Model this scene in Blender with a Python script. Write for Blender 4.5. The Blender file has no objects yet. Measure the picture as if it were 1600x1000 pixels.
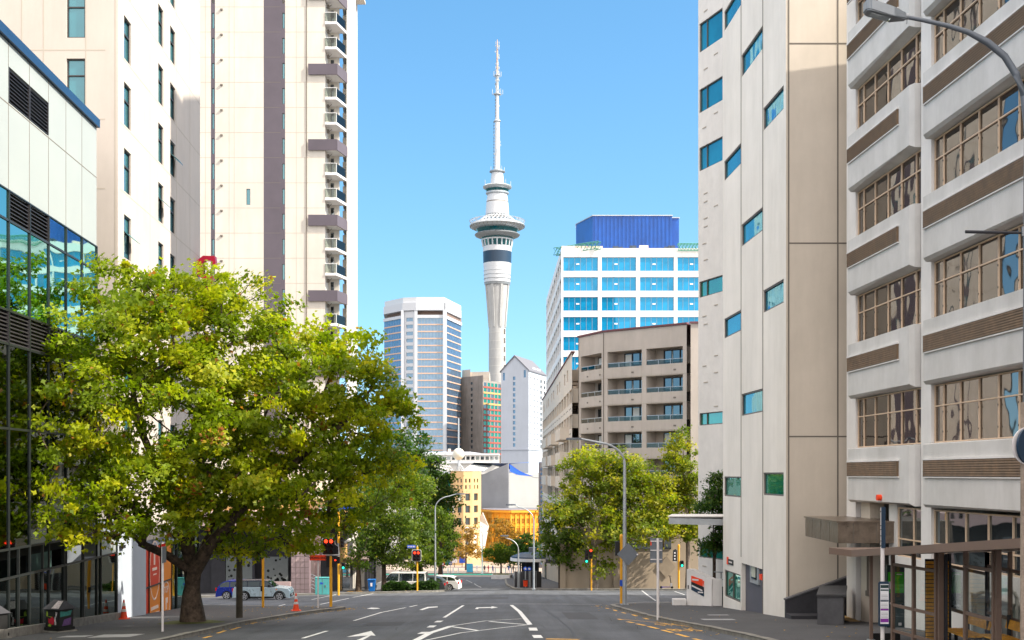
import bpy, bmesh, math, random
import numpy as np
from mathutils import Vector, Matrix
R = math.radians
random.seed(7)
C = bpy.context.scene.collection
SC = bpy.context.scene
# ------------------------------------------------------------------ camera, world, sun, exposure
F_PX = 1900.0; HX = 800.0; HY = 740.0
cam_d = bpy.data.cameras.new('Camera'); cam = bpy.data.objects.new('Camera', cam_d); C.objects.link(cam)
cam_d.sensor_width = 36; cam_d.lens = 36*F_PX/1600; cam_d.shift_y = (HY-500)/1600
cam_d.clip_start = 0.5; cam_d.clip_end = 9000
cam.location = (0, 0, 0); cam.rotation_euler = (R(90), 0, 0)
SC.camera = cam
SUN_EL = 41.0; SUN_AZ = 107.0          # azimuth clockwise from +Y (camera looks along +Y)
w = bpy.data.worlds.new("World"); SC.world = w; w.use_nodes = True
nt = w.node_tree; bg = nt.nodes['Background']
sky = nt.nodes.new('ShaderNodeTexSky'); sky.sky_type = 'NISHITA'; sky.sun_disc = False
sky.sun_elevation = R(SUN_EL); sky.sun_rotation = R(SUN_AZ); sky.air_density = 1.1; sky.dust_density = 0.6; sky.ozone_density = 2.2
tcw = nt.nodes.new('ShaderNodeTexCoord'); mpw = nt.nodes.new('ShaderNodeMapping'); mpw.inputs['Location'].default_value = (0, 0, .105); mpw.inputs['Scale'].default_value = (1, 1, 1.0)
nrm = nt.nodes.new('ShaderNodeVectorMath'); nrm.operation = 'NORMALIZE'; hsw = nt.nodes.new('ShaderNodeHueSaturation')
hsw.inputs['Saturation'].default_value = 1.22; hsw.inputs['Hue'].default_value = .489; hsw.inputs['Value'].default_value = .72
nt.links.new(tcw.outputs['Generated'], mpw.inputs[0]); nt.links.new(mpw.outputs[0], nrm.inputs[0]); nt.links.new(nrm.outputs[0], sky.inputs[0])
nt.links.new(sky.outputs[0], hsw.inputs['Color']); bg.inputs[1].default_value = 0.15
# bright cloud added to the unseen sky overhead and behind, to fill the shade
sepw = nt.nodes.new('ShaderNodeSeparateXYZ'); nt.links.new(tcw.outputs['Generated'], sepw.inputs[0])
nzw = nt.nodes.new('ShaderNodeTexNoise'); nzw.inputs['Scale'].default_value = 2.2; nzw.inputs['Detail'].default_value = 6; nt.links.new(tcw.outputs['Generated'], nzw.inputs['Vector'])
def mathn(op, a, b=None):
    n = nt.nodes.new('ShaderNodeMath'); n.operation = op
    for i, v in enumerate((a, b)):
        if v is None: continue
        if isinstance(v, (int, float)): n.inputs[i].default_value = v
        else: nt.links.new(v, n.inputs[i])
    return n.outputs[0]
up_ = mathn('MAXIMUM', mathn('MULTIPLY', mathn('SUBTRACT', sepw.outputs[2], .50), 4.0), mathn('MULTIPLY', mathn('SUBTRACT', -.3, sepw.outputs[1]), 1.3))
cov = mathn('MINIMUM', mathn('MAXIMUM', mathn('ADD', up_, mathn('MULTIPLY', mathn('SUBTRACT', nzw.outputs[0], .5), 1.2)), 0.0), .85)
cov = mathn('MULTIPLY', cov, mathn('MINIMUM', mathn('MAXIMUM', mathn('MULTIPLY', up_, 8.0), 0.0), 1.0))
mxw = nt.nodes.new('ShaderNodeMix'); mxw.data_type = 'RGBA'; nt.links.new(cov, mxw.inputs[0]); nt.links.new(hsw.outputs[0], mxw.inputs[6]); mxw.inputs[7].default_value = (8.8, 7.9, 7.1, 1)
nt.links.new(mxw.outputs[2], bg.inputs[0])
sd = bpy.data.lights.new('Sun', 'SUN'); so = bpy.data.objects.new('Sun', sd); C.objects.link(so)
sd.energy = 3.5; sd.angle = R(0.5); sd.color = (1.0, 0.93, 0.80)
dv = Vector((math.sin(R(SUN_AZ))*math.cos(R(SUN_EL)), math.cos(R(SUN_AZ))*math.cos(R(SUN_EL)), math.sin(R(SUN_EL))))
so.rotation_euler = dv.to_track_quat('Z', 'Y').to_euler()
SC.view_settings.view_transform = 'Standard'; SC.view_settings.look = 'None'
SC.view_settings.exposure = 1.34; SC.view_settings.gamma = 1
SC.render.resolution_x = 1024; SC.render.resolution_y = 640

# ------------------------------------------------------------------ ground profile
PROF = [(-60, 2.08), (0, -2.3), (60, -6.68), (105, -9.965), (115, -10.85), (150, -13.6), (200, -17.2), (270, -22.0), (330, -25.6), (380, -28.6), (430, -30), (9000, -30)]
def prof(y):
    for (a, za), (b, zb) in zip(PROF, PROF[1:]):
        if y <= b: return za+(zb-za)*(y-a)/(b-a)
    return -30
def G(x, y):
    f = 1.0 if y < 110 else max(0, 1-(y-110)/60)
    return prof(max(-60, y)) + .02*max(-45, min(0, x))*f
KH = .13
def PX(px, z): return (px-HX)/F_PX*z
def HZ(py, z): return (HY-py)/F_PX*z
def gp(px, py, dz=-KH):               # the spot on the sloping ground seen at this place of the photo
    a, b = 20.0, 400.0
    for _ in range(60):
        m = (a+b)/2
        if HY - (G(PX(px, m), m)+dz)/m*F_PX > py: a = m
        else: b = m
    return PX(px, a), a

# ------------------------------------------------------------------ materials
MATS = {}
def new_mat(name):
    m = bpy.data.materials.new(name); m.use_nodes = True; m.node_tree.nodes.clear(); MATS[name] = m
    return m, m.node_tree.nodes, m.node_tree.links
def mat(name, col, rough=.7, metal=0, var=.12, scale=1.5, bump=0, stain=0, spec=.4, emit=None, estr=1, fine=18, smap=(.55, .55, .10)):
    if name in MATS: return MATS[name]
    m, N, L = new_mat(name)
    out = N.new('ShaderNodeOutputMaterial'); p = N.new('ShaderNodeBsdfPrincipled'); L.new(p.outputs[0], out.inputs[0])
    p.inputs['Roughness'].default_value = rough; p.inputs['Metallic'].default_value = metal
    p.inputs['Specular IOR Level'].default_value = spec
    tc = N.new('ShaderNodeTexCoord')
    if var or stain:
        n1 = N.new('ShaderNodeTexNoise'); n1.inputs['Scale'].default_value = scale; n1.inputs['Detail'].default_value = 6
        n1.inputs['Roughness'].default_value = .65
        L.new(tc.outputs['Object'], n1.inputs['Vector'])
        r = N.new('ShaderNodeValToRGB'); r.color_ramp.elements[0].position = .3; r.color_ramp.elements[1].position = .72
        d = tuple(c*(1-var*1.3) for c in col); e = tuple(min(1, c*(1+var)) for c in col)
        r.color_ramp.elements[0].color = (*d, 1); r.color_ramp.elements[1].color = (*e, 1)
        L.new(n1.outputs[0], r.inputs[0]); last = r.outputs[0]
        if stain:
            mp = N.new('ShaderNodeMapping'); mp.inputs['Scale'].default_value = smap
            L.new(tc.outputs['Object'], mp.inputs[0])
            n2 = N.new('ShaderNodeTexNoise'); n2.inputs['Scale'].default_value = 1.3; n2.inputs['Detail'].default_value = 8
            n2.inputs['Roughness'].default_value = .7
            L.new(mp.outputs[0], n2.inputs['Vector'])
            r2 = N.new('ShaderNodeValToRGB'); r2.color_ramp.elements[0].position = .32; r2.color_ramp.elements[1].position = .60
            r2.color_ramp.elements[0].color = (1-stain, 1-stain, 1-stain*1.1, 1); r2.color_ramp.elements[1].color = (1, 1, 1, 1)
            L.new(n2.outputs[0], r2.inputs[0])
            mx = N.new('ShaderNodeMix'); mx.data_type = 'RGBA'; mx.blend_type = 'MULTIPLY'; mx.inputs[0].default_value = 1
            L.new(last, mx.inputs[6]); L.new(r2.outputs[0], mx.inputs[7]); last = mx.outputs[2]
        L.new(last, p.inputs['Base Color'])
        mr = N.new('ShaderNodeMapRange'); mr.inputs[3].default_value = max(0, rough-.1); mr.inputs[4].default_value = min(1, rough+.12)
        L.new(n1.outputs[0], mr.inputs[0]); L.new(mr.outputs[0], p.inputs['Roughness'])
    else: p.inputs['Base Color'].default_value = (*col, 1)
    if bump:
        nb = N.new('ShaderNodeTexNoise'); nb.inputs['Scale'].default_value = fine; nb.inputs['Detail'].default_value = 5
        L.new(tc.outputs['Object'], nb.inputs['Vector'])
        b = N.new('ShaderNodeBump'); b.inputs['Strength'].default_value = bump; b.inputs['Distance'].default_value = .03
        L.new(nb.outputs[0], b.inputs['Height']); L.new(b.outputs[0], p.inputs['Normal'])
    if emit:
        p.inputs['Emission Color'].default_value = (*emit, 1); p.inputs['Emission Strength'].default_value = estr
    return m
def glass(name, body, refl=(1, 1, 1), base=.3, wave=0, clear=0, wscale=.6, rough=.02, var=.25, blend=.35):
    """opaque or part-clear pane: tinted body plus a sharp reflection that grows at grazing angles"""
    m, N, L = new_mat(name)
    out = N.new('ShaderNodeOutputMaterial'); tc = N.new('ShaderNodeTexCoord')
    g = N.new('ShaderNodeBsdfGlossy'); g.inputs['Color'].default_value = (*refl, 1); g.inputs['Roughness'].default_value = rough
    if clear: d = N.new('ShaderNodeBsdfTransparent'); d.inputs['Color'].default_value = (*body, 1)
    else:
        d = N.new('ShaderNodeBsdfDiffuse')
        n1 = N.new('ShaderNodeTexNoise'); n1.inputs['Scale'].default_value = .5; L.new(tc.outputs['Object'], n1.inputs['Vector'])
        r = N.new('ShaderNodeValToRGB'); r.color_ramp.elements[0].position = .35; r.color_ramp.elements[1].position = .65
        r.color_ramp.elements[0].color = (*[c*(1-var) for c in body], 1); r.color_ramp.elements[1].color = (*[c*(1+var) for c in body], 1)
        L.new(n1.outputs[0], r.inputs[0]); L.new(r.outputs[0], d.inputs['Color'])
    lw = N.new('ShaderNodeLayerWeight'); lw.inputs['Blend'].default_value = blend
    mr = N.new('ShaderNodeMapRange'); mr.inputs[3].default_value = base; mr.inputs[4].default_value = 1
    L.new(lw.outputs['Fresnel'], mr.inputs[0])
    mx = N.new('ShaderNodeMixShader'); L.new(mr.outputs[0], mx.inputs[0]); L.new(d.outputs[0], mx.inputs[1]); L.new(g.outputs[0], mx.inputs[2])
    L.new(mx.outputs[0], out.inputs[0])
    if wave:
        nb = N.new('ShaderNodeTexNoise'); nb.inputs['Scale'].default_value = wscale; nb.inputs['Detail'].default_value = 1
        L.new(tc.outputs['Object'], nb.inputs['Vector'])
        b = N.new('ShaderNodeBump'); b.inputs['Strength'].default_value = 1; b.inputs['Distance'].default_value = wave
        L.new(nb.outputs[0], b.inputs['Height']); L.new(b.outputs[0], g.inputs['Normal'])
    return m
def leaf_mat(name, stops):
    m, N, L = new_mat(name)
    out = N.new('ShaderNodeOutputMaterial'); a = N.new('ShaderNodeAttribute'); a.attribute_name = 'tint'
    r = N.new('ShaderNodeValToRGB'); els = r.color_ramp.elements
    els[0].position = stops[0][0]; els[0].color = (*stops[0][1], 1); els[1].position = stops[-1][0]; els[1].color = (*stops[-1][1], 1)
    for p, c in stops[1:-1]:
        e = els.new(p); e.color = (*c, 1)
    L.new(a.outputs['Fac'], r.inputs[0])
    p = N.new('ShaderNodeBsdfPrincipled'); p.inputs['Roughness'].default_value = .5; p.inputs['Specular IOR Level'].default_value = .3
    L.new(r.outputs[0], p.inputs['Base Color'])
    t = N.new('ShaderNodeBsdfTranslucent')
    hs = N.new('ShaderNodeMix'); hs.data_type = 'RGBA'; hs.blend_type = 'MULTIPLY'; hs.inputs[0].default_value = 1; hs.inputs[7].default_value = (1.5, 1.6, .7, 1)
    L.new(r.outputs[0], hs.inputs[6]); L.new(hs.outputs[2], t.inputs['Color'])
    mx = N.new('ShaderNodeMixShader'); mx.inputs[0].default_value = .5
    L.new(p.outputs[0], mx.inputs[1]); L.new(t.outputs[0], mx.inputs[2]); L.new(mx.outputs[0], out.inputs[0])
    return m

# ------------------------------------------------------------------ mesh helpers
class Fr:      # a vertical wall plane: u runs along it, n points out of it, z up
    def __init__(s, O, U, N): s.O = Vector((*O, 0)); s.U = Vector((*U, 0)); s.N = Vector((*N, 0))
    def p(s, u, n, z): return s.O + s.U*u + s.N*n + Vector((0, 0, z))
def seg(a, b, flip=False):              # plane from a to b (x, y); outward normal on the right of a->b
    a = Vector(a); b = Vector(b); d = (b-a).normalized(); n = Vector((d.y, -d.x))
    if flip: n = -n
    return Fr(a, d, n), (b-a).length
class MB:
    def __init__(s): s.v = []; s.f = []; s.tint = None
    def add(s, vs, fs):
        o = len(s.v); s.v += [tuple(v) for v in vs]; s.f += [tuple(i+o for i in f) for f in fs]; return s
    def box(s, x0, x1, y0, y1, z0, z1):
        return s.add([(x0, y0, z0), (x1, y0, z0), (x1, y1, z0), (x0, y1, z0), (x0, y0, z1), (x1, y0, z1), (x1, y1, z1), (x0, y1, z1)],
                     [(0, 3, 2, 1), (4, 5, 6, 7), (0, 1, 5, 4), (1, 2, 6, 5), (2, 3, 7, 6), (3, 0, 4, 7)])
    def ob(s, F, u0, u1, n0, n1, z0, z1):
        P = F.p
        return s.add([P(u0, n0, z0), P(u1, n0, z0), P(u1, n1, z0), P(u0, n1, z0), P(u0, n0, z1), P(u1, n0, z1), P(u1, n1, z1), P(u0, n1, z1)],
                     [(0, 3, 2, 1), (4, 5, 6, 7), (0, 1, 5, 4), (1, 2, 6, 5), (2, 3, 7, 6), (3, 0, 4, 7)])
    def prism(s, poly, z0, z1):
        n = len(poly); vs = []
        for k, (x, y) in enumerate(poly): vs.append((x, y, z0[k] if isinstance(z0, (list, tuple)) else z0))
        for k, (x, y) in enumerate(poly): vs.append((x, y, z1[k] if isinstance(z1, (list, tuple)) else z1))
        return s.add(vs, [tuple(range(n))[::-1], tuple(range(n, 2*n))] + [(i, (i+1) % n, n+(i+1) % n, n+i) for i in range(n)])
    def plate(s, pts, th):              # pts 3D outline, th vector thickness
        n = len(pts); th = Vector(th); vs = [Vector(p) for p in pts]; vs += [p+th for p in vs]
        return s.add(vs, [tuple(range(n))[::-1], tuple(range(n, 2*n))] + [(i, (i+1) % n, n+(i+1) % n, n+i) for i in range(n)])
    def tube(s, pts, rs, n=8, cap=True):
        pts = [Vector(p) for p in pts]
        if not isinstance(rs, (list, tuple)): rs = [rs]*len(pts)
        rings = []; o = len(s.v); up = Vector((0, 0, 1))
        for i, p in enumerate(pts):
            d = (pts[min(i+1, len(pts)-1)]-pts[max(i-1, 0)]).normalized()
            a = d.cross(up) if abs(d.z) < .95 else d.cross(Vector((0, 1, 0)))
            a.normalize(); b = d.cross(a).normalized()
            for k in range(n):
                t = 2*math.pi*k/n; s.v.append(tuple(p+(a*math.cos(t)+b*math.sin(t))*rs[i]))
        for i in range(len(pts)-1):
            for k in range(n):
                s.f.append((o+i*n+k, o+i*n+(k+1) % n, o+(i+1)*n+(k+1) % n, o+(i+1)*n+k))
        if cap:
            s.f.append(tuple(o+k for k in range(n))[::-1]); s.f.append(tuple(o+(len(pts)-1)*n+k for k in range(n)))
        return s
    def lathe(s, prof_, n=32, c=(0, 0, 0)):
        o = len(s.v)
        for (r, z) in prof_:
            for k in range(n):
                t = 2*math.pi*k/n; s.v.append((c[0]+r*math.cos(t), c[1]+r*math.sin(t), c[2]+z))
        for i in range(len(prof_)-1):
            for k in range(n): s.f.append((o+i*n+k, o+i*n+(k+1) % n, o+(i+1)*n+(k+1) % n, o+(i+1)*n+k))
        s.f.append(tuple(o+k for k in range(n))[::-1]); s.f.append(tuple(o+(len(prof_)-1)*n+k for k in range(n)))
        return s
    def wall(s, F, u0, u1, z0, z1, holes, depth=.15):
        us = sorted({u0, u1, *[h[0] for h in holes], *[h[1] for h in holes]}); us = [u for u in us if u0 <= u <= u1]
        zs = sorted({z0, z1, *[h[2] for h in holes], *[h[3] for h in holes]}); zs = [z for z in zs if z0 <= z <= z1]
        for j in range(len(zs)-1):
            zc = (zs[j]+zs[j+1])/2; run = None
            row = [h for h in holes if h[2] < zc < h[3]]
            for i in range(len(us)-1):
                uc = (us[i]+us[i+1])/2
                if any(h[0] < uc < h[1] for h in row):
                    if run is not None: s._q(F, run, us[i], zs[j], zs[j+1]); run = None
                elif run is None: run = us[i]
            if run is not None: s._q(F, run, us[-1], zs[j], zs[j+1])
        P = F.p
        for (a, b, c, d) in holes:
            vs = [P(a, 0, c), P(b, 0, c), P(b, 0, d), P(a, 0, d), P(a, -depth, c), P(b, -depth, c), P(b, -depth, d), P(a, -depth, d)]
            s.add(vs, [(0, 1, 5, 4), (1, 2, 6, 5), (2, 3, 7, 6), (3, 0, 4, 7)])
        return s
    def _q(s, F, a, b, c, d):
        P = F.p; s.add([P(a, 0, c), P(b, 0, c), P(b, 0, d), P(a, 0, d)], [(0, 1, 2, 3)])
    def build(s, name, m, parent=None, bevel=0, smooth=False, label=None, kind=None):
        me = bpy.data.meshes.new(name)
        o = bpy.data.objects.new(name, me); C.objects.link(o)
        off = Vector((0, 0, 0)); q = parent
        while q is not None: off += q.location; q = q.parent
        me.from_pydata([tuple(Vector(v)-off) if not getattr(s, 'local', False) else v for v in s.v], [], s.f)
        if s.tint is not None:
            at = me.attributes.new('tint', 'FLOAT', 'FACE'); at.data.foreach_set('value', s.tint)
        else:
            bm = bmesh.new(); bm.from_mesh(me); bmesh.ops.recalc_face_normals(bm, faces=bm.faces)
            if bevel: bmesh.ops.bevel(bm, geom=[e for e in bm.edges if len(e.link_faces) == 2 and e.calc_face_angle(0) > .5], offset=bevel, segments=2, affect='EDGES', clamp_overlap=True)
            bm.to_mesh(me); bm.free()
        me.materials.append(m if not isinstance(m, str) else MATS[m]); o.parent = parent
        if smooth:
            me.polygons.foreach_set('use_smooth', [True]*len(me.polygons))
            try: me.set_sharp_from_angle(angle=R(40))
            except Exception: pass
        if label: o['label'] = label
        if kind: o['kind'] = kind
        return o
def LMB():
    m = MB(); m.local = True; return m
def tag(o, label, cat, group=None, kind=None):
    if label: o['label'] = label
    if cat: o['category'] = cat
    if group: o['group'] = group
    if kind: o['kind'] = kind
    return o
def thing(name, label, cat, loc=(0, 0, 0), rz=0, group=None):
    o = bpy.data.objects.new(name, None); C.objects.link(o); o.empty_display_size = .5
    o.location = loc; o.rotation_euler = (0, 0, rz); return tag(o, label, cat, group)
def kids(o): return [c for c in C.objects if c.parent == o]
def dup(root, loc, rz=0, label=None, group=None, scale=None):
    r = root.copy(); C.objects.link(r); r.location = loc; r.rotation_euler = (0, 0, rz)
    if label: r['label'] = label
    if group: r['group'] = group
    if scale: r.scale = scale
    for ch in kids(root):
        c = ch.copy(); C.objects.link(c); c.parent = r
        for g in kids(ch):
            d = g.copy(); C.objects.link(d); d.parent = c
    return r
def struct(name, mb, m):
    o = mb.build(name, m); o['kind'] = 'structure'; return o
def text_mb(txt, size, F, u, z, n=.02, th=.01, align='CENTER', sx=1.0, flat=None, bold=0):
    """letters as real thin geometry on plane F (or flat on the ground through flat(x, y))"""
    cu = bpy.data.curves.new('txt', 'FONT'); cu.body = txt; cu.size = size; cu.align_x = align; cu.align_y = 'CENTER'; cu.offset = bold
    cu.resolution_u = 3
    o = bpy.data.objects.new('txt', cu); C.objects.link(o); me = bpy.data.meshes.new_from_object(o)
    mb = MB(); P = []
    for v in me.vertices:
        P.append(flat(v.co.x*sx, v.co.y) if flat else F.p(u+v.co.x*sx, n, z+v.co.y))
    mb.add(P, [tuple(p.vertices) for p in me.polygons])
    bpy.data.objects.remove(o); bpy.data.curves.remove(cu); bpy.data.meshes.remove(me)
    return mb

# ------------------------------------------------------------------ palette
mat('asphalt', (.092, .099, .114), .8, var=.24, scale=.3, bump=.6, fine=40, spec=.35, stain=.34, smap=(.75, .035, .1))
mat('asphalt_path', (.062, .062, .066), .85, var=.18, scale=.6, bump=.4, fine=30)
mat('kerbstone', (.20, .19, .17), .85, var=.3, scale=2.5, bump=.5)
mat('soil_ground', (.10, .10, .095), .95)
mat('paint_white', (.72, .72, .70), .6, var=.2, scale=3)
mat('paint_faded', (.40, .41, .42), .7, var=.3, scale=3)
mat('paint_yellow', (.80, .42, .04), .6, var=.2, scale=3)
mat('paint_green', (.02, .36, .22), .7)
mat('plaza_stone', (.36, .28, .22), .8, var=.2)
mat('cream_wall', (.52, .46, .41), .8, var=.05, scale=.3, stain=.09, bump=.08)
mat('tower_cream', (.60, .56, .50), .8, var=.05, scale=.2, stain=.10)
mat('tower_grey', (.10, .085, .105), .75, var=.1, scale=.3)
mat('joint_dark', (.16, .14, .12), .9, var=0)
mat('joint_mid', (.42, .37, .31), .9, var=0)
mat('white_render', (.42, .46, .52), .75, var=.05, stain=.05)
mat('clad_panel', (.34, .37, .36), .55, var=.03, scale=.4)
mat('coping_blue', (.012, .05, .12), .35, metal=.3, var=.1)
mat('louvre_dark', (.035, .032, .035), .5, metal=.2, var=.1)
mat('mullion_dark', (.03, .035, .035), .4, metal=.4, var=.1)
mat('frame_dark', (.05, .045, .045), .45, metal=.3, var=.1)
mat('blind_white', (.80, .82, .78), .8, var=.05)
mat('dark_room', (.012, .014, .012), .95, var=.3)
mat('office_back', (.05, .10, .085), .9, var=.5, scale=.4)
mat('conc_grey', (.62, .61, .60), .78, var=.08, scale=.7, stain=.14, bump=.15)
mat('conc_white', (.76, .74, .73), .75, var=.06, scale=.7, stain=.12)
mat('tower5_light', (.80, .76, .71), .8, var=.05, scale=.4, stain=.10, bump=.05)
mat('tower5_tan', (.60, .53, .45), .8, var=.06, scale=.35, stain=.10, bump=.05)
mat('wing_grey', (.72, .69, .66), .8, var=.05, stain=.08)
mat('frame_brown', (.13, .11, .10), .5, metal=.3, var=.1)
mat('frame_tan', (.66, .49, .35), .6, var=.1)
mat('grille_brown', (.19, .125, .075), .6, var=.25, scale=3)
mat('bronze', (.24, .19, .15), .3, metal=.7, var=.25, scale=2.5, bump=1, fine=2.5)
mat('shelter_brown', (.20, .135, .105), .5, metal=.15, var=.08)
mat('timber', (.85, .37, .04), .5, var=.3, scale=6)
mat('tube_white', (.62, .60, .55), .4, var=.05)
mat('charcoal', (.035, .035, .042), .7, var=.2, scale=2)
mat('planter_grey', (.10, .10, .11), .75, var=.2, scale=2)
mat('apart_tan', (.50, .44, .39), .85, var=.07, scale=.3, stain=.12)
mat('apart_side', (.64, .57, .49), .85, var=.06, scale=.3, stain=.1)
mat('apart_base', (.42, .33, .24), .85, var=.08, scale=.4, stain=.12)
mat('roof_maroon', (.16, .06, .07), .7, var=.1)
mat('white_frame', (.66, .66, .66), .6, var=.03, scale=.2)
mat('blue_box', (.010, .085, .36), .4, var=.12, scale=.4, stain=.2)
mat('green_steel', (.06, .25, .17), .6, var=.2)
mat('steel_grey', (.30, .32, .34), .4, metal=.5, var=.1)
mat('galv', (.42, .45, .48), .4, metal=.5, var=.12)
mat('conc_tower', (.38, .38, .38), .8, var=.1, scale=.06, stain=.12)
mat('sky_white', (.50, .515, .54), .45, metal=.1, var=.04)
mat('pole_yellow', (.75, .36, .02), .5, var=.1, scale=3)
mat('pole_green', (.035, .05, .04), .6, var=.25, scale=3)
mat('pole_white', (.72, .68, .68), .45, var=.05)
mat('black_plastic', (.012, .012, .014), .45, var=.1)
mat('red_on', (.3, .0, .0), .4, var=0, emit=(1, .03, .008), estr=2.2)
mat('green_on', (.0, .2, .15), .4, var=0, emit=(.02, .8, .5), estr=1.2)
mat('lens_off', (.03, .012, .01), .25, var=0)
mat('works_orange', (.85, .06, .01), .5, var=.04)
mat('cone_orange', (.85, .075, .02), .45, var=.06)
mat('sheet_black', (.012, .012, .012), .5, var=0)
mat('sign_blue', (.015, .08, .5), .45, var=.05)
mat('sign_back', (.16, .18, .21), .5, metal=.3, var=.1)
mat('sign_navy', (.012, .035, .07), .45, var=.1)
mat('red_letters', (.62, .01, .05), .35, var=.05)
mat('orange_panel', (.72, .22, .02), .5, var=.06)
mat('red_panel', (.62, .05, .015), .5, var=.06)
mat('pale_mark', (.80, .62, .52), .6, var=0)
mat('teal_box', (.08, .36, .36), .5, var=.08)
mat('bin_blue', (.01, .13, .42), .4, var=.08)
mat('rubber', (.018, .018, .018), .8, var=.1)
mat('rim', (.55, .56, .58), .3, metal=.7, var=.05)
mat('car_blue', (.01, .03, .30), .25, metal=.3, var=.03, spec=.6)
mat('car_silver', (.50, .62, .68), .28, metal=.35, var=.03, spec=.6)
mat('car_white', (.75, .74, .72), .3, var=.03, spec=.6)
mat('car_dark', (.05, .055, .06), .3, metal=.3, var=.03, spec=.6)
mat('car_roof', (.02, .03, .05), .25, var=0, spec=.6)
mat('head_lamp', (.8, .82, .85), .15, var=0)
mat('tail_red', (.6, .01, .01), .25, var=0)
mat('lamp_amber', (.9, .25, .02), .3, var=0)
mat('pink_tile', (.42, .31, .31), .6, var=.08, scale=2)
mat('pink_tile_light', (.62, .46, .46), .6, var=.05)
mat('dotted_wall', (.15, .17, .17), .6, var=.1)
mat('ochre_band', (.55, .33, .12), .7, var=.1)
mat('brown_conc', (.28, .25, .23), .85, var=.15, scale=.15, stain=.25)
mat('red_band', (.33, .085, .06), .7, var=.1)
mat('gable_white', (.42, .45, .51), .75, var=.05, scale=.1, stain=.05)
mat('roof_grey', (.14, .14, .16), .7, var=.1)
mat('pwc_white', (.47, .49, .53), .6, var=.03)
mat('pwc_pink', (.55, .36, .27), .6, var=.05)
mat('lib_stone', (.50, .34, .17), .8, var=.08, scale=.2)
mat('civic_orange', (.66, .31, .025), .75, var=.06, scale=.2)
mat('metal_clad', (.36, .37, .40), .3, metal=.8, var=.1, scale=.1)
mat('metal_white', (.44, .44, .43), .5, metal=.2, var=.05, scale=.15)
mat('lowwhite', (.56, .54, .51), .6, var=.06)
mat('ball_stone', (.58, .56, .48), .6, var=.15, scale=.5)
mat('bark', (.10, .07, .05), .95, var=.6, scale=5, bump=1, fine=22, stain=.5)
mat('bark_pale', (.22, .17, .13), .9, var=.35, scale=3, bump=.8, fine=12)
mat('moss', (.09, .10, .02), .95, var=.4, scale=3)
mat('skin', (.5, .3, .2), .6, var=0)
mat('cloth_dark', (.03, .035, .05), .8, var=0)
mat('cloth_red', (.45, .06, .08), .8, var=0)
mat('cloth_blue', (.05, .1, .25), .8, var=0)
mat('cloth_white', (.7, .7, .7), .8, var=0)
mat('scooter_blue', (.06, .04, .4), .4, var=0)
mat('poster_green', (.04, .42, .015), .4, var=0)
mat('poster_dark', (.02, .045, .045), .4, var=0)
mat('poster_white', (.75, .75, .78), .5, var=0)
mat('poster_purple', (.22, .03, .3), .5, var=0)
mat('hedge_earth', (.04, .03, .02), .9, var=.2)
mat('graffiti_green', (.22, .32, .03), .6, var=.3, scale=8)
mat('graffiti_red', (.42, .01, .03), .6, var=.3, scale=8)
mat('graffiti_teal', (.03, .16, .14), .6, var=.3, scale=8)
mat('graffiti_pale', (.45, .40, .42), .6, var=.4, scale=12)
mat('graffiti_purple', (.10, .05, .15), .6, var=.3, scale=8)
glass('glass_cyan', (.14, .50, .54), (.55, 1.0, .93), base=.50, wave=.02, clear=1, wscale=.35)
glass('glass_dark', (.20, .26, .22), (.60, .70, .66), base=.16, wave=.012, clear=1, wscale=.3)
glass('glass_old', (.52, .55, .58), (.82, .80, .78), base=.15, wave=.014, clear=1, wscale=.8)
glass('glass_window', (.02, .10, .12), (.5, .85, .95), base=.14, wave=.01)
glass('glass_blue5', (.005, .15, .24), (.4, .75, .85), base=.14, wave=.01)
glass('glass_green5', (.0, .16, .12), (.6, .9, .85), base=.18, wave=.01)
glass('glass_b8', (.0, .19, .38), (.2, .55, .85), base=.10, wave=.01, wscale=.2, var=.12)
glass('glass_side8', (.05, .07, .09), (.9, .9, .9), base=.4)
glass('glass_pwc', (.05, .10, .18), (.42, .6, .75), base=.2, wave=.02, wscale=.1)
glass('glass_apart', (.025, .03, .032), (.8, .9, .95), base=.15, wave=.01)
glass('glass_clear', (.95, .97, .96), (.9, .95, 1), base=.03, clear=1, blend=.06)
glass('glass_rail', (.55, .60, .58), (.5, .5, .48), base=.03, clear=1)
glass('glass_teal', (.0, .045, .055), (.4, .7, .75), base=.1)
glass('glass_green', (.0, .14, .10), (.4, .8, .65), base=.1)
glass('glass_car', (.015, .02, .025), (.8, .95, 1), base=.22)
YG = [(0, (.06, .10, .004)), (.35, (.18, .25, .007)), (.65, (.35, .38, .01)), (.88, (.52, .45, .015)), (.93, (.36, .17, .03)), (1, (.30, .08, .02))]
leaf_mat('leaf_plane', YG)
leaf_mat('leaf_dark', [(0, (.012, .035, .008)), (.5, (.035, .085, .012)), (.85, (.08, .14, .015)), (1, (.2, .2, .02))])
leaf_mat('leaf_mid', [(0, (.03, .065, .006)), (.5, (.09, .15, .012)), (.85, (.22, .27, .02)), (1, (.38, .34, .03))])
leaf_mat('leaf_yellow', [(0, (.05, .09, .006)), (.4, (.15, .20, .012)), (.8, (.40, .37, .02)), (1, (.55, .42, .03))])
leaf_mat('leaf_orange', [(0, (.12, .09, .02)), (.5, (.32, .18, .03)), (1, (.5, .28, .04))])
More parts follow.
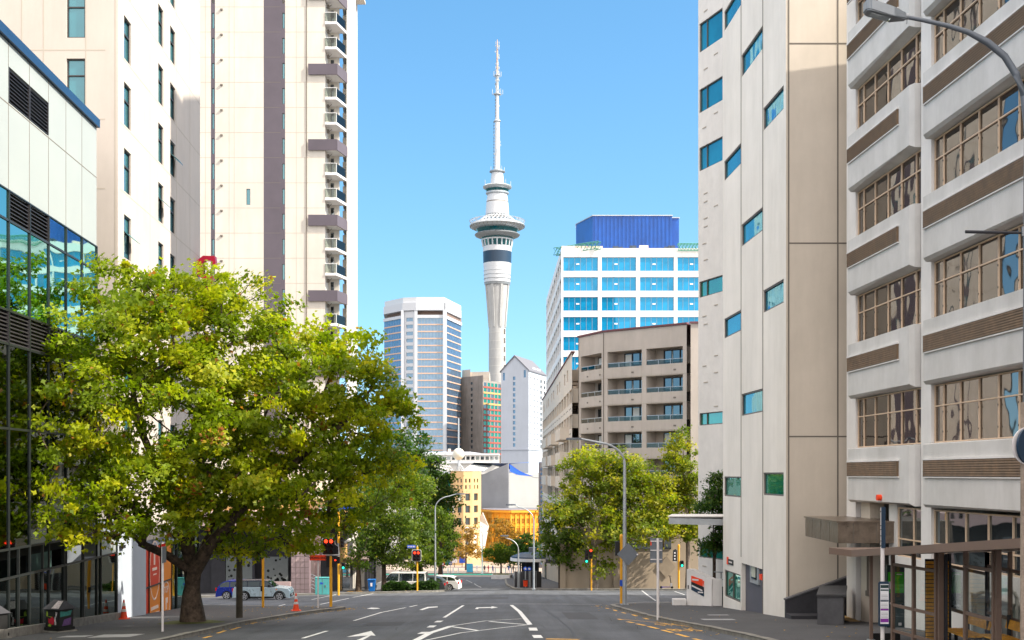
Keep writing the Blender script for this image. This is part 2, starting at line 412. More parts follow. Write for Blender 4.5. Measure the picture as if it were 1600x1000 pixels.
# ================================================================== GROUND
def grid_sheet(xs, ys, fz):
    mb = MB(); nx = len(xs)
    mb.v = [(x, y, fz(x, y)) for y in ys for x in xs]
    mb.f = [(j*nx+i, j*nx+i+1, (j+1)*nx+i+1, (j+1)*nx+i) for j in range(len(ys)-1) for i in range(nx-1)]
    return mb
def rng(a, b, st): return [a+(b-a)*k/max(1, round((b-a)/st)) for k in range(max(1, round((b-a)/st))+1)]
xs = [-4000, -1500, -600, -250, -120, -80] + rng(-45, 0, 5) + [20, 45, 80, 120, 250, 600, 1500, 4000]
ys = [-400, -60, 0, 30, 60, 85, 105, 110, 115, 130, 150, 170, 200, 235, 270, 300, 330, 380, 430, 600, 1200, 3000, 6000]
struct('ground', grid_sheet(xs, ys, lambda x, y: G(x, y)-KH-.35), MATS['soil_ground'])
struct('road', grid_sheet([-120, -80]+rng(-45, 0, 3)+[15, 40, 80], rng(-30, 60, 10)+rng(65, 170, 5)+rng(180, 262, 10), lambda x, y: G(x, y)-KH), MATS['asphalt'])
def area(name, poly, dz, m, th=0):
    bm = bmesh.new(); f = bm.faces.new([bm.verts.new((x, y, 0)) for x, y in poly])
    ys_ = [p[1] for p in poly]; xs_ = [p[0] for p in poly]
    bmesh.ops.triangulate(bm, faces=bm.faces[:])
    for y in [v for v in rng(-60, 430, 3) if min(ys_) < v < max(ys_)]+[105, 110, 115]:
        bmesh.ops.bisect_plane(bm, geom=bm.verts[:]+bm.edges[:]+bm.faces[:], plane_co=(0, y, 0), plane_no=(0, 1, 0))
    for x in (-45, -30, -15, 0):
        bmesh.ops.bisect_plane(bm, geom=bm.verts[:]+bm.edges[:]+bm.faces[:], plane_co=(x, 0, 0), plane_no=(1, 0, 0))
    for v in bm.verts: v.co.z = G(v.co.x, v.co.y)+dz
    me = bpy.data.meshes.new(name); bm.to_mesh(me); bm.free()
    o = bpy.data.objects.new(name, me); C.objects.link(o); me.materials.append(MATS[m]); o['kind'] = 'structure'; return o
def dense(line, st=1.5):
    out = []
    for a, b in zip(line, line[1:]):
        a = Vector(a); b = Vector(b); n = max(1, round((b-a).length/st))
        out += [tuple(a+(b-a)*k/n) for k in range(n)]
    return out+[tuple(line[-1])]
def smooth_line(line, it=2):
    for _ in range(it):
        o = [line[0]]
        for a, b in zip(line, line[1:]):
            o += [(a[0]*.75+b[0]*.25, a[1]*.75+b[1]*.25), (a[0]*.25+b[0]*.75, a[1]*.25+b[1]*.75)]
        line = o+[line[-1]]
    return line
def kerb(line, side, wd=.28, gap=None):   # side +1: pavement on the left of travel
    mb = MB(); L_ = dense(line, 1.0); P = [Vector(p) for p in L_]
    prev = None; rr = random.Random(3)
    for i, p in enumerate(P):
        d = (P[min(i+1, len(P)-1)]-P[max(0, i-1)]).normalized(); nn = Vector((-d.y, d.x))*side
        z = G(p.x, p.y)
        j = rr.uniform(-.012, .012)
        ring = [(p.x, p.y, z-KH-.1), (p.x+nn.x*.02, p.y+nn.y*.02, z+.006+j), (p.x+nn.x*wd, p.y+nn.y*wd, z+.012+j), (p.x+nn.x*wd, p.y+nn.y*wd, z-.1)]
        if prev is not None:
            o = len(mb.v); mb.v += prev+ring
            for k in range(3): mb.f.append((o+k, o+k+1, o+4+k+1, o+4+k))
        prev = ring
    return struct('kerb', mb, MATS['kerbstone'])
KL = smooth_line([(-11.5, -30), (-11.5, 50), (-11.3, 54), (-10.5, 62.3), (-9.3, 66.5), (-9.2, 68.2), (-10.2, 69.6), (-14.5, 72.2), (-19, 77.5), (-26, 81), (-60, 87)])
area('pavement', KL+[(-60, -30)], 0, 'asphalt_path'); kerb(KL, 1)
KR = smooth_line([(8.3, -30), (7.8, 20), (7.6, 34), (7.5, 38.5), (7.1, 42.3), (6.6, 46.5), (6.15, 49.5), (5.85, 53), (5.6, 59), (5.25, 64.8), (5.4, 67.2), (6.8, 68.8), (10, 70.2), (15, 71), (60, 75)])
area('pavement', KR[::-1]+[(60, -30)][::-1], 0, 'asphalt_path'); kerb(KR, -1)
KF = smooth_line([(60, 101), (18, 104.5), (8, 105.6), (4, 106), (1.2, 106.6), (.4, 109), (.1, 116), (-.9, 150), (-1.2, 200), (-2, 258)])
area('pavement', KF+[(60, 258)], 0, 'asphalt_path'); kerb(KF, -1)
KB = smooth_line([(-60, 99), (-26, 101.6), (-14, 102.8), (-8, 103.6), (-6.2, 104.8), (-5.9, 110), (-6.3, 118), (-7.2, 150), (-8.2, 180), (-9.5, 215), (-30, 235)])
area('pavement', KB[::-1]+[(-60, 99)], 0, 'asphalt_path'); kerb(KB, 1)
area('plaza', [(-60, 262), (60, 262), (60, 300), (60, 420), (-60, 420)], -.02, 'plaza_stone')
area('crossing_pavement', [(-26, 226), (14, 222), (14, 234), (-22, 238)], -KH+.02, 'plaza_stone')
area('bus_lane', [(-30, 246), (8, 244), (8, 259), (-30, 262)], -KH+.012, 'paint_green')

# ---------------- painted markings
def strip(pts, wd, m='paint_white', dz=.006, world=False):
    P = pts if world else [gp(*p) for p in pts]
    P = [Vector(p) for p in dense(P, 2.5)]; mb = MB()
    for i, p in enumerate(P):
        d = (P[min(i+1, len(P)-1)]-P[max(0, i-1)]).normalized(); n = Vector((-d.y, d.x))*wd/2
        for s_ in (-1, 1):
            q = p+n*s_; mb.v.append((q.x, q.y, G(q.x, q.y)-KH+dz))
        if i: k = 2*i; mb.f.append((k-2, k-1, k+1, k))
    return mb
def flatpoly(pts, dz=.006):
    mb = MB(); P = [gp(*p) for p in pts]; mb.add([(x, y, G(x, y)-KH+dz) for x, y in P], [tuple(range(len(P)))]); return mb
mk = MB()
def merge(a, b): a.add(b.v, b.f)
for pts, wd in [([(553, 970), (596, 957), (634, 949.5)], .13), ([(640, 948.4), (652, 945.6)], .13), ([(473, 997.5), (511, 986)], .15), ([(694, 965), (724, 946)], .15),
                ([(658, 990.5), (665, 987.5)], .28), ([(672, 980.5), (677, 977.5)], .28), ([(683, 972.5), (688, 970)], .28),
                ([(832, 981), (834, 985.5)], .3), ([(838, 992.5), (841.5, 997)], .3), ([(846, 1004), (850, 1010)], .3),
                ([(640, 1006), (672, 989), (705, 978.5)], .26), ([(702, 978.6), (760, 970), (815, 967)], .11), ([(640, 1006), (720, 989), (828, 976)], .11),
                ([(799, 945.5), (812, 956), (828, 976)], .2), ([(703, 979), (725, 982), (747, 985.5)], .18), ([(765, 971), (790, 973.5), (822, 976)], .18),
                ([(424, 950), (446, 944.2)], .1), ([(487, 937), (537, 927.5)], .1), ([(500, 944.5), (545, 935)], .12), ([(551, 933.5), (600, 926)], .12)]:
    merge(mk, strip(pts, wd))
for poly in ([(556, 1001), (575, 993.2), (541, 995.5), (580, 986), (587, 993.6), (580, 993), (566, 1001)],
             [(655, 953), (668, 948.5), (684, 947.6), (684, 949), (671, 950), (660, 953.3)],
             [(742, 951.5), (745, 949.2), (768, 948.6), (768, 947.4), (778, 949.2), (767, 951), (768, 949.9), (748, 950.4), (747, 951.8)],
             [(573, 951.2), (580, 949.6), (590, 950), (594, 951), (583, 951.8)]):
    merge(mk, flatpoly(poly))
struct('lane_markings', mk, MATS['paint_white'])
fm_ = MB()
for pts, wd in [([(655, 944.2), (800, 943.6), (940, 944.4)], .22), ([(330, 941), (400, 939.2), (470, 938.6)], .1), ([(1003, 923), (1012, 930), (1025, 939)], .12), ([(1054, 924), (1070, 929.5)], .12),
                ([(976, 942.5), (1010, 940.6), (1045, 940.2)], .12), ([(699, 917), (707, 911.5)], .14), ([(741, 912), (752, 918)], .14), ([(728, 906), (738, 911)], .12), ([(712, 901.5), (726, 905.5)], .1),
                ([(330, 945), (380, 944)], .1)]:
    merge(fm_, strip(pts, wd, dz=.007))
struct('faded_markings', fm_, MATS['paint_faded'])
ym = MB()
for pts, wd in [([(931, 946.8), (935, 947.3)], .14), ([(947, 950.2), (951, 951.2)], .14), ([(959, 953), (963.5, 954.8)], .14), ([(972, 957), (977, 958.3)], .14), ([(988, 960.4), (995, 962.7)], .14), ([(1007, 966), (1013, 967.6)], .14),
                ([(966, 967.3), (972, 968.5)], .16), ([(973, 968), (1030, 973), (1090, 981)], .07), ([(980, 971.5), (990, 973.2)], .16), ([(995, 974.8), (1008, 977.5)], .16),
                ([(1013, 978.8), (1028, 982.5)], .16), ([(1035, 984.5), (1050, 988.6)], .16), ([(1057, 990.5), (1075, 995.5)], .16), ([(1084, 998), (1104, 1003)], .16),
                ([(318, 997), (330, 994)], .14), ([(340, 989.5), (352, 985.5)], .14), ([(362, 984), (375, 980)], .14), ([(392, 975), (401, 972.5)], .1)]:
    merge(ym, strip(pts, wd))
struct('yellow_dashes', ym, MATS['paint_yellow'])
ot = strip([(853, 998.6), (905, 999.5)], .3, dz=.008); struct('orange_strip', ot, MATS['paint_yellow'])
# BUS STOP lettering on the road at the right kerb
bx, by = gp(1075, 981)
Ud = Vector((-.13, .99)); Vd = Vector((.99, .13))
def onroad(ox, oy):
    def f(x, y):
        p = Vector((ox, oy))+Vd*x*.62+Ud*y*2.1; return (p.x, p.y, G(p.x, p.y)-KH+.007)
    return f
tb = text_mb('BUS', 1.05, None, 0, 0, flat=onroad(bx-.35, by-1.6)); merge(tb, text_mb('STOP', .95, None, 0, 0, flat=onroad(bx-.2, by+2.2)))
struct('bus_stop_lettering', tb, MATS['paint_yellow'])
tt = MB()
for (a, b, y_) in ((540, 551, 924.3), (554, 565, 924), (631, 651, 923)):
    p, q = gp(a, y_, 0), gp(b, y_, 0); tt.add([(x, y, G(x, y)+.006) for x, y in (p, q, (q[0]+.1, q[1]+1.1), (p[0]+.1, p[1]+1.1))], [(0, 1, 2, 3)])
p, q = gp(1000, 919, 0), gp(1130, 919, 0); tt.add([(x, y, G(x, y)+.006) for x, y in (p, q, (q[0], q[1]+.7), (p[0], p[1]+.7))], [(0, 1, 2, 3)])  # far right kerb strip, its sunlight put into the yellow colour
struct('tactile_and_sunlit_kerb', tt, MATS['paint_yellow'])
# pale patches and covers in the pavements
pm = MB()
for px, py, wx, wy in ((118, 994.5, 1.0, .5), (182, 993.5, 1.5, .9), (1122, 961, .9, .3), (1122, 968, 1.3, .5)):
    x, y = gp(px, py, 0); pm.add([(a, b, G(a, b)+.005) for a, b in ((x-wx/2, y-wy), (x+wx/2, y-wy), (x+wx/2, y+wy), (x-wx/2, y+wy))], [(0, 1, 2, 3)])
struct('service_covers', pm, mat('cover', (.30, .30, .31), .6, var=.3, scale=3))
# darker repair patches and tar lines in the carriageway
rp = MB()
for px, py, wx, wy in ((905, 962, 1.3, 7), (600, 975, 1.6, 3), (760, 935, 3, 5), (480, 940, 3, 2)):
    x, y = gp(px, py); st = rng(y-wy/2, y+wy/2, 3)
    for a, b in zip(st, st[1:]): rp.add([(p, q, G(p, q)-KH+.003) for p, q in ((x-wx/2, a), (x+wx/2, a), (x+wx/2, b), (x-wx/2, b))], [(0, 1, 2, 3)])
for px, py, r_ in ((735, 958, .36), (865, 938, .36), (560, 978, .33), (1000, 948, .3)):
    x, y = gp(px, py); cvr = MB(); cvr.add([(x+r_*math.cos(t), y+r_*math.sin(t), G(x+r_*math.cos(t), y+r_*math.sin(t))-KH+.009) for t in [6.283*i/20 for i in range(20)]], [tuple(range(20))])
    struct('manhole_cover', cvr, mat('iron_cover', (.045, .042, .04), .55, metal=.4, var=.3, scale=12))
ck = MB(); rr = random.Random(21)
for px, py in ((820, 990), (700, 960), (950, 975), (620, 985), (1010, 985)):
    x, y = gp(px, py); pts = [(x, y)]
    for k in range(7): pts.append((pts[-1][0]+rr.gauss(0, .22), pts[-1][1]+rr.uniform(.4, 1.1)))
    b_ = strip(pts, .02, dz=.0045, world=True); merge(ck, b_)
struct('road_crack', ck, mat('crack', (.02, .02, .022), .9))
struct('asphalt_patch', rp, mat('asphalt_patch', (.055, .057, .064), .85, var=.15, scale=2))
tr = MB()
for pts in ([(900, 1002), (893, 985), (870, 965), (845, 950)], [(560, 935), (700, 931), (840, 935)], [(1000, 936), (900, 930), (830, 921)]): merge(tr, strip(pts, .05, dz=.005))
struct('tar_lines', tr, mat('tar', (.03, .03, .033), .6))

# ================================================================== WINDOW HELPER
def win(root, F, u0, u1, z0, z1, dep=.15, fm='frame_dark', gm='glass_window', bars=(), zb=(), fw=.07, name='window', flat=False, ft=.06):
    mb = MB()
    mb.ob(F, u0, u1, -dep, -dep+ft, z0, z0+fw); mb.ob(F, u0, u1, -dep, -dep+ft, z1-fw, z1)
    mb.ob(F, u0, u0+fw, -dep, -dep+ft, z0+fw, z1-fw); mb.ob(F, u1-fw, u1, -dep, -dep+ft, z0+fw, z1-fw)
    for b in bars: mb.ob(F, b-fw/2, b+fw/2, -dep, -dep+ft, z0+fw, z1-fw)
    cuts = [u0+fw]+[x for b in sorted(bars) for x in (b-fw/2, b+fw/2)]+[u1-fw]
    for z in zb:
        for k in range(0, len(cuts), 2): mb.ob(F, cuts[k], cuts[k+1], -dep, -dep+ft, z-fw/2, z+fw/2)
    f = mb.build(name, fm, root)
    g = MB().ob(F, u0+.01, u1-.01, -dep-.03, -dep-.005 if not flat else -dep+.01, z0+.01, z1-.01).build('pane', gm, f)
    return f

# ================================================================== A: LEFT GLASS OFFICE
def line_frame(x0, slope, side):        # plane x = x0 + slope*u, u = distance along the street; side +1 faces +x
    return Fr((x0, 0), (slope, 1), (side*.99875, -side*slope))
FL = line_frame(-15.75, -.05, 1)
A = thing('glass_office_building', 'dark glass office with pale panel top storeys and navy roof edge, behind the graffitied bin', 'building', (FL.p(54, 0, 0).x, 54, -6.4))
uu = [54-2.15*k for k in range(0, 22)][::-1]; uA0 = uu[0]
cl = MB().wall(FL, uA0, 54, 10.1, 15.35, [(uu[-6], uu[-4], 13.2, 14.5)] + [(uu[-6-2*k-7], uu[-4-2*k-7], 13.2, 14.5) for k in range(0, 3)], .2)
cl.add([FL.p(54, 0, 10.1), FL.p(54, -12, 10.1), FL.p(54, -12, 15.35), FL.p(54, 0, 15.35)], [(0, 1, 2, 3)]); cl.ob(FL, uA0, 54, -12, -.21, 15.0, 15.34)
cl.build('cladding', 'clad_panel', A)
j = MB()
for u in uu[1:-1]:
    if u in uu[-6:-3]: j.ob(FL, u-.02, u+.02, .0, .006, 10.1, 13.2); j.ob(FL, u-.02, u+.02, .0, .006, 14.5, 15.35)
    else: j.ob(FL, u-.02, u+.02, .0, .006, 10.1, 15.35)
j.ob(FL, uA0, 54, 0, .005, 13.12, 13.16); j.build('panel_joint', 'joint_dark', A)
MB().ob(FL, uA0, 54.05, -.5, .14, 15.36, 15.72).build('roof_coping', 'coping_blue', A)
def louvre(F, u0, u1, z0, z1, root, m='louvre_dark', pitch=.14, dep=.12, pr=0.0):
    lb = MB(); z = z0+.02
    lb.ob(F, u0, u1, -dep-.03, -dep, z0, z1)
    while z < z1-.03:
        P = F.p; lb.add([P(u0, -dep, z+.09), P(u1, -dep, z+.09), P(u1, pr, z), P(u0, pr, z), P(u0, -dep, z+.11), P(u1, -dep, z+.11), P(u1, pr, z+.03), P(u0, pr, z+.03)],
                        [(0, 1, 2, 3), (7, 6, 5, 4), (0, 4, 5, 1), (1, 5, 6, 2), (2, 6, 7, 3), (3, 7, 4, 0)]); z += pitch
    lb.ob(F, u0, u0+.05, -dep, .02, z0, z1); lb.ob(F, u1-.05, u1, -dep, .02, z0, z1)
    return lb.build('louvre', m, root)
for a in range(-6, -4): louvre(FL, uu[a]+.02, uu[a+1]-.02, 13.22, 14.48, A)
for a in range(-6, -4): louvre(FL, uu[a]+.02, uu[a+1]-.02, 9.02, 10.08, A)
for a in range(-9, -1): louvre(FL, uu[a]+.02, uu[a+1]-.02, 4.62, 5.78, A)
ml = MB()
for k, u in enumerate(uu): ml.ob(FL, u-.03, u+.03, -.02, .05, -7.5 if k % 2 else -7.5, 10.08)
lv = (9.0, 5.8, 4.6, 1.6, -2.7)
for z in lv: ml.ob(FL, uA0, 54, -.02, .035, z-.04, z+.04)
ml.ob(FL, uA0, 54, -.02, .04, 10.05, 10.1)
ml.build('curtain_wall_mullion', 'mullion_dark', A)
rr = random.Random(5)
zz = [(9.04, 10.05), (5.84, 8.96), (1.64, 4.56), (-2.66, 1.56)]
for i in range(len(uu)-1):
    if uu[i+1] < 34: continue
    for k, (a, b) in enumerate(zz):
        if k == 0 and i in (len(uu)-6, len(uu)-5): continue
        MB().ob(FL, uu[i]+.03, uu[i+1]-.03, -.015, -.005, a, b).build('glass_pane', 'glass_cyan' if k < 2 else 'glass_dark', A)
for k, (a, b) in enumerate(zz[1:2]):
    for i in range(len(uu)-11, len(uu)-1):
        z1_ = b-.1; dz_ = rr.uniform(.8, 2.6)
        MB().ob(FL, uu[i]+.15, uu[i+1]-rr.uniform(.15, .5), -.30, -.28, z1_-dz_, z1_).build('roller_blind', 'blind_white', A)
MB().ob(FL, uA0, 54, -3.2, -3.0, -8, 10).build('inner_wall', 'office_back', A)
fl_ = MB()
for z in (9.0, 4.7, .9, -2.9): fl_.ob(FL, uA0, 54, -3.0, -.35, z-.2, z+.15)
for u in uu[::2]: fl_.ob(FL, u-.2, u+.2, -1.2, -.8, -8, 10)
fl_.build('floor_slab', 'dark_room', A)
pc = MB()
for k in range(8):
    u = 38+k*1.9+rr.uniform(-.3, .3); pc.ob(FL, u, u+rr.uniform(.2, .6), -.8, -.76, 1.8 if k % 2 else -2.5, 4.4 if k % 3 else 1.2)
pc.build('pale_curtain', mat('curtain_green', (.25, .33, .28), .9), A)
# street level shopfront up to the pier
sf = MB()
for u in [57.2-2.6*k for k in range(10)]: sf.ob(FL, u-.04, u+.04, -.03, .06, -8.5, -2.74)
sf.ob(FL, 31, 57.2, -.03, .05, -3.76, -3.68); sf.ob(FL, 54.05, 57.2, -.03, .05, -2.8, -2.7)
sf.build('shopfront_mullion', 'mullion_dark', A)
for k in range(9):
    u = 57.2-2.6*k; MB().ob(FL, u-2.56, u-.04, -.02, -.008, -8.5, -3.78).build('shopfront_glass', 'glass_dark', A)
MB().ob(FL, 54.05, 57.2, -.6, -.02, -3.68, -2.8).build('fascia_panel', 'clad_panel', A)
MB().ob(FL, 31, 57.2, -3.2, -3.0, -9, -2.9).build('shop_back_wall', 'office_back', A)
pl = MB(); st = rng(25, 57.2, 1.4)
for a, b in zip(st, st[1:]):
    za, zb_ = G(FL.p(a, 0, 0).x, a), G(FL.p(b, 0, 0).x, b)
    P = FL.p; v = [P(a, .03, za-.5), P(b, .03, zb_-.5), P(b, .22, zb_-.5), P(a, .22, za-.5), P(a, .03, za+.32), P(b, .03, zb_+.32), P(b, .22, zb_+.32), P(a, .22, za+.32)]
    pl.add(v, [(4, 5, 6, 7), (2, 3, 7, 6), (0, 3, 7, 4), (1, 2, 6, 5)])
pl.build('stone_plinth', 'kerbstone', A)

# ================================================================== B: CREAM APARTMENT BLOCK + podium
FB = line_frame(-15.9, -.05, 1)
B = thing('cream_apartment_building', 'sunlit cream apartment block with narrow tall windows, rising behind the pale panel glass office', 'building', (FB.p(58, 0, 0).x, 58, -6.7))
holes = []; zk = [13.75+3.23*k for k in range(-4, 6)]
for z in zk:
    holes += [(59.1, 60.4, z, z+2.1), (66.0, 67.2, z, z+2.1), (68.8, 70.1, z, z+1.95)]
FBf, LBf = seg((FB.p(58, 0, 0).x-14, 58), (FB.p(58, 0, 0).x, 58))
fh = []
uw0 = PX(104, 58)-FBf.O.x; uw1 = PX(133, 58)-FBf.O.x
for k in range(-6, 4): fh.append((uw0, uw1, 19.0+3.27*k-1.5, 19.0+3.27*k+.5+.3))
fh = [(a, b, z0+.02, z1) for a, b, z0, z1 in fh]
mb = MB().wall(FB, 58, 77, -3.5, 32, holes, .18).wall(FBf, 0, LBf, -3.5, 32, fh, .18)
mb.add([FB.p(77, 0, -3.5), FB.p(77, -14, -3.5), FB.p(77, -14, 32), FB.p(77, 0, 32)], [(0, 1, 2, 3)])
mb.add([FB.p(58, 0, 32), FB.p(58, -14, 32), FB.p(77, -14, 32), FB.p(77, 0, 32)], [(0, 1, 2, 3)])
mb.build('wall', 'cream_wall', B)
j = MB()
for u in (64.2, 70.4, 74): j.ob(FB, u-.025, u+.025, -.01, .006, -3.5, 32)
for k in range(-4, 6):
    z = 16.9+3.23*k
    for a, b in ((58.4, 64.17), (64.23, 70.37), (70.43, 73.97), (74.03, 77)): j.ob(FB, a, b, -.01, .005, z-.02, z+.02)
    z = 20.2+3.3*(k-1); j.ob(FBf, 0, LBf-.6, -.01, .005, z-.03, z+.03)
for px in (34, 68, 134, 183-3): u = PX(px, 58)-FBf.O.x; j.ob(FBf, u-.025, u+.025, -.01, .006, -3.5, 32)
j.build('panel_joint', 'joint_mid', B)
for i, (a, b, c, d) in enumerate(holes):
    z = c+(d-c)*.62; win(B, FB, a, b, c, d, .14, 'frame_dark', 'glass_window', zb=(z,), fw=.07)
    if i % 4 == 1:
        P = FB.p; MB().plate([P(a+.08, -.06, z), P(b-.08, -.06, z), P(b-.08, .45, z-.45), P(a+.08, .45, z-.45)][:4], (0, 0, .04)).build('open_sash', 'glass_window', B)
for (a, b, c, d) in fh: win(B, FBf, a, b, c, d, .14, 'frame_dark', 'glass_window', zb=(c+(d-c)*.65,), fw=.06)
# podium pier and shopfront at street level
Pd = thing('white_podium_wall', 'smooth bluish white rendered wall right of the orange cone, beside the orange shopfront', 'wall', (FL.p(60, 0, 0).x, 60, -7))
MB().ob(FL, 57.24, 62.6, -4, .04, -9.5, -2.2).ob(FL, 62.6, 76.9, -4, -.3, -3.9, -2.2).build('rendered_wall', 'white_render', Pd)
MB().ob(FL, 57.5, 58.1, .04, .2, -3.55, -3.4).build('wall_lamp', 'black_plastic', Pd)
S = thing('orange_shopfront', 'orange and red window graphics with oval emblem between white wall and maple trunk', 'shopfront', (FL.p(66, 0, 0).x, 66, -7.5))
us = [62.65, 64.1, 66.7, 69.3]
for i, (a, b) in enumerate(zip(us, us[1:])):
    MB().ob(FL, a+.03, b-.03, -.25, -.2, -8.9, -6.02).build('lower_panel', 'red_panel' if i == 0 else 'orange_panel', S)
    MB().ob(FL, a+.03, b-.03, -.25, -.2, -5.95, -3.92).build('upper_panel', 'red_panel' if i < 2 else 'orange_panel', S)
fr = MB()
for u in us: fr.ob(FL, u-.03, u+.03, -.25, -.14, -9, -3.9)
for u in (70.6, 73.5, 76.8): fr.ob(FL, u-.04, u+.04, -.25, -.14, -9.2, -3.9)
fr.ob(FL, 62.6, 69.3, -.25, -.15, -6.02, -5.95); fr.build('frame', 'mullion_dark', S)
MB().ob(FL, 69.33, 76.8, -.25, -.22, -9.2, -3.9).build('clear_glass', 'glass_dark', S)
MB().ob(FL, 62.6, 76.9, -4, -3.9, -9.3, -3.9).build('back_wall', 'office_back', S)
def ring(F, uc, zc, ru, rz, wd, n0, n1, k0=0, k1=32, n=32):
    mb = MB()
    for k in range(k0, k1):
        a, b = 2*math.pi*k/n, 2*math.pi*(k+1)/n
        pts = [(ru*math.cos(t)*s_, rz*math.sin(t)*s_) for t, s_ in ((a, 1), (b, 1), (b, 1-wd), (a, 1-wd))]
        mb.add([F.p(uc+x, nn, zc+y) for nn in (n0, n1) for x, y in pts], [(4, 5, 6, 7), (0, 1, 5, 4), (2, 3, 7, 6)])
    return mb
em = ring(FL, 68.0, -7.15, .95, 1.15, .07, -.2, -.188); merge(em, text_mb('TOP', .52, FL, 68.0, -6.5, n=-.19, sx=1.0, bold=.01))
em.ob(FL, 67.9, 68.15, -.2, -.188, -7.6, -6.95).ob(FL, 68.15, 68.4, -.2, -.188, -7.25, -6.95).ob(FL, 67.6, 68.5, -.2, -.188, -7.84, -7.78).ob(FL, 67.7, 68.4, -.2, -.188, -8.0, -7.93)
merge(em, ring(FL, 65.4, -5.2, 1.1, 1.6, .06, -.198, -.186))
for k, (a, b) in enumerate(((64.6, 66.2), (64.5, 66.3), (64.8, 66.1))): em.ob(FL, a, b, -.2, -.188, -7.3-.35*k, -7.12-.35*k)
em.ob(FL, 64.9, 65.9, -.2, -.188, -5.2, -5.05).ob(FL, 65.1, 65.8, -.2, -.188, -5.45, -5.38).ob(FL, 65.2, 65.5, -.2, -.188, -4.9, -4.3)
em.build('emblem_lettering', 'pale_mark', S)
# vertical red sign
rs = thing('red_letter_sign', 'crimson vertical projecting letters on the far corner of the sunlit cream block above the maple', 'sign', (FB.p(76.5, .5, 0).x, 76.5, 8))
def letter_C(cx, cz, r, y):
    mb = MB(); n = 16; pts = []
    out = [(-r*.2, r*1.3), (r*1.1, r*1.25), (r*1.2, r*.35), (r*.75, r*.3), (r*.7, r*.75), (0, r*.8), (-r*.35, r*.35), (-r*.35, -r*.55), (r*.1, -r*.95), (r*.85, -r*.9), (r*.85, -r*1.45), (-r*.1, -r*1.45), (-r*.95, -r*.8), (-r*.95, r*.7)]
    return mb.plate([(cx+a, y, cz+b) for a, b in out], (.0, .5, 0))
c0 = FB.p(76.3, .42, 0)
letter_C(c0.x+.1, 12.9, .56, 76.0).build('letter', 'red_letters', rs)
LMBs = MB().plate([(c0.x-.35, 76, z) for z in ()] or [(c0.x-.4, 76, 11.6), (c0.x+.2, 76, 11.8), (c0.x+.35, 76, 11.3), (c0.x+.1, 76, 10.85), (c0.x-.4, 76, 10.95)], (0, .5, 0)); LMBs.build('letter', 'red_letters', rs)
MB().box(c0.x+.05, c0.x+.35, 76, 76.5, 10.25, 10.6).box(c0.x-.4, c0.x-.05, 76, 76.5, 9.5, 10.25).build('letter', 'red_letters', rs)
MB().box(c0.x-.3, c0.x+.1, 76, 76.5, 7.2, 8.4).build('letter', 'red_letters', rs)
MB().box(c0.x-.1, c0.x-.02, 76.5, 76.6, 7, 13.4).box(c0.x-.5, c0.x-.1, 76.5, 76.6, 12.6, 12.7).box(c0.x-.5, c0.x-.1, 76.5, 76.6, 8.6, 8.7).build('mounting_rail', 'mullion_dark', rs)

# ================================================================== T3: CREAM AND PURPLE-GREY TOWER
T = thing('striped_apartment_tower', 'tall cream apartment tower with purple-grey vertical stripes and corner balconies, left of the blue sky', 'building', (-24, 135, -12))
XL = PX(250, 135); XR = PX(516, 135); xe = PX(529, 135)
FT, LT = seg((XL, 135), (XR, 135))
U = lambda px, z=135: PX(px, z)-XL
fh = 2.79
zt = [HZ(16.5, 135)-fh*k-2.79*0 for k in range(0, 19)]       # tops of the slot windows
TOP = 62; LOW = -4
slots = []
for z in [HZ(20, 135)+fh]+[HZ(20, 135)-fh*k for k in range(0, 13)]: slots += [(U(331), U(335), z-1.75, z), (U(441), U(445), z-1.75, z)]
slots.append((U(385), U(391), HZ(320, 135), HZ(295, 135)))
bal = [HZ(34, 135)+fh*2-fh*k for k in range(0, 17)]          # balcony floor levels
def strip_wall(a, b, m, nm):
    hs = [h for h in slots if a <= h[0] < b]
    MB().wall(FT, a, b, LOW, TOP, hs, .15).build(nm, m, T)
strip_wall(0, U(329.5), 'tower_cream', 'wall_strip'); strip_wall(U(329.5), U(336), 'tower_grey', 'grey_stripe')
strip_wall(U(336), U(412), 'tower_cream', 'wall_strip'); strip_wall(U(412), U(445.5), 'tower_grey', 'grey_stripe'); strip_wall(U(445.5), U(508), 'tower_cream', 'wall_strip')
for (a, b, c, d) in slots[2:]: win(T, FT, a, b, c, d, .1, 'frame_dark', 'glass_window', fw=.04)
j = MB()
for k in range(-2, 14):
    z = HZ(50, 135)-fh*k
    for a, b in ((0, 329.5), (336.2, 412), (445.7, 508)): j.ob(FT, U(a) if a else 0, U(b), -.01, .006, z-.025, z+.025)
for px in (321, 358, 366, 463, 478): j.ob(FT, U(px)-.02, U(px)+.02, -.01, .008, LOW, TOP)
j.build('panel_joint', 'joint_mid', T)
MB().ob(FT, U(479)-.04, U(479)+.04, 0, .08, LOW, TOP).build('drain_pipe', 'joint_dark', T)
gj = MB()
for k in range(-2, 14): gj.ob(FT, U(412), U(439), -.01, .005, HZ(50, 135)-fh*k-.02, HZ(50, 135)-fh*k+.02)
gj.build('stripe_joint', 'joint_dark', T)
vt = MB()
for k in range(0, 12): vt.ob(FT, U(346)-.12, U(346)+.15, 0, .15, HZ(15, 135)-fh*k-.1, HZ(15, 135)-fh*k+.08)
vt.build('vent_hood', 'joint_dark', T)
